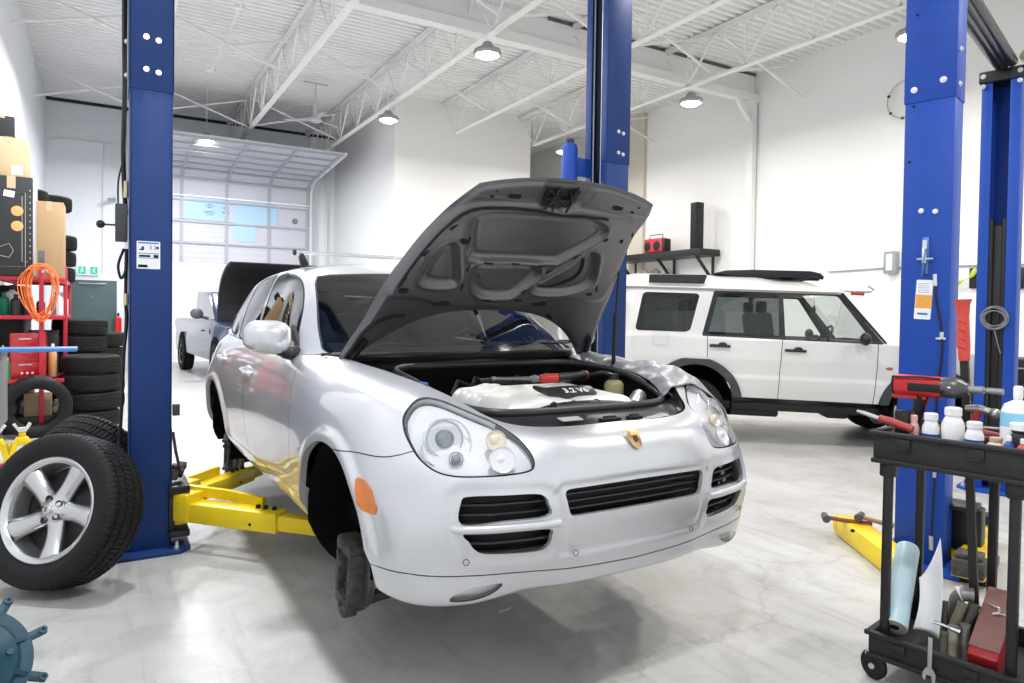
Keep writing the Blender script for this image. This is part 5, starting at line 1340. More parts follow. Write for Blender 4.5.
def alloy(parent, R=.234, W=.205, face=-1, style=5):
    """Rim with spokes; face on local -y."""
    m1 = MB()
    m1.lathe([(R - .022, -W / 2 + .018), (R - .010, -W / 2 + .004), (R + .004, -W / 2 - .004), (R + .010, -W / 2), (R + .008, -W / 2 + .010), (R - .006, -W / 2 + .03), (R - .018, -W / 2 + .06), (R - .03, 0), (R - .02, W / 2 - .03), (R + .008, W / 2)], 72, (0, 0, 0), (0, 1, 0), cap=False)
    m1.build('rim_barrel', rimsil, parent, normals=False)
    m1 = MB(); m1.lathe([(.0, -.01), (.10, -.01), (R - .035, .03), (R - .03, .06)], 40, (0, 0, 0), (0, 1, 0), cap=False); m1.build('brake_side_disc', rimdark, parent)
    for i in range(style):
        m1 = MB(); m1.T = Matrix.Rotation(2 * PI * i / style + .32, 4, 'Y')
        def spoke(u, v):
            r = .030 + (R - .052) * u
            w = (.043 + .010 * (1 - u) ** 3 + .034 * max(0, u - .35) ** 1.5) * (R / .25)
            s = 2 * v - 1; tw = .030 * math.sin(PI * u * .5) * u
            yb = -W / 2 + .022 + .012 * math.sin(PI * u) - .010 * (u < .2) * (1 - u / .2)
            dome = (1 - abs(s) ** 2.6)
            return (s * w + tw, yb + .034 * (1 - dome) + .008 * math.cos(u * 3), r)
        m1.grid(spoke, 22, 15); 
        n0 = len(m1.v)
        m1.build('spoke', rimsil, parent, solid=.004)
    m1 = MB(); m1.lathe([(.0, -W / 2 + .006), (.024, -W / 2 + .007), (.030, -W / 2 + .014), (.050, -W / 2 + .022), (.072, -W / 2 + .036), (.08, -W / 2 + .07)], 36, (0, 0, 0), (0, 1, 0), cap=False); hub = m1.build('hub', rimsil, parent)
    m1 = MB(); m1.lathe([(.026, -W / 2 + .002), (.029, -W / 2 + .010)], 5, (0, 0, 0), (0, 1, 0)); m1.lathe([(0, -W / 2 - .001), (.020, -W / 2), (.024, -W / 2 + .004)], 24, (0, 0, 0), (0, 1, 0), cap=False); cap = m1.build('centre_cap', alu, hub)
    TB_ = Matrix.Translation((0, -W / 2 - .0012, 0)) @ Euler((PI / 2, 0, .3)).to_matrix().to_4x4()
    m1 = MB(); m1.prism([(x * .36, y * .36) for x, y in sh], 0, .001, TB_); m1.build('cap_crest', mat('crest_grey', (.25, .22, .18), rough=.4, metal=.5), cap)
    for i in range(5):
        a = 2 * PI * (i + .5) / 5 + .32; x, z = .058 * math.sin(a), .058 * math.cos(a)
        m1 = MB(); m1.lathe([(.0165, -.002), (.0165, .004), (.014, .001), (.0135, .030), (0, .030)], 18, (x, -W / 2 + .018, z), (0, 1, 0), cap=False); m1.build('lug_pocket', rimdark, hub)
def wheel(label, loc, rot, R=.377, W=.262, ri=.238, style=5, name='wheel', group=None, parent=None, m=None, n=160, sp_=32):
    r = thing(name, label, 'wheel', loc, rot, group)
    if parent: r.parent = parent; [r.pop(k, None) for k in ('label', 'category')]
    mb = MB(); v, f = tyre_mesh(R, W, ri, n, sipes=sp_); mb.add(v, f); t_ = mb.build('tyre', m or tyre_m, r, smooth=40, merge=False)
    alloy(r, ri - .004, W * .80, style=style)
    return r
# ------------------------------------------------------------ white off-roader side-on in the next bay
offw = mat('off_white_paint', (.66, .65, .63), rough=.3, coat=.8, coat_rough=.05)
trimb = mat('charcoal_trim', (.045, .047, .05), rough=.55)
dsg = glass_mat('offroader_glass', (.82, .86, .84), .05, 1.)
dsg2 = glass_mat('offroader_dark_glass', (.20, .23, .22), .35, 1.)
hx, hyy = .788, -.616
OFF = thing('off_roader', 'boxy off-white off-road wagon standing side-on behind the lift posts', 'car', (7.40, 5.78, .03), (0, .022, math.atan2(hyy, hx)))
def ysec(x, z):
    """Half width of the body side."""
    zz = [.40, .50, .62, .745, .765, .95, 1.18, 1.21, 1.50, 1.735, 1.80]
    yy = [.895, .920, .937, .945, .932, .940, .925, .905, .855, .795, .775]
    w_ = np.interp(z, zz, yy)
    w_ = w_ - .05 * smooth((np.abs(x + .0) - 1.85) / .25) ** 2 * 1.2
    return w_
xs = np.linspace(-2.10, 2.14, 171); zs = np.concatenate([np.linspace(.40, 1.19, 41), np.linspace(1.20, 1.75, 31)])
X_, Z_ = np.meshgrid(xs, zs, indexing='ij')
Gs = np.stack([X_, -ysec(X_, Z_), Z_], -1)
fx = lambda p: p[:, [0, 2]]
outline = [(-2.09, .52), (-2.09, 1.20), (-2.075, 1.50), (-2.02, 1.74), (.385, 1.738), (.86, 1.180), (1.5, 1.14), (2.0, 1.08), (2.10, 1.0), (2.13, .60), (2.10, .50)]
ps = PM(Gs, 'out')
ps.split(lambda p: poly_sdf(fx(p), outline), 'out', 'side')
for fl_n, cx_ in (('flare', -1.20), ('flare2', 1.34)):
    ps.split(lambda p, cx_=cx_: np.hypot(p[:, 0] - cx_, (p[:, 2] - .44)) - .43, 'side', 'hole')
    ps.split(lambda p, cx_=cx_: np.where(p[:, 2] < .95, np.hypot(p[:, 0] - cx_, (p[:, 2] - .42)) - .535, 1.), 'side', fl_n)
W_ = {'rearq': [(-1.905, 1.262), (-1.88, 1.235), (-1.33, 1.235), (-1.275, 1.262), (-1.175, 1.66), (-1.20, 1.69), (-1.79, 1.69), (-1.83, 1.665)],
      'rearw': [(-1.075, 1.215), (-.960, 1.705), (-.315, 1.707), (-.29, 1.69), (-.285, 1.215)],
      'frontw': [(-.215, 1.195), (-.235, 1.69), (-.21, 1.708), (.335, 1.708), (.37, 1.695), (.735, 1.195)]}
BL_ = [(-1.145, 1.198), (-1.01, 1.728), (.40, 1.728), (.855, 1.178)]
ps.split(lambda p: poly_sdf(fx(p), BL_), 'side', 'blackframe')
ps.split(lambda p: poly_sdf(fx(p), W_['rearq']), 'side', 'rearq')
for k_ in ('rearw', 'frontw'): ps.split(lambda p, k_=k_: poly_sdf(fx(p), W_[k_]), 'blackframe', k_)
sill_ = lambda p: np.where(np.abs(p[:, 0] - .07) < .9, p[:, 2] - .492, p[:, 2] - .44)
ps.split(sill_, 'side', 'sill')
def lseam(nm, line, vertical=True):
    L_ = np.array(line, float)
    def s_(p): return p[:, 0] - np.interp(p[:, 2], L_[:, 1], L_[:, 0]) if vertical else p[:, 2] - np.interp(p[:, 0], L_[:, 0], L_[:, 1])
    g = .004
    ps.split(lambda p: s_(p) - g, 'side', 'tmp'); ps.split(lambda p: s_(p) + g, 'tmp', 'tmp2')
    C_ = [ps.V[list(f)].mean(0) for f in ps.F]; rng_ = (L_[:, 1].min(), L_[:, 1].max()) if vertical else (L_[:, 0].min(), L_[:, 0].max())
    ps.L = ['side' if l == 'tmp2' else (nm if rng_[0] < c[2 if vertical else 0] < rng_[1] else 'side') if l == 'tmp' else l for l, c in zip(ps.L, C_)]
lseam('g1', [(-.275, .49), (-.268, .80), (-.247, 1.19)]); lseam('g2', [(.751, .49), (.775, .85), (.783, 1.18)]); lseam('g3', [(-1.075, .95), (-1.082, 1.21)])
for sd in (1, -1):
    def fl_(o):
        if o and sd == -1: o.scale = (1, -1, 1)
        return o
    fl_(ps.obj('side', 'body_side', offw, OFF)); fl_(ps.obj('flare', 'wheel_arch_flare', trimb, OFF, offset=.022)); fl_(ps.obj('flare2', 'wheel_arch_flare', trimb, OFF, offset=.022))
    fl_(ps.obj('sill', 'sill_trim', trimb, OFF, offset=.01)); fl_(ps.obj('blackframe', 'window_frame', blackpl, OFF))
    fl_(ps.obj('rearq', 'rear_side_window', dsg2, OFF)); fl_(ps.obj('rearw', 'rear_door_window', dsg if sd == -1 else dsg2, OFF)); fl_(ps.obj('frontw', 'front_door_window', dsg, OFF))
    for g_ in ('g1', 'g2', 'g3'): fl_(ps.obj(g_, 'panel_gap', gapm, OFF, offset=-.001))
for x0, z0 in ((-.94, 1.093), (-.105, 1.072)):
    m1 = MB(); m1.tube([(x0 - .115, -.945, z0), (x0 + .115, -.945, z0 - .002)], .016, 10, flat=1.0); m1.sphere((x0 + .03, -.94, z0 + .015), .05, 14, (1, .25, .55)); m1.build('door_handle', blackpl, OFF)
m1 = MB(); m1.tube([(x, -.9405, z) for x, z in [(p[0] + 0, p[1]) for p in rrect(.17, .135, .02, 4, -1.618, 1.145)]], .0022, 6, closed=True); m1.build('fuel_flap_seam', mat('flap_grey', (.5, .5, .5), rough=.5), OFF)
m1 = MB(); m1.sphere((.905, -.94, .912), .04, 16, (1, .15, .42)); m1.build('side_repeater', mat('repeater_brown', (.30, .12, .06), rough=.3), OFF)
# bright swage lines, gutter
for s_ in (-1, 1):
    m1 = MB(); m1.tube([(-2.03, s_ * .800, 1.748), (.40, s_ * .800, 1.746), (.46, s_ * .80, 1.70)], 0, sq=(.03, .016)); m1.build('rain_gutter', mat('gutter_grey', (.30, .30, .30), rough=.5), OFF)
    m1 = MB(); m1.tube([(.395, s_ * .800, 1.73), (.87, s_ * .865, 1.175)], 0, sq=(.05, .06)); m1.build('windscreen_pillar', blackpl, OFF)
# roof: stepped up behind the front seats
def roofz(x, s):
    top = 1.90 + .045 * smooth(np.array((-.15 - x) / .35)) - .12 * smooth(np.array((x - .05) / .55)) - .04 * smooth(np.array((-x - 1.85) / .25))
    return float(1.75 + (top - 1.75) * (1 - abs(s) ** 3.2))
def roof(u, v):
    x = -2.05 + 2.55 * u; s = 2 * v - 1
    y = .785 * s if abs(s) < 1 else .785 * s
    return (x, y, roofz(x, s))
m1 = MB(); m1.grid(roof, 60, 41); m1.build('roof', offw, OFF, smooth=60)
for s_ in (-1, 1):
    m1 = MB(); m1.T = Matrix.Identity(4)
    poly = [(-1.765, 1.800), (-1.755, 1.905), (-1.10, 1.915), (-1.085, 1.90), (-1.125, 1.805)]
    vs = []
    for x, z in poly:
        vs.append((x, s_ * (.785 - .075 * ((z - 1.79) / .12)), z))
    m1.add(vs + [(x, y - s_ * .02, z) for x, y, z in vs], [(0, 1, 2, 3, 4), (9, 8, 7, 6, 5)] + [(i, (i + 1) % 5, 5 + (i + 1) % 5, 5 + i) for i in range(5)]); m1.build('alpine_window', mat('black_glass', (.01, .012, .012), rough=.06, coat=1), OFF)
# front: sloped windscreen, bonnet, grille, bumpers; rear
m1 = MB(); m1.add([(.44, -.77, 1.73), (.44, .77, 1.73), (.87, .85, 1.19), (.87, -.85, 1.19)], [(0, 1, 2, 3)]); m1.build('windscreen', dsg, OFF)
m1 = MB(); m1.grid(lambda u, v: (.84 + 1.26 * u, (2 * v - 1) * (.90 - .05 * u), 1.175 + .045 * (1 - abs(2 * v - 1) ** 3) - .10 * u ** 1.5 - .06 * (u > .96)), 20, 21); m1.build('bonnet', offw, OFF)
m1 = MB(); m1.box((2.12, 0, .84), (.06, 1.72, .40), .03); m1.build('front_panel', offw, OFF)
m1 = MB(); [m1.box((2.155, 0, .78 + .055 * i), (.02, .90, .03), .006) for i in range(5)]; m1.build('grille', trimb, OFF)
for s_ in (-1, 1):
    m1 = MB(); m1.box((2.15, s_ * .64, .88), (.03, .26, .22), .02); m1.build('headlight', lampw, OFF)
m1 = MB(); m1.box((2.20, 0, .52), (.20, 1.84, .22), .05); m1.build('front_bumper', trimb, OFF)
m1 = MB(); m1.box((-2.14, 0, .50), (.16, 1.84, .22), .05); m1.build('rear_bumper', trimb, OFF)
m1 = MB(); m1.box((-2.07, 0, 1.05), (.06, 1.74, 1.1), .04); m1.build('rear_door', offw, OFF)
m1 = MB(); m1.box((-2.105, 0, 1.48), (.02, 1.3, .38), .03); m1.build('rear_window', MATS['black_glass'], OFF)
for s_ in (-1, 1):
    m1 = MB(); m1.box((-2.105, s_ * .80, 1.46), (.05, .10, .12), .015); m1.box((-2.105, s_ * .80, .75), (.05, .10, .25), .015); m1.build('tail_lamp', mat('red_lens', (.6, .01, .02), rough=.2, coat=.6), OFF)
m1 = MB(); m1.box((0, 0, .40), (3.9, 1.55, .10), .02); m1.box((-.5, -.5, .33), (.6, .4, .12), .03); m1.box((.45, -.55, .34), (.25, .3, .1), .03); m1.tube([(-2.0, .2, .33), (-.4, .2, .30), (.8, .3, .33)], .04, 10); m1.build('underbody', blackpl, OFF)
for x0 in (-1.20, 1.34):
    for s_ in (-1, 1):
        r = wheel('', (x0, s_ * .77, .335 if x0 < 0 else .365), (0, 0, 0 if s_ < 0 else PI), R=.365, W=.25, ri=.22, style=5, name='wheel', parent=OFF, m=tyre_d)
        m1 = MB(); vs = []; fs = []
        for i in range(19):
            a = math.radians(-20 + 220 * i / 18)
            for yy, rr in ((.895, .432), (.50, .432), (.49, .02)): vs.append((x0 + rr * math.cos(a), s_ * yy, .44 + rr * math.sin(a)))
        for i in range(18): fs += [(3 * i, 3 * i + 1, 3 * i + 4, 3 * i + 3), (3 * i + 1, 3 * i + 2, 3 * i + 5, 3 * i + 4)]
        m1.add(vs, fs); m1.build('wheel_arch_liner', liner, OFF)
m1 = MB()
m1.sphere((.60, -1.05, 1.235), .10, 18, (.55, .9, .72)); m1.tube([(.66, -.90, 1.20), (.62, -1.0, 1.20)], .03, 10); m1.build('door_mirror', blackpl, OFF)
m1 = MB(); m1.sphere((.60, 1.05, 1.235), .10, 18, (.55, .9, .72)); m1.tube([(.66, .90, 1.20), (.62, 1.0, 1.20)], .03, 10); m1.build('door_mirror', blackpl, OFF)
for s_ in (-1, 1):
    for x0 in (-.10, -.95):
        m1 = MB(); m1.box((x0, s_ * .38, .95), (.48, .48, .14), .05); m1.box((x0 - .22, s_ * .38, 1.22), (.13, .46, .56), .05, (0, -.15, 0)); m1.box((x0 - .28, s_ * .38, 1.56), (.09, .24, .15), .03); m1.build('seat', mat('seat_grey', (.14, .14, .14), rough=.8), OFF)
m1 = MB(); m1.torus(.18, .014, (.36, -.38, 1.20), (-1, 0, .5), 28, 8); m1.build('steering_wheel', blackpl, OFF)
m1 = MB(); m1.box((.66, 0, 1.11), (.42, 1.56, .16), .05); m1.build('dashboard', trimb, OFF)
m1 = MB(); m1.cyl((.34, -.02, 1.70), (.34, -.02, 1.62), .003, None, 5); m1.prism([(0, .06), (-.022, .02), (-.012, .02), (-.03, -.02), (-.015, -.02), (-.034, -.06), (.034, -.06), (.015, -.02), (.03, -.02), (.012, .02), (.022, .02)], -.002, .002, Matrix.Translation((.34, -.02, 1.56)) @ Euler((PI / 2, 0, 0)).to_matrix().to_4x4()); m1.build('air_freshener', mat('dark_green_card', (.02, .09, .05), rough=.7), OFF)
# raised black sunroof panels with their mechanism
m1 = MB(); m1.prism([(-.95, 1.960), (-.82, 1.995), (-.50, 2.012), (.17, 2.014), (.30, 1.985), (.28, 1.925), (.05, 1.92), (-.15, 1.935), (-.45, 1.895), (-.62, 1.905)], -.42, .42, Euler((PI / 2, 0, 0)).to_matrix().to_4x4(), .004); m1.build('open_sunroof', mat('black_satin', (.010, .010, .011), rough=.5), OFF)
m1 = MB(); m1.box((.20, -.38, 1.935), (.16, .06, .07), .012); m1.tube([(.05, -.42, 1.90), (.18, -.43, 1.94), (.31, -.42, 1.93)], .016, 8); m1.box((.29, -.42, 1.945), (.05, .05, .04), .01); m1.build('sunroof_mechanism', blackrub, OFF)
r = thing('squeegee', 'squeegee with a red grip hooked over the front edge of the off-white wagon roof', 'squeegee', (7.40, 5.78, .03), (0, .022, math.atan2(hyy, hx)))
m1 = MB(); m1.tube([(.44, -.60, 1.775), (.78, -.60, 1.775), (.83, -.60, 1.80), (.76, -.60, 1.845)], .011, 8); m1.build('rod', mat('rod_grey', (.30, .31, .31), rough=.4), r)
m1 = MB(); m1.cyl((.58, -.60, 1.755), (.72, -.60, 1.748), .022, .017, 12); m1.build('grip', mat('grip_red', (.42, .05, .03), rough=.5), r)
# items on the far work surface seen beyond the wagon's windows
# ------------------------------------------------------------ blue pickup at the roller door
PK = thing('pickup_truck', 'dark blue pickup at the bright roller door with its bonnet up', 'pickup truck', (2.94, 14.0, 0), (0, 0, .08))
pkb = mat('pickup_blue', (.045, .06, .13), rough=.28, coat=.8, metal=.2)
m1 = MB()
def pside(x):
    return x
m1.prism(smoothpoly([(0.05, .42), (0.0, .75), (.04, 1.08), (.20, 1.16), (1.25, 1.22), (1.75, 1.24), (5.3, 1.24), (5.35, .95), (5.3, .50), (4.9, .45), (1.6, .42)], 3), -.95, .95, Matrix(((0, 0, 1, 0), (1, 0, 0, 0), (0, 1, 0, 0), (0, 0, 0, 1))), .03); m1.build('body', pkb, PK)
m1 = MB(); m1.prism([(1.35, 1.22), (2.10, 1.85), (3.5, 1.88), (3.75, 1.22)], -.80, .80, Matrix(((0, 0, 1, 0), (1, 0, 0, 0), (0, 1, 0, 0), (0, 0, 0, 1))), .04); cab = m1.build('cab', pkb, PK)
m1 = MB(); m1.prism([(1.62, 1.27), (2.14, 1.76), (2.62, 1.79), (2.66, 1.27)], -.815, -.800, Matrix(((0, 0, 1, 0), (1, 0, 0, 0), (0, 1, 0, 0), (0, 0, 0, 1)))); m1.build('side_window', MATS['black_glass'], cab)
m1 = MB(); m1.add([(-.72, 1.40, 1.28), (.72, 1.40, 1.28), (.68, 2.06, 1.82), (-.68, 2.06, 1.82)], [(0, 1, 2, 3)]); m1.build('windscreen', dsg, cab)
m1 = MB(); m1.prism(smoothpoly([(1.36, 1.24), (1.30, 1.62), (1.08, 2.04), (.66, 2.31), (.22, 2.40), (.19, 2.35), (.62, 2.24), (1.00, 1.98), (1.22, 1.58), (1.26, 1.22)], 3), -.84, .84, Matrix(((0, 0, 1, 0), (1, 0, 0, 0), (0, 1, 0, 0), (0, 0, 0, 1))), .01); m1.build('raised_bonnet', mat('bonnet_black', (.012, .012, .014), rough=.6), PK)
for s_ in (-1, 1):
    m1 = MB(); m1.box((s_ * .70, .02, .98), (.40, .12, .26), .04); m1.build('headlight', lampw, PK)
    m1 = MB(); m1.sphere((s_ * 1.16, 1.66, 1.38), .15, 18, (.85, .55, .75)); m1.tube([(s_ * .93, 1.72, 1.28), (s_ * 1.08, 1.68, 1.32)], .035, 10); m1.build('door_mirror', mat('mirror_grey', (.10, .10, .13), rough=.5), PK)
    for y0 in (.95, 4.5):
        w_ = wheel('', (s_ * .86, y0, .39), (0, 0, -PI / 2 if s_ < 0 else PI / 2), R=.39, W=.27, ri=.22, style=5, parent=PK, m=tyre_d)
        m1 = MB(); m1.lathe([(.0, 0), (.46, 0), (.47, .012), (.44, .02), (0, .02)], 32, (s_ * .945, y0, .46), (s_, 0, 0)); m1.build('wheel_arch', liner, PK)
    m1 = MB(); m1.box((s_ * .965, 2.1, 1.02), (.02, .16, .03), .006); m1.build('door_handle', blackpl, PK)
    m1 = MB(); m1.prism([(0, .06), (.02, .015), (.06, 0), (.02, -.015), (0, -.06), (-.02, -.015), (-.06, 0), (-.02, .015)], 0, .006, Matrix.Translation((s_ * .952, 1.45, 1.02)) @ Euler((PI / 2, 0, s_ * PI / 2)).to_matrix().to_4x4()); m1.build('badge', gapm, PK)
m1 = MB(); [m1.box((0, -.01, .72 + .07 * i), (.95, .06, .04), .01) for i in range(5)]; m1.build('grille', mat('grille_chrome', (.5, .5, .52), rough=.3, metal=.8), PK)
m1 = MB(); m1.box((0, .62, 1.16), (1.3, 1.0, .12), .02); m1.box((-.3, .6, 1.24), (.4, .5, .1), .03); m1.build('engine_bay', blackpl, PK)
m1 = MB(); m1.box((0, -.05, .48), (1.86, .16, .24), .05); m1.build('front_bumper', mat('bumper_grey', (.3, .3, .32), rough=.4, metal=.5), PK)
# ------------------------------------------------------------ wheels and tyres at the left
yl = Vector((-.10, 1, 0))
def wheel_rot(axis):
    """Euler so that local +y follows axis (tread axis) with little roll."""
    return Vector(axis).normalized().to_track_quat('Y', 'Z').to_euler()
w1 = wheel('loose alloy wheel with a thick black tyre leaning in front of the left lift post', (0, 0, 0), (0, 0, 0), R=.398, W=.275, ri=.265, n=640, sp_=84)
ax_ = Vector((.63, .73, -.30)).normalized()
w1.rotation_euler = wheel_rot(ax_); w1.location = (-.185, 4.34, .405)
w2 = wheel('second wheel tilted behind the leaning alloy wheel, only its tread top showing', (0, 0, 0), (0, 0, 0), R=.39, W=.27, ri=.24, m=tyre_m, n=640, sp_=84)
w2.rotation_euler = wheel_rot(Vector((.64, .587, .5))); w2.location = (-.03, 5.32, .400)
tag(MB().cyl((-.02, 4.72, 0), (-.02, 4.72, .62), .030, None, 20, bev=.004).build('steel_pipe', mat('galvanised_pipe', (.22, .25, .25), rough=.4, metal=.7), None), 'short grey steel pipe standing between the second wheel and the left post', 'pipe')
def lying(x, y, z, lab, R=.325, W=.215, grp=None, rz=0., tilt=(0, 0), n=220):
    return tyre('tyre', lab, R, W, R * .64, (x, y, z + W / 2), (PI / 2 + tilt[0], tilt[1], rz), group=grp, n=n, sipes=44)
ordn = ['bottom', 'second from the floor', 'third from the floor', 'fourth from the floor', 'fifth from the floor', 'topmost']
for i in range(4):
    lying(-.145 + .012 * (i % 2), 10.05, i * .225, 'used tyre in the front stack left of the post, ' + ['bottom one', 'second from the floor', 'third from the floor', 'topmost of the stack'][i], rz=i * 1.1)
for i in range(6):
    lying(-.30 + .015 * (i % 3), 10.90, i * .222, 'used tyre in the tall stack behind the front stack, ' + ['bottom one', 'second from the floor', 'third from the floor', 'fourth from the floor', 'second from its top', 'topmost'][i], rz=i * .9)
for i in range(5):
    lying(-.02, 11.95, i * .225, 'used tyre in the stack furthest back below the green door, ' + ['bottom one', 'second from the floor', 'middle one', 'second from its top', 'topmost'][i], rz=i * .7, R=.30)
tyre('tyre', 'bare tyre standing upright in front of the red rack at the left', .350, .225, .222, (-.655, 9.45, .347), (.10, 0, .12), n=110, m=tyre_m)
# small dark tyres on top of the rack
for i in range(3): lying(-.59 + .01 * i, 11.5, 1.82 + i * .222, 'tyre stacked at the right end of the red rack top, ' + ['lowest of three', 'middle of three', 'uppermost of three'][i], R=.25, W=.205)
for i, (x, y) in enumerate(((-.86, 10.70), (-.62, 11.18))):
    lying(x, y, 2.76, ['worn tyre on top of the big cardboard box, nearest the wall', 'worn tyre on top of the big cardboard box, nearer the room'][i], R=.25, W=.20)
# ------------------------------------------------------------ red rack against the left wall
redm = mat('rack_red', (.48, .02, .04), rough=.4)
wirem = mat('rack_wire', (.30, .05, .06), rough=.5)
RK = thing('storage_rack', 'red steel storage rack against the left wall loaded with boxes and bottles', 'rack', (-.72, 10.1, 0))
for x, y in ((-.32, -.45), (.10, -.45), (-.32, 1.45), (.30, 1.45), (.30, .35)):
    m1 = MB(); m1.box((x, y, 1.0), (.045, .045, 2.0), .004); m1.build('upright', redm, RK)
m1 = MB(); m1.box((.10, -.452, 2.03), (.06, .05, .20), .004); m1.build('post_top', mat('post_cap_grey', (.10, .10, .11), rough=.5), RK)
for z in (.62, 1.355, 1.80):
    m1 = MB(); m1.box((-.01, -.45, z), (.66, .03, .045), .003); m1.box((-.01, 1.45, z), (.66, .03, .045), .003); m1.box((-.32, .5, z), (.03, 1.9, .045), .003)
    m1.tube([(.12, -.45, z), (.30, .35, z), (.30, 1.45, z)], 0, sq=(.03, .045)); sf = m1.build('shelf_frame', redm, RK)
    if z > 1.7:
        m1 = MB(); [m1.cyl((-.32, -.44 + .045 * i, z + .02), (.14 + min(.16, .010 * i), -.44 + .045 * i, z + .02), .004, None, 5) for i in range(42)]; m1.build('wire_deck', wirem, sf)
    else:
        m1 = MB(); m1.prism([(-.32, -.44), (.12, -.44), (.30, .35), (.30, 1.44), (-.32, 1.44)], z + .005, z + .015); m1.build('shelf_board', mat('shelf_dark', (.03, .03, .035), rough=.6), sf)
m1 = MB(); m1.tube([(.11, -.40, 1.95), (.20, .0, 1.86), (.31, .40, 1.78)], 0, sq=(.03, .05)); m1.tube([(.22, .10, 1.83), (.23, .12, 1.36)], 0, sq=(.03, .03)); m1.tube([(.30, .40, 1.78), (.30, .42, 1.36)], 0, sq=(.04, .04)); m1.build('side_rail', mat('rail_pinkish_white', (.62, .55, .62), rough=.4), RK)
# boxes on top of the rack
card = mat('cardboard', (.44, .29, .15), rough=.8, noise=(4, (.38, .25, .13), .5))
cardp = mat('pale_cardboard', (.55, .40, .24), rough=.8, noise=(4, (.48, .34, .20), .5))
def carton(name, label, c, d, m, tape=None, rz=0.):
    r = thing(name, label, 'box', (c[0], c[1], c[2]), (0, 0, rz))
    m1 = MB(); m1.box((0, 0, d[2] / 2), d, .006); m1.build('carton_body', m, r)
    m1 = MB(); m1.box((0, -d[1] / 2 + .05, d[2] + .002), (d[0] * .2, .11, .003)); m1.box((0, -d[1] / 2 - .001, d[2] * .94), (d[0] * .2, .003, d[2] * .125)); m1.build('tape', tape or cardp, r)
    return r
bb = carton('amplifier_box', 'large black carton printed with two orange discs on top of the red rack', (-.90, 9.92, 1.83), (.40, .62, 1.12), mat('black_carton', (.018, .020, .02), rough=.6))
m1 = MB()
for z in (.73, .56): m1.lathe([(0, 0), (.055, .001), (.058, 0)], 24, (.055, -.314, z), (0, -1, 0), cap=False)
m1.build('orange_disc_print', mat('orange_print', (.75, .35, .12), rough=.6), bb)
m1 = MB(); T_ = Matrix.Translation((0, -.313, 0))
for pts in ([(-.15, 0, .94), (.13, 0, .94), (.13, 0, .10), (-.15, 0, .10)], [(.10, 0, .90), (.10, 0, .16), (.155, 0, .16)], [(-.1, 0, .32), (-.02, 0, .36), (.02, 0, .28), (-.02, 0, .2), (-.1, 0, .22)]):
    m1.tube([T_ @ Vector(p) for p in pts], .003, 5, closed=len(pts) == 4)
for i in range(12): m1.box((.175, -.313, .2 + .07 * i), (.008, .002, .02))
m1.build('printed_lines', mat('line_print', (.45, .42, .36), rough=.6), bb)
m1 = MB(); m1.box((.202, 0, .56), (.003, .60, 1.10)); m1.build('white_side_panel', mat('carton_side_white', (.62, .64, .68), rough=.6, noise=(30, (.15, .16, .2), .55)), bb)
m1 = MB(); m1.box((-.02, -.314, .92), (.10, .002, .07), 0, (0, .15, 0)); m1.build('white_sticker', paper_w, bb)
carton('cardboard_box', 'plain brown cardboard box standing on the red rack beside the black carton', (-.57, 10.30, 1.83), (.30, .50, .92), card)
b2 = carton('cardboard_box', 'pale cardboard box stacked on top of the black carton', (-.93, 9.92, 2.955), (.34, .5, .44), cardp)
m1 = MB(); m1.box((.08, -.252, .07), (.10, .003, .10)); m1.build('shipping_label', paper_w, b2)
b3 = carton('small_carton', 'small black and white carton topmost of the boxes on the rack', (-.99, 9.92, 3.40), (.22, .42, .24), mat('black_carton'))
m1 = MB(); [m1.box((.113, -.15 + .06 * i, .12), (.003, .012, .18)) for i in range(6)]; m1.build('white_stripes', paper_w, b3)
# bottles and jars on the middle shelf
def bottle(loc, r_, h, m, capm, label, cat='bottle', name='bottle', neck=.35, grp=None, band=None):
    o = thing(name, label, cat, loc, group=grp)
    m1 = MB(); m1.lathe([(r_ * .92, 0), (r_, .006), (r_, h * .66), (r_ * .8, h * .76), (r_ * neck, h * .82), (r_ * neck, h * .86)], 20); m1.build('body', m, o)
    m1 = MB(); m1.lathe([(r_ * neck * 1.15, h * .84), (r_ * neck * 1.15, h * .98), (r_ * neck * .9, h)], 16); m1.build('cap', capm, o)
    if band:
        m1 = MB(); m1.lathe([(r_ * 1.01, h * band[1]), (r_ * 1.01, h * band[2])], 20, cap=False); m1.build('label_band', band[0], o)
    return o
blk = mat('black_jug', (.02, .022, .025), rough=.4); grn = mat('green_plastic', (.0, .16, .09), rough=.4); yel = mat('yellow_plastic', (.75, .55, .02), rough=.4); whp = mat('white_plastic', (.80, .80, .80), rough=.4)
bl_lab = mat('blue_band', (.03, .09, .33), rough=.4)
bottle((-.985, 9.80, 1.372), .05, .27, grn, grn, 'dark green bottle at the left end of the middle rack shelf')
bottle((-.93, 10.02, 1.372), .07, .36, whp, blk, 'white jug behind the black jugs on the middle rack shelf')
bottle((-.875, 9.80, 1.372), .055, .25, blk, blk, 'black jug beside the green bottle on the middle rack shelf')
bottle((-.76, 9.82, 1.372), .055, .27, blk, yel, 'black jug with a yellow cap on the middle rack shelf')
bottle((-.64, 9.86, 1.372), .045, .22, blk, blk, 'black bottle nearest the front rack post on the middle shelf')
bottle((-.50, 10.30, 1.372), .065, .30, whp, bl_lab, 'white jug with a blue cap at the right end of the middle shelf')
bottle((-.46, 10.75, 1.372), .060, .30, whp, whp, 'white jug furthest back at the right end of the middle shelf')
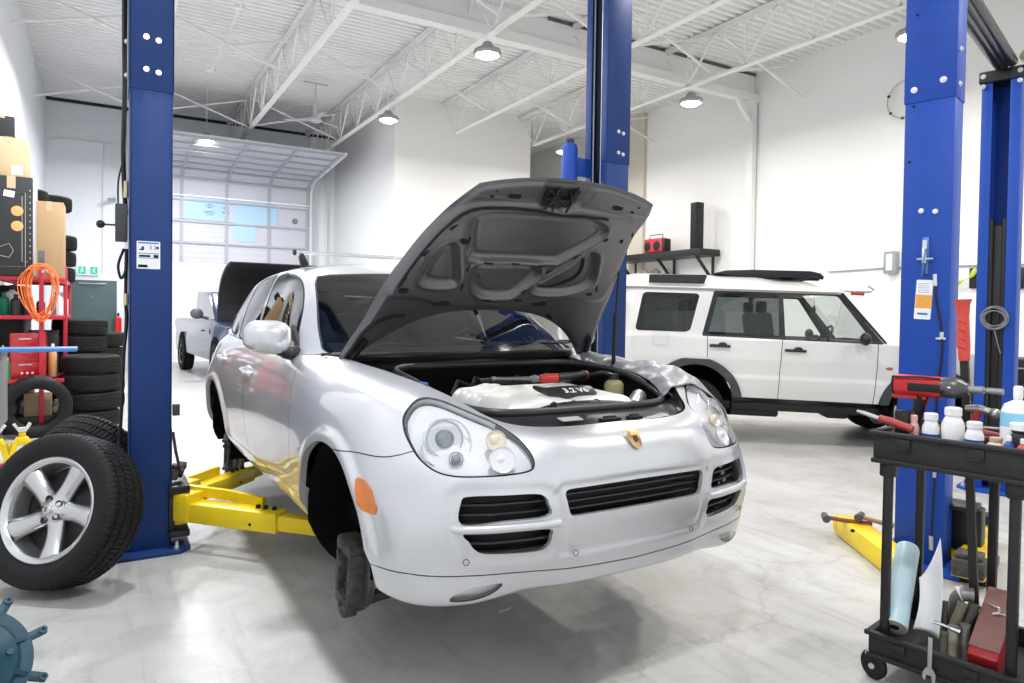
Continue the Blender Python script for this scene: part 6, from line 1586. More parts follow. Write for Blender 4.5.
# red tool chest on the shelf under the bottles
r = thing('tool_chest', 'glossy red tool chest on the lower rack shelf under the bottles', 'tool chest', (-.76, 9.98, .635))
m1 = MB(); m1.box((0, 0, .27), (.34, .50, .54), .012); m1.build('chest_body', mat('chest_red', (.50, .015, .02), rough=.22, coat=.6), r)
for i in range(3):
    m1 = MB(); m1.box((-.02, -.256, .13 + .15 * i), (.28, .012, .13), .004); d_ = m1.build('drawer', mat('chest_red'), r)
    m1 = MB(); m1.box((-.02, -.268, .17 + .15 * i), (.12, .010, .014), .003); m1.build('drawer_handle', alu, d_)
m1 = MB(); [m1.lathe([(0, 0), (.014, .001), (.014, -.001)], 12, (-.05 + .05 * i, -.264, .075), (0, -1, 0)) for i in range(3)]; m1.build('white_knobs', whp, r)
bottle((-.53, 10.0, .635), .045, .40, mat('orange_tube', (.65, .35, .15), rough=.5), whp, 'tall pale spray can right of the red tool chest')
for i, (x, c_, lb) in enumerate(((-1.04, (.6, .05, .02), 'red'), (-.99, (.7, .5, .05), 'yellow'), (-.945, (.05, .35, .1), 'green'))):
    bottle((x, 9.74, .635), .026, .26 + .14 * (i % 2), mat('can_' + lb, c_, rough=.35), whp, lb + ' spray can at the left end of the lower rack shelf', name='spray_can', cat='can')
for i in range(5):
    m1 = MB(); x, y = -.92 + .11 * i, 9.9 + .07 * (i % 2)
    m1.lathe([(.03, 0), (.045, .02), (.045, .10 + .03 * (i % 3)), (.03, .14 + .03 * (i % 3)), (0, .15 + .03 * (i % 3))], 16, (0, 0, 0)); m1.tube([(.03, 0, .05), (.05, -.05, .12), (0, -.06, .16)], .010, 6)
    m1.box((-.02, -.03, .05), (.06, .05, .08), .01, (0, 0, .4 * i))
    o_ = m1.build('machine_part', mat('part_grey_%d' % (i % 2), (.20 + .12 * (i % 2), .19 + .11 * (i % 2), .18 + .1 * (i % 2)), rough=.5, metal=.5), None, loc=(x, y, .20)); tag(o_, 'greasy metal machine part on the rack bottom behind the standing tyre', 'machine part', 'metal parts on the rack bottom')
tag(MB().box((-.74, 10.0, .10), (.50, .60, .19), .01).build('plastic_crate', blackpl, None), 'low black crate on the floor under the red rack holding metal parts', 'crate')
carton('cardboard_box', 'small brown cardboard box seen through the hole of the standing tyre', (-.66, 9.78, .20), (.27, .10, .27), mat('worn_cardboard', (.33, .24, .15), rough=.85))
for (x, y, z, dx, dy, dz, lb, mt) in ((-.95, 10.75, .0, .30, 1.0, .60, 'tall dark bin on the floor at the back of the red rack', 'black_satin'), (-.98, 10.85, .637, .26, 1.1, .68, 'dark grey bin at the back of the lower rack shelf', 'dark_grey_box'), (-.98, 10.75, 1.372, .26, .9, .36, 'low dark bin behind the bottles on the middle rack shelf', 'black_satin'), (-.64, 10.40, .637, .30, .20, .55, 'black plastic bin right of the red tool chest', 'black_satin')):
    r = thing('storage_bin', lb, 'bin', (x, y, z)); m1 = MB(); m1.box((0, 0, dz / 2 - .01), (dx, dy, dz - .02), .02, taper=(1.04, 1.04)); m1.build('bin_body', MATS[mt], r); m1 = MB(); m1.box((0, 0, dz - .015), (dx * 1.08, dy * 1.04, .03), .008); m1.build('rim', MATS[mt], r)
# orange cord hung in a coil on the rack post
r = thing('extension_cord', 'orange extension cord hung in loops on the front post of the red rack', 'cord', (-.60, 9.55, 1.88))
m1 = MB(); rs2 = np.random.RandomState(3)
for i in range(14):
    a_, b_ = .10 + .08 * rs2.rand(), .25 + .09 * rs2.rand(); ox = .04 * rs2.randn() * .8; oz = -.22 - .03 * rs2.rand()
    pts = [(ox + a_ * math.sin(t) * (1 + .25 * math.cos(t)), -.03 + .004 * i + .01 * math.sin(3 * t), oz - b_ * math.cos(t + PI) * -1 if False else oz + b_ * math.cos(t)) for t in np.linspace(0, 2 * PI, 26, endpoint=False)]
    m1.tube(pts, .0048, 6, closed=True)
m1.build('cord_loops', mat('orange_cord', (.85, .20, .04), rough=.45), r)
m1 = MB(); m1.cyl((.0, -.05, .0), (.0, .03, .0), .012, None, 8); m1.build('hook', alu, r)
# cabinet with a blue plank at the left edge
r = thing('steel_cabinet', 'grey steel cabinet cut by the left picture edge under the blue plank', 'cabinet', (-.90, 6.65, 0))
m1 = MB(); m1.box((0, .1, .815), (.43, .60, .57), .01); [m1.box((-.20, y, .27), (.05, .05, .54)) for y in (-.1, .35)]; m1.build('cabinet_body', mat('cabinet_grey', (.20, .21, .20), rough=.5, metal=.2, noise=(3, (.15, .16, .15), .6)), r)
m1 = MB(); m1.box((0, -.206, .81), (.39, .012, .50), .004); d_ = m1.build('cabinet_door', mat('cabinet_grey'), r)
m1 = MB(); m1.box((.18, -.22, .85), (.02, .02, .12), .004); m1.build('handle', alu, d_)
m1 = MB(); m1.box((0, .1, 1.115), (.46, .64, .03), .005); m1.build('cabinet_top', mat('cabinet_grey'), r)
tag(MB().box((-.52, 6.48, 1.150), (.68, .26, .028), .004).build('blue_plank', mat('plank_blue', (.08, .26, .62), rough=.4)), 'thin blue plank lying across the grey cabinet and sticking out over the aisle', 'plank')
# floor jack and jack stands
r = thing('floor_jack', 'low red trolley jack on the floor behind the leaning alloy wheel', 'floor jack', (-.55, 6.95, 0), (0, 0, .12))
jr = mat('jack_red', (.50, .02, .015), rough=.3, coat=.5)
for y in (-.13, .13):
    m1 = MB(); m1.T = Matrix.Rotation(PI / 2, 4, 'X') ; m1.prism([(-.42, .05), (-.40, .16), (.05, .19), (.36, .12), (.40, .05)], -y - .012, -y + .012, None, .003); m1.build('side_plate', jr, r)
m1 = MB(); m1.box((-.1, 0, .15), (.55, .20, .06), .02); m1.cyl((-.38, 0, .13), (.0, 0, .15), .045, None, 16); m1.build('hydraulic_unit', jr, r)
m1 = MB(); m1.cyl((.25, 0, .14), (.25, 0, .20), .05, .06, 20); m1.build('saddle', blackpl, r)
for x in (-.36, .36):
    for y in (-.16, .16):
        m1 = MB(); m1.cyl((x, y - .022, .05), (x, y + .022, .05), .05, None, 20, bev=.004); m1.build('wheel', blackpl, r)
m1 = MB(); m1.cyl((-.30, -.16, .21), (.34, -.16, .20), .016, None, 10); m1.build('handle_bar', jr, r)
def jack_stand(loc, rz, lab):
    r = thing('jack_stand', lab, 'jack stand', loc, (0, 0, rz))
    for sx in (-1, 1):
        for sy in (-1, 1):
            m1 = MB(); m1.tube([(sx * .115, sy * .10, .0), (sx * .055, sy * .045, .19)], 0, sq=(.045, .012)); m1.build('leg', yellow, r)
    m1 = MB(); m1.box((0, 0, .205), (.13, .11, .07), .01, taper=(.75, .75)); m1.cyl((0, 0, .2), (0, 0, .285), .028, None, 12); m1.build('collar', yellow, r)
    m1 = MB(); m1.prism([(-.075, .06), (-.055, .075), (-.03, .03), (.03, .03), (.055, .075), (.075, .06), (.03, -.01), (-.03, -.01)], -.02, .02, Matrix.Translation((0, 0, .30)) @ Euler((PI / 2, 0, 0)).to_matrix().to_4x4()); m1.build('saddle', mat('worn_white_steel', (.75, .75, .72), rough=.4, metal=.2), r)
jack_stand((-.665, 8.0, 0), .2, 'yellow jack stand nearer the leaning wheel, right of its twin')
jack_stand((-.86, 7.95, 0), -.1, 'yellow jack stand at the left picture edge, left of its twin')
tag(MB().prism([(0, 0), (.075, .012), (.10, .03), (.02, .025)], 0, .002).build('paper_scrap', mat('paper_white_floor', (.8, .8, .8), rough=.6), None, loc=(1.68, 2.93, .001)), 'small white paper scrap on the floor under the SUV front bumper', 'paper')
# blue gear casing at the bottom left
r = thing('gear_casing', 'blue cast gear casing with bolt lugs at the bottom left corner', 'gear casing', (-.43, 3.10, 0))
gb = mat('casing_blue', (.016, .070, .105), rough=.42, noise=(12, (.008, .035, .055), .7), bump=(20, .3, .004))
m1 = MB(); A_ = Vector((.25, -1, .75)).normalized()
m1.lathe([(0, -.10), (.11, -.10), (.15, -.06), (.165, .0), (.205, .005), (.205, .035), (.165, .04), (.15, .07), (.09, .10), (.085, .14), (0, .14)], 44, (0, 0, .175), A_); cs = m1.build('casing', gb, r)
Tq = Matrix.Translation((0, 0, .175)) @ A_.to_track_quat('Z', 'Y').to_matrix().to_4x4()
for k in range(9):
    a = 2 * PI * k / 9 + .25
    m1 = MB(); m1.T = Tq @ Matrix.Rotation(a, 4, 'Z'); m1.box((.215, 0, .02), (.095, .034, .022), .008); m1.prism([(.14, .0), (.25, .0), (.14, .075)], -.008, .008, Euler((PI / 2, 0, 0)).to_matrix().to_4x4()); m1.lathe([(.006, .0), (.014, .0), (.014, .012), (.006, .012)], 14, (.250, 0, .026), (0, 0, 1), cap=False)
    m1.build('lug', gb, cs)
for k in range(6):
    a = 2 * PI * k / 6; m1 = MB(); m1.T = Tq @ Matrix.Rotation(a, 4, 'Z'); m1.cyl((.125, 0, .075), (.125, 0, .095), .012, None, 6); m1.build('bolt_head', gb, cs)
tag(MB().tube([(-.60, 3.46, .39), (-.50, 3.38, .35), (-.36, 3.25, .27)], [.040, .037, .030], 16).build('shaft', mat('rusty_brown_steel', (.16, .075, .05), rough=.6, bump=(30, .3)), None), 'rusty brown shaft resting on the blue gear casing at the left edge', 'shaft')
# the spanner-like tool on the engine and the fittings on the right wall
r = thing('ratchet_wrench', 'red and black air ratchet lying across the engine cover of the silver SUV', 'power tool', (1.73, 1.91, .213), (-.0146, 0, .0133))
q0, q1, q2, q3 = Vector((-.13, .92, .975)), Vector((.06, .855, .972)), Vector((.22, .845, .968)), Vector((.42, .93, .972))
m1 = MB(); m1.tube([q0, q0.lerp(q1, .5), q1], [.008, .007, .010], 10); m1.sphere(q0, .014, 12, (1, 1, .8)); m1.sphere(q1, .024, 14, (1.1, 1, .75)); m1.build('ratchet_head', mat('dark_tool_steel', (.18, .18, .18), rough=.35, metal=.7), r)
m1 = MB(); m1.tube([q1.lerp(q2, .15), q1.lerp(q2, .3), q1.lerp(q2, .75)], [.016, .022, .024], 14); m1.build('red_body', mat('tool_red', (.42, .025, .02), rough=.4), r)
m1 = MB(); m1.tube([q1.lerp(q2, .75), q2.lerp(q3, .8), q3.lerp(q2, .10)], [.024, .022, .025], 14); gk = m1.build('black_grip', blackpl, r)
m1 = MB(); m1.tube([q3.lerp(q2, .10), q3], [.026, .024], 14); m1.build('end_cap', MATS['tool_red'], r)
WS_ = thing('wall_shelf', 'long black wall shelf on angled brackets above the off-white wagon', 'shelf', (10.78, 11.65, 2.80))
m1 = MB(); m1.box((0, 0, 0), (.60, 2.85, .14), .01); m1.build('shelf_board', blackpl, WS_)
for y in (-1.25, -.1, 1.2):
    m1 = MB(); m1.tube([(-.22, y, -.06), (.26, y, -.55)], 0, sq=(.05, .05)); m1.box((.28, y, -.35), (.04, .05, .6)); m1.build('bracket', blackpl, WS_)
r = thing('tower_speaker', 'tall slim black speaker standing on the wall shelf', 'speaker', (10.80, 10.62, 2.872))
m1 = MB(); m1.box((0, 0, .50), (.20, .19, 1.0), .01); m1.build('cabinet', mat('black_satin'), r)
m1 = MB(); m1.box((-.105, 0, .52), (.01, .17, .92), .004); m1.build('speaker_cloth', blackrub, r)
r = thing('radio', 'red and black boombox radio with a carry handle on the wall shelf', 'radio', (10.72, 11.78, 2.872))
m1 = MB(); m1.box((0, 0, .17), (.22, .62, .33), .05, seg=3); m1.build('case', mat('radio_red', (.50, .03, .04), rough=.35), r)
for y in (-.13, .17):
    m1 = MB(); m1.lathe([(.0, .005), (.05, .012), (.105, .0), (.115, -.01)], 24, (-.115, y, .16), (-1, 0, 0), cap=False); m1.build('speaker_cone', blackrub, r)
m1 = MB(); m1.tube([(0, -.22, .33), (0, -.20, .42), (0, .20, .42), (0, .22, .33)], .010, 8); m1.build('carry_handle', blackpl, r)
m1 = MB(); m1.box((.0, -.33, .16), (.20, .10, .30), .03); m1.build('side_panel', blackpl, r)
for i in range(3):
    r = thing('reel', 'small grey and brown reel hung on the wall under the black shelf', 'reel', (11.0, 12.45 - .38 * i, 2.40), group='reels under the wall shelf')
    m1 = MB(); m1.lathe([(.05, 0), (.15, 0), (.16, .03), (.15, .06), (.05, .06)], 24, (0, 0, 0), (-1, 0, 0), cap=False); m1.lathe([(0, .02), (.06, .02)], 16, (0, 0, 0), (-1, 0, 0)); m1.build('disc', mat('reel_%d' % i, ((.45, .42, .40), (.35, .20, .16), (.5, .5, .5))[i], rough=.5), r)
mb = MB(); mb.tube([(XR - .02, 7.75, 2.30), (XR - .02, 6.6, 2.32), (XR - .02, 4.6, 2.27)], .012, 6); tag(mb.build('wall_cable', mat('cable_bluegrey', (.25, .35, .45), rough=.5)), 'thin blue-grey cable running along the right wall above the wagon bonnet', 'cable')
for i, (y, z) in enumerate(((5.32, 2.10), (4.77, 2.08))):
    tag(MB().box((XR - .03, y, z), (.05, .16, .30), .004).build('wall_bracket', blackpl), ['black rectangular bracket on the right wall between the two right posts', 'black rectangular bracket on the right wall beyond the far right post'][i], 'bracket')
tag(MB().tube(smoothpoly([(XR - .08, 5.62, 2.02), (XR - .10, 5.48, 2.06), (XR - .09, 5.36, 2.12), (XR - .08, 5.30, 2.24)], 4, False), [.02 + .018 * math.sin(i * .8) for i in range(13)], 8).build('rag', mat('lime_cloth', (.50, .62, .08), rough=.8)), 'lime green cloth hanging off the wall bracket between the right posts', 'rag')
r = thing('wall_box', 'small grey steel box on the right wall beside the near right post', 'box', (XR - .07, 6.58, 2.40))
m1 = MB(); m1.box((0, 0, 0), (.12, .20, .36), .008); m1.build('box_body', mat('box_greysteel', (.30, .33, .35), rough=.5), r); m1 = MB(); m1.box((-.064, 0, 0), (.006, .10, .26)); m1.build('box_cover', paper_w, r)
r = thing('hanging_hoop', 'grey wire hoop with small clips hanging high on the right wall', 'hoop', (XR - .06, 6.42, 5.02))
m1 = MB(); m1.torus(.30, .010, (0, 0, 0), (1, 0, 0), 36, 6); m1.tube([(0, .02, .30), (0, -.10, 1.1)], .005, 5); m1.build('hoop', mat('hoop_grey', (.45, .45, .43), rough=.5), r)
for a in (1.2, 2.2, 3.0, 3.8): m1 = MB(); m1.box((0, .30 * math.sin(a + 0), .30 * math.cos(a)), (.03, .04, .04), .006); m1.build('clip', blackpl, r)
tag(MB().box((XR - .01, 4.0, 3.0), (.02, .02, .02)).build('wall_hook', alu), 'tiny hook on the right wall past the far right post', 'hook') if False else None
# ramp of tools seen behind the far right post
r = thing('tool_cabinet', 'dark tool cabinet at the far right picture edge behind the tool cart', 'cabinet', (8.05, 3.42, 0), (0, 0, .3))
m1 = MB(); m1.box((0, 0, .55), (.55, .45, 1.10), .02); m1.build('cabinet_body', mat('black_satin'), r)
for i in range(5):
    m1 = MB(); m1.box((-.27, -.0, .15 + .2 * i), (.02, .42, .17), .004); d_ = m1.build('drawer', blackrub, r)
    m1 = MB(); m1.box((-.285, 0, .21 + .2 * i), (.01, .34, .015)); m1.build('drawer_pull', alu, d_)
# ------------------------------------------------------------ black tool cart at the right
ca = math.atan2(-.984, .181)
CPOS = (2.70, 1.75, 0)
cart_m = mat('cart_black_plastic', (.012, .012, .012), rough=.55, bump=(70, .25, .002), noise=(12, (.022, .021, .020), .5))
CART = thing('tool_cart', 'black plastic two-shelf tool cart standing at the right', 'cart', CPOS, (0, 0, ca))
X0, X1, Y0, Y1 = .085, .88, -.005, .52
def tub(z0, z1, zfloor):
    m1 = MB(); t = .018
    m1.box(((X0 + X1) / 2, Y0 + t / 2, (z0 + z1) / 2), (X1 - X0, t, z1 - z0), .006); m1.box(((X0 + X1) / 2, Y1 - t / 2, (z0 + z1) / 2), (X1 - X0, t, z1 - z0), .006)
    m1.box((X0 + t / 2, (Y0 + Y1) / 2, (z0 + z1) / 2), (t, Y1 - Y0 - .004, z1 - z0 - .001), .006); m1.box((X1 - t / 2, (Y0 + Y1) / 2, (z0 + z1) / 2), (t, Y1 - Y0 - .004, z1 - z0 - .001), .006)
    m1.box(((X0 + X1) / 2, (Y0 + Y1) / 2, zfloor), (X1 - X0 - .01, Y1 - Y0 - .01, .016), .003)
    for (cx_, cy_, dx, dy) in (((X0 + X1) / 2, Y0, X1 - X0 + .03, .024), ((X0 + X1) / 2, Y1, X1 - X0 + .03, .024), (X0, (Y0 + Y1) / 2, .024, Y1 - Y0 + .02), (X1, (Y0 + Y1) / 2, .024, Y1 - Y0 + .02)):
        m1.box((cx_, cy_, z1 - .010), (dx, dy, .020), .007)
    for i, x in enumerate((.20, .45, .70)):
        m1.box((x, Y0 - .004, z1 - .045), (.05, .008, .045), .003); m1.box((x, Y0 - .010, z1 - .062), (.035, .012, .010), .003)
    m1.box(((X0 + X1) / 2, Y0 - .003, z0 + .012), (X1 - X0 + .01, .012, .02), .004)
    return m1
tub(.895, 1.028, .93).build('top_tray', cart_m, CART)
tub(.095, .205, .125).build('bottom_tray', cart_m, CART)
for x, y in ((.135, .03), (.565, .03), (.060 + .055, .455), (.395, .455)):
    m1 = MB(); m1.box((x, y, .51), (.036, .032, .80), .010); m1.box((x, y - .0, .14), (.060, .052, .06), .012); m1.box((x, y, .87), (.060, .052, .06), .012); m1.build('leg', mat('cart_leg_black', (.012, .012, .013), rough=.4), CART)
for x, y in ((.10, .02), (.80, .02), (.10, .47), (.80, .47)):
    m1 = MB(); m1.lathe([(.0, -.016), (.050, -.016), (.058, -.008), (.058, .008), (.050, .016), (0, .016)], 28, (x, y, .058), (.35, 1, 0)); cw = m1.build('caster_wheel', blackrub, CART)
    m1 = MB(); m1.prism([(-.03, 0), (.03, 0), (.018, .055), (-.02, .055)], -.024, -.019, Matrix.Translation((x, y, .052)) @ Euler((PI / 2, 0, .3)).to_matrix().to_4x4()); m1.cyl((x, y - .026, .058), (x, y + .02, .058), .012, None, 10); m1.box((x, y, .105), (.05, .05, .01)); m1.build('caster_fork', alu, cw)
def cthing(name, label, cat, loc, rz=0., group=None):
    c, s_ = math.cos(ca), math.sin(ca)
    return thing(name, label, cat, (CPOS[0] + loc[0] * c - loc[1] * s_, CPOS[1] + loc[0] * s_ + loc[1] * c, loc[2]), (0, 0, ca + rz), group)
ZT = .940; ZB = .135
# impact wrench standing in the top tray, nose to the right
redp = mat('wrench_red', (.50, .02, .025), rough=.35)
iw = cthing('impact_wrench', 'red and black cordless impact wrench standing on its battery in the top tray', 'power tool', (.10, .20, ZT), .0)
m1 = MB(); m1.prism(rrect(.078, .088, .028, 5), 0, .175, Matrix.Translation((-.005, 0, .265)) @ Matrix(((0, 0, 1, 0), (1, 0, 0, 0), (0, 1, 0, 0), (0, 0, 0, 1))), .006); m1.build('motor_housing', redp, iw)
m1 = MB(); m1.prism(rrect(.070, .080, .026, 5), 0, .012, Matrix.Translation((-.016, 0, .265)) @ Matrix(((0, 0, 1, 0), (1, 0, 0, 0), (0, 1, 0, 0), (0, 0, 0, 1))), .004); m1.box((.12, -.037, .262), (.14, .010, .034), .004); m1.box((.12, .037, .262), (.14, .010, .034), .004)
m1.tube([(-.01, -.04, .30), (.10, -.04, .305), (.17, -.035, .302)], .004, 6); m1.build('grip_panels', blackrub, iw)
m1 = MB(); m1.lathe([(.040, 0), (.043, .01), (.043, .05), (.036, .072), (.026, .085), (.022, .098), (0, .098)], 28, (.165, 0, .268), (1, 0, 0)); m1.build('gear_case', mat('gear_case_grey', (.10, .10, .105), rough=.35, metal=.5), iw)
m1 = MB(); m1.box((.205, -.0435, .272), (.010, .002, .006)); m1.build('mark', paper_w, iw)
m1 = MB(); m1.cyl((.258, 0, .268), (.315, 0, .268), .015, None, 20, bev=.002); m1.cyl((.315, 0, .268), (.322, 0, .268), .008, None, 12); m1.cyl((.322, 0, .268), (.378, 0, .268), .0125, None, 20, bev=.002); m1.build('socket', mat('socket_steel', (.32, .32, .32), rough=.35, metal=.8), iw)
m1 = MB(); m1.tube([(.095, 0, .225), (.088, 0, .19), (.07, 0, .12), (.06, 0, .075)], [.027, .024, .023, .026], 14, flat=1.1); m1.build('handle', blackrub, iw)
m1 = MB(); m1.tube([(.115, 0, .215), (.108, 0, .195), (.100, 0, .175)], .009, 8); m1.build('trigger', redp, iw)
m1 = MB(); m1.box((.045, 0, .050), (.125, .080, .055), .012); m1.box((.045, 0, .015), (.115, .075, .035), .010); m1.build('battery', blackpl, iw)
m1 = MB(); m1.box((.05, 0, .218), (.13, .052, .018), .006); m1.build('red_undershelf', redp, iw)
# screwdrivers and rods standing behind the wrench
for i, (x, y, c_, lb) in enumerate(((.085, .12, (.5, .02, .02), 'screwdriver with a red handle standing at the left end of the top tray'), )):
    r = cthing('screwdriver', lb, 'screwdriver', (x + .035, y, ZT))
    m1 = MB(); m1.tube([(0, 0, .005), (.0, 0, .075)], [.011, .014], 10); m1.build('handle', mat('driver_red', c_, rough=.3), r)
    m1 = MB(); m1.tube([(0, 0, .075), (.002, 0, .18)], .0045, 8); m1.build('blade', alu, r)
tag(MB().box((0, 0, .085), (.055, .055, .17), .006).build('black_can', blackpl, None, loc=cthing_loc if False else tuple(Vector((CPOS[0], CPOS[1], 0)) + Matrix.Rotation(ca, 3, 'Z') @ Vector((.165, .10, ZT)))), 'square black can under the impact wrench in the top tray', 'can')
# items along the near rim
pk = mat('pink_translucent', (.78, .42, .38), rough=.35)
bottle_ = lambda x, y, r_, h, m, cm, lb, band=None, neck=.6: (lambda o: (setattr(o, 'location', tuple(Vector((CPOS[0], CPOS[1], 0)) + Matrix.Rotation(ca, 3, 'Z') @ Vector((x, y, ZT)))), o)[1])(bottle((0, 0, 0), r_, h, m, cm, lb, band=band, neck=neck))
bottle_(.200, .10, .020, .155, pk, pk, 'small pink bottle nearest the left end of the near tray rim')
bottle_(.262, .10, .031, .170, whp, whp, 'white tub with a blue band, left of the big white tub on the cart', (bl_lab, .25, .52), .7)
bottle_(.335, .115, .040, .200, whp, whp, 'big white round tub in the middle of the near tray rim', None, .65)
bottle_(.412, .10, .032, .155, whp, whp, 'white tub with a blue band, right of the big white tub on the cart', (bl_lab, .22, .56), .7)
bottle_(.482, .10, .033, .105, mat('cream_jar', (.72, .60, .48), rough=.45), mat('tan_lid', (.60, .42, .30), rough=.5), 'low cream jar with messy brown lid right of the blue-banded tub', None, .55)
bottle_(.530, .07, .017, .120, bl_lab, whp, 'small blue glue bottle with a white nozzle on the near tray rim', None, .4)
bottle_(.575, .07, .022, .115, mat('red_label', (.60, .08, .05), rough=.4), whp, 'small red and white bottle at the right picture edge on the tray', None, .45)
tb = bottle_(.525, .20, .055, .295, whp, whp, 'large white bottle with blue and orange label at the right of the tray', (mat('sky_label', (.25, .55, .75), rough=.4), .48, .66), .25)
m1 = MB(); m1.lathe([(.0562, .17), (.0562, .215)], 20, cap=False, arc=None); m1 = MB(); m1.box((-.010, -.055, .175), (.034, .006, .045), .002); m1.build('orange_square', mat('label_orange'), tb)
bottle_(.555, .13, .036, .165, blk, whp, 'dark round can with a white lid in front of the large white bottle', None, .95)
# tools lying in the top tray
def bar(name, label, cat, pts, rads, m, z=0, grp=None, n=10, extra=None):
    r = cthing(name, label, cat, (pts[0][0], pts[0][1], pts[0][2]))
    q = [tuple(Vector(p) - Vector(pts[0])) for p in pts]
    m1 = MB(); m1.tube(q, rads, n); m1.build('handle' if extra else 'shaft', m, r)
    if extra:
        for nm, pts2, r2, m2 in extra:
            m1 = MB(); m1.tube([tuple(Vector(p) - Vector(pts[0])) for p in pts2], r2, n); m1.build(nm, m2, r)
    return r
bar('pry_bar', 'red-handled pry bar resting over the left corner of the top tray', 'pry bar', [(.21, .06, 1.040), (.13, .055, 1.062), (.085, .05, 1.072)], [.016, .017, .014], mat('worn_red_grip', (.38, .06, .05), rough=.5), extra=[('blade', [(.085, .05, 1.072), (.03, .045, 1.086), (.0, .04, 1.093)], [.008, .008, .005], alu), ('lower_jaw', [(.13, .065, 1.055), (.06, .07, 1.055), (.03, .08, 1.075)], [.010, .009, .006], blackpl)])
hm = cthing('hammer', 'ball hammer with a red neck propped up in the middle of the top tray', 'hammer', (.395, .25, 1.10))
m1 = MB(); m1.cyl((-.055, 0, .025), (-.01, 0, .03), .014, .017, 14); m1.cyl((-.01, 0, .03), (.03, 0, .02), .015, .014, 14); m1.sphere((.045, -.0, .015), .021, 16); m1.build('head', mat('hammer_head_steel', (.42, .41, .39), rough=.3, metal=.8), hm)
m1 = MB(); m1.tube([(-.012, 0, .02), (-.025, .0, -.03), (-.04, .01, -.09), (-.06, .03, -.15)], [.015, .016, .014, .013], 12); m1.build('handle', mat('hammer_red', (.40, .03, .025), rough=.4), hm)
bar('pliers', 'pliers with reddish grips lying behind the big white tub on the cart', 'pliers', [(.30, .30, .985), (.38, .30, 1.03), (.46, .31, 1.02)], [.012, .014, .010], mat('plier_grip', (.45, .12, .10), rough=.5), extra=[('second_grip', [(.30, .33, .98), (.40, .34, 1.0), (.47, .32, 1.02)], [.012, .014, .010], mat('plier_grip'))])
bar('leather_strap', 'crumpled brown leather piece behind the tubs in the top tray', 'strap', [(.22, .25, .99), (.27, .27, 1.035), (.33, .28, 1.045), (.36, .30, 1.03)], [.020, .028, .022, .012], mat('brown_leather', (.16, .08, .05), rough=.6))
bar('steel_rod', 'thin steel rod lying along the far side of the top tray', 'rod', [(.36, .36, 1.04), (.62, .42, 1.045)], [.005, .005], alu)
# long breaker bar with red grip standing in the bottom tray
lv = cthing('breaker_bar', 'long black breaker bar with a red grip standing upright through the cart', 'tool', (.385, .30, ZB))
m1 = MB(); m1.tube([(.0, 0, .01), (-.035, .0, .65), (-.070, 0, 1.20)], 0, sq=(.030, .018)); m1.build('shaft', mat('bar_dark', (.035, .033, .032), rough=.45, metal=.5), lv)
m1 = MB(); m1.tube([(-.069, 0, 1.18), (-.073, 0, 1.24), (-.078, 0, 1.36), (-.080, 0, 1.41), (-.081, 0, 1.432)], [.020, .024, .022, .026, .034], 18)
for i in range(4): m1.box((-.075, -.024, 1.24 + .035 * i), (.034, .006, .007), .002, (0, .5, 0))
m1.build('grip', mat('grip_coral', (.62, .07, .05), rough=.4), lv)
# paper roll and loose sheet in the bottom tray
pr = cthing('paper_roll', 'pale blue roll of paper leaning upright in the bottom tray', 'roll', (.165, .050, ZB + .055))
rollm = mat('pale_blue_film', (.42, .60, .66), rough=.35, noise=(3, (.62, .76, .80), .8), bump=(5, .3, .01))
ax2 = Vector((-.07, .33, .24)); 
m1 = MB(); m1.lathe([(.018, 0), (.046, 0), (.048, .004), (.047, .40), (.043, .412), (.018, .412)], 32, (0, 0, .035), ax2, cap=False); m1.build('film', rollm, pr)
m1 = MB()
for k, r_ in enumerate((.040, .034, .028, .022)): m1.lathe([(r_, -.0015), (r_ + .003, -.0015)], 28, (0, 0, .035), ax2, cap=False)
m1.build('roll_layers', mat('roll_edge_tan', (.34, .31, .22), rough=.7), pr)
m1 = MB(); m1.lathe([(.020, -.001), (.046, -.0005)], 28, (0, 0, .035), ax2, cap=False); m1.build('roll_end', mat('roll_end_cream', (.55, .52, .40), rough=.7), pr)
m1 = MB(); m1.lathe([(.0, .002), (.019, .002)], 20, (0, 0, .035), ax2, cap=False); m1.build('roll_core', gapm, pr)
sp_ = cthing('paper_sheet', 'white curved paper sheet beside the blue roll in the bottom tray', 'paper', (.20, .10, ZB + .05))
def sheet(u, v):
    w = .10 - .02 * v
    x = .01 + w * u + .0 * v; z = .03 + v * (.20 + .19 * u ** 1.3 * 1) 
    top = min(1, v * 1.0)
    return (x + .012 * math.sin(3 * v), .02 + .03 * math.sin(PI * u) * (1 - .3 * v) + .05 * v - .02 * u, z)
m1 = MB(); m1.grid(sheet, 14, 20); m1.build('sheet', mat('paper_white', (.86, .87, .88), rough=.6), sp_, solid=.0012)
# red steel tool box on end
rb = cthing('tool_box', 'worn red steel tool box standing on end in the bottom tray', 'tool box', (.470, .045, ZB + .050), .04)
Tb = Euler((-1.10, 0, 0)).to_matrix().to_4x4()
m1 = MB(); m1.T = Tb; m1.box((0, .02, .195), (.098, .11, .36), .006); m1.build('box_body', mat('tool_box_red', (.38, .015, .02), rough=.45, noise=(14, (.28, .02, .02), .5)), rb)
m1 = MB(); m1.T = Tb; m1.box((0, -.038, .215), (.100, .008, .325), .003); bx = m1.build('box_lid', mat('dusty_red', (.27, .13, .115), rough=.7, noise=(18, (.20, .10, .09), .6)), rb)
m1 = MB(); m1.T = Tb; m1.tube(smoothpoly([(-.028, -.046, .275), (-.010, -.055, .262), (.010, -.058, .258), (.012, -.056, .235), (-.004, -.055, .222), (.020, -.056, .232), (.034, -.046, .240)], 4, False), .004, 8); m1.build('wire_handle', alu, bx)
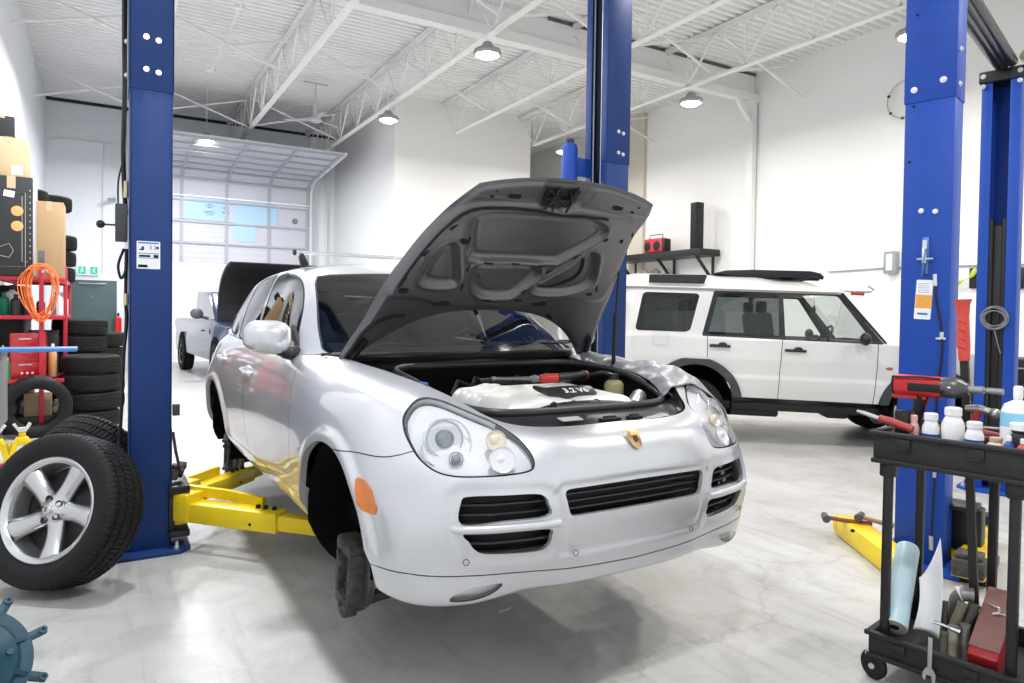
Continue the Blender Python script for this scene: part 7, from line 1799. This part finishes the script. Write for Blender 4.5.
# jumbled parts between roll and box
greys = [mat('part_dark', (.09, .085, .08), rough=.5, metal=.6), mat('part_mid', (.24, .24, .23), rough=.45, metal=.7), mat('part_olive', (.16, .15, .10), rough=.6), mat('part_tan', (.36, .34, .27), rough=.6)]
JB = [('hose_elbow', 'grey rubber elbow hose topmost among the parts in the bottom tray', [(.33, .26, .20), (.325, .24, .32), (.345, .23, .37), (.375, .24, .375)], .026, 1), ('pipe_stub', 'dark open pipe stub leaning among the parts in the bottom tray', [(.375, .20, .25), (.395, .22, .34)], .020, 0), ('pipe_stub', 'olive pipe stub leaning left of the dark one in the bottom tray', [(.335, .17, .24), (.360, .20, .34)], .018, 2),
      ('cylinder_part', 'tan cylindrical part standing low in front in the bottom tray', [(.355, .12, .15), (.350, .13, .26)], .018, 3), ('cylinder_part', 'grey cylindrical part beside the red tool box low in the tray', [(.395, .13, .15), (.388, .14, .28)], .017, 1), ('bolt_rod', 'thin dark rod against the loose white sheet in the bottom tray', [(.318, .14, .15), (.312, .16, .34)], .009, 0), ('cylinder_part', 'olive cylindrical part nearest the loose white sheet', [(.328, .10, .15), (.326, .11, .235)], .012, 2)]
for nm, lb, pts, r_, mi in JB:
    r = cthing(nm, lb, 'machine part', pts[0]); q = [tuple(Vector(p) - Vector(pts[0])) for p in pts]
    if len(q) > 2: q = smoothpoly(q, 4, False)
    m1 = MB(); m1.tube(q, r_, 14); m1.tube([q[-1], tuple(Vector(q[-1]) + (Vector(q[-1]) - Vector(q[-2])).normalized() * .012)], r_ * 1.12, 14); m1.build('tube', greys[mi], r)
sw = cthing('socket_spanner', 'shiny socket spanner lying level across the parts in the bottom tray', 'spanner', (.300, .07, .290))
m1 = MB(); m1.tube([(0, 0, 0), (.065, .0, -.004)], .006, 8); m1.build('shaft', chrome, sw); m1 = MB(); m1.cyl((.062, 0, -.004), (.095, 0, -.006), .011, .013, 14); m1.build('socket', chrome, sw)
sw = cthing('open_spanner', 'open-ended spanner hanging over the near edge of the bottom tray', 'spanner', (.318, -.020, .130))
m1 = MB(); m1.box((0, 0, .07), (.016, .005, .12), .002); m1.build('shaft', mat('spanner_steel', (.45, .45, .44), rough=.35, metal=.8), sw)
m1 = MB(); m1.prism([(-.011, .0), (-.022, -.02), (-.024, -.045), (-.014, -.052), (-.010, -.028), (.008, -.028), (.010, -.055), (.021, -.048), (.022, -.02), (.011, .0)], -.004, .004, Matrix.Translation((0, 0, .012)) @ Euler((PI / 2, 0, 0)).to_matrix().to_4x4()); m1.build('jaw', mat('spanner_steel'), sw)
tag(MB().add([(0, 0, 0), (.05, .01, .01), (.06, .03, .045), (.02, .025, .05), (-.02, .02, .06)], [(0, 1, 2, 3), (0, 3, 4)]).build('paper_scrap', mat('paper_white'), None, solid=.001, loc=tuple(Vector((CPOS[0], CPOS[1], 0)) + Matrix.Rotation(ca, 3, 'Z') @ Vector((.36, .20, .355)))), 'white paper scrap on top of the pipe stubs in the bottom tray', 'paper')
# ------------------------------------------------------------ daylight
w = bpy.data.worlds.new('daylight'); scene.world = w; w.use_nodes = True
bg = w.node_tree.nodes['Background']; bg.inputs[0].default_value = (.93, .96, 1, 1); bg.inputs[1].default_value = .85
scene.view_settings.exposure = 0.45
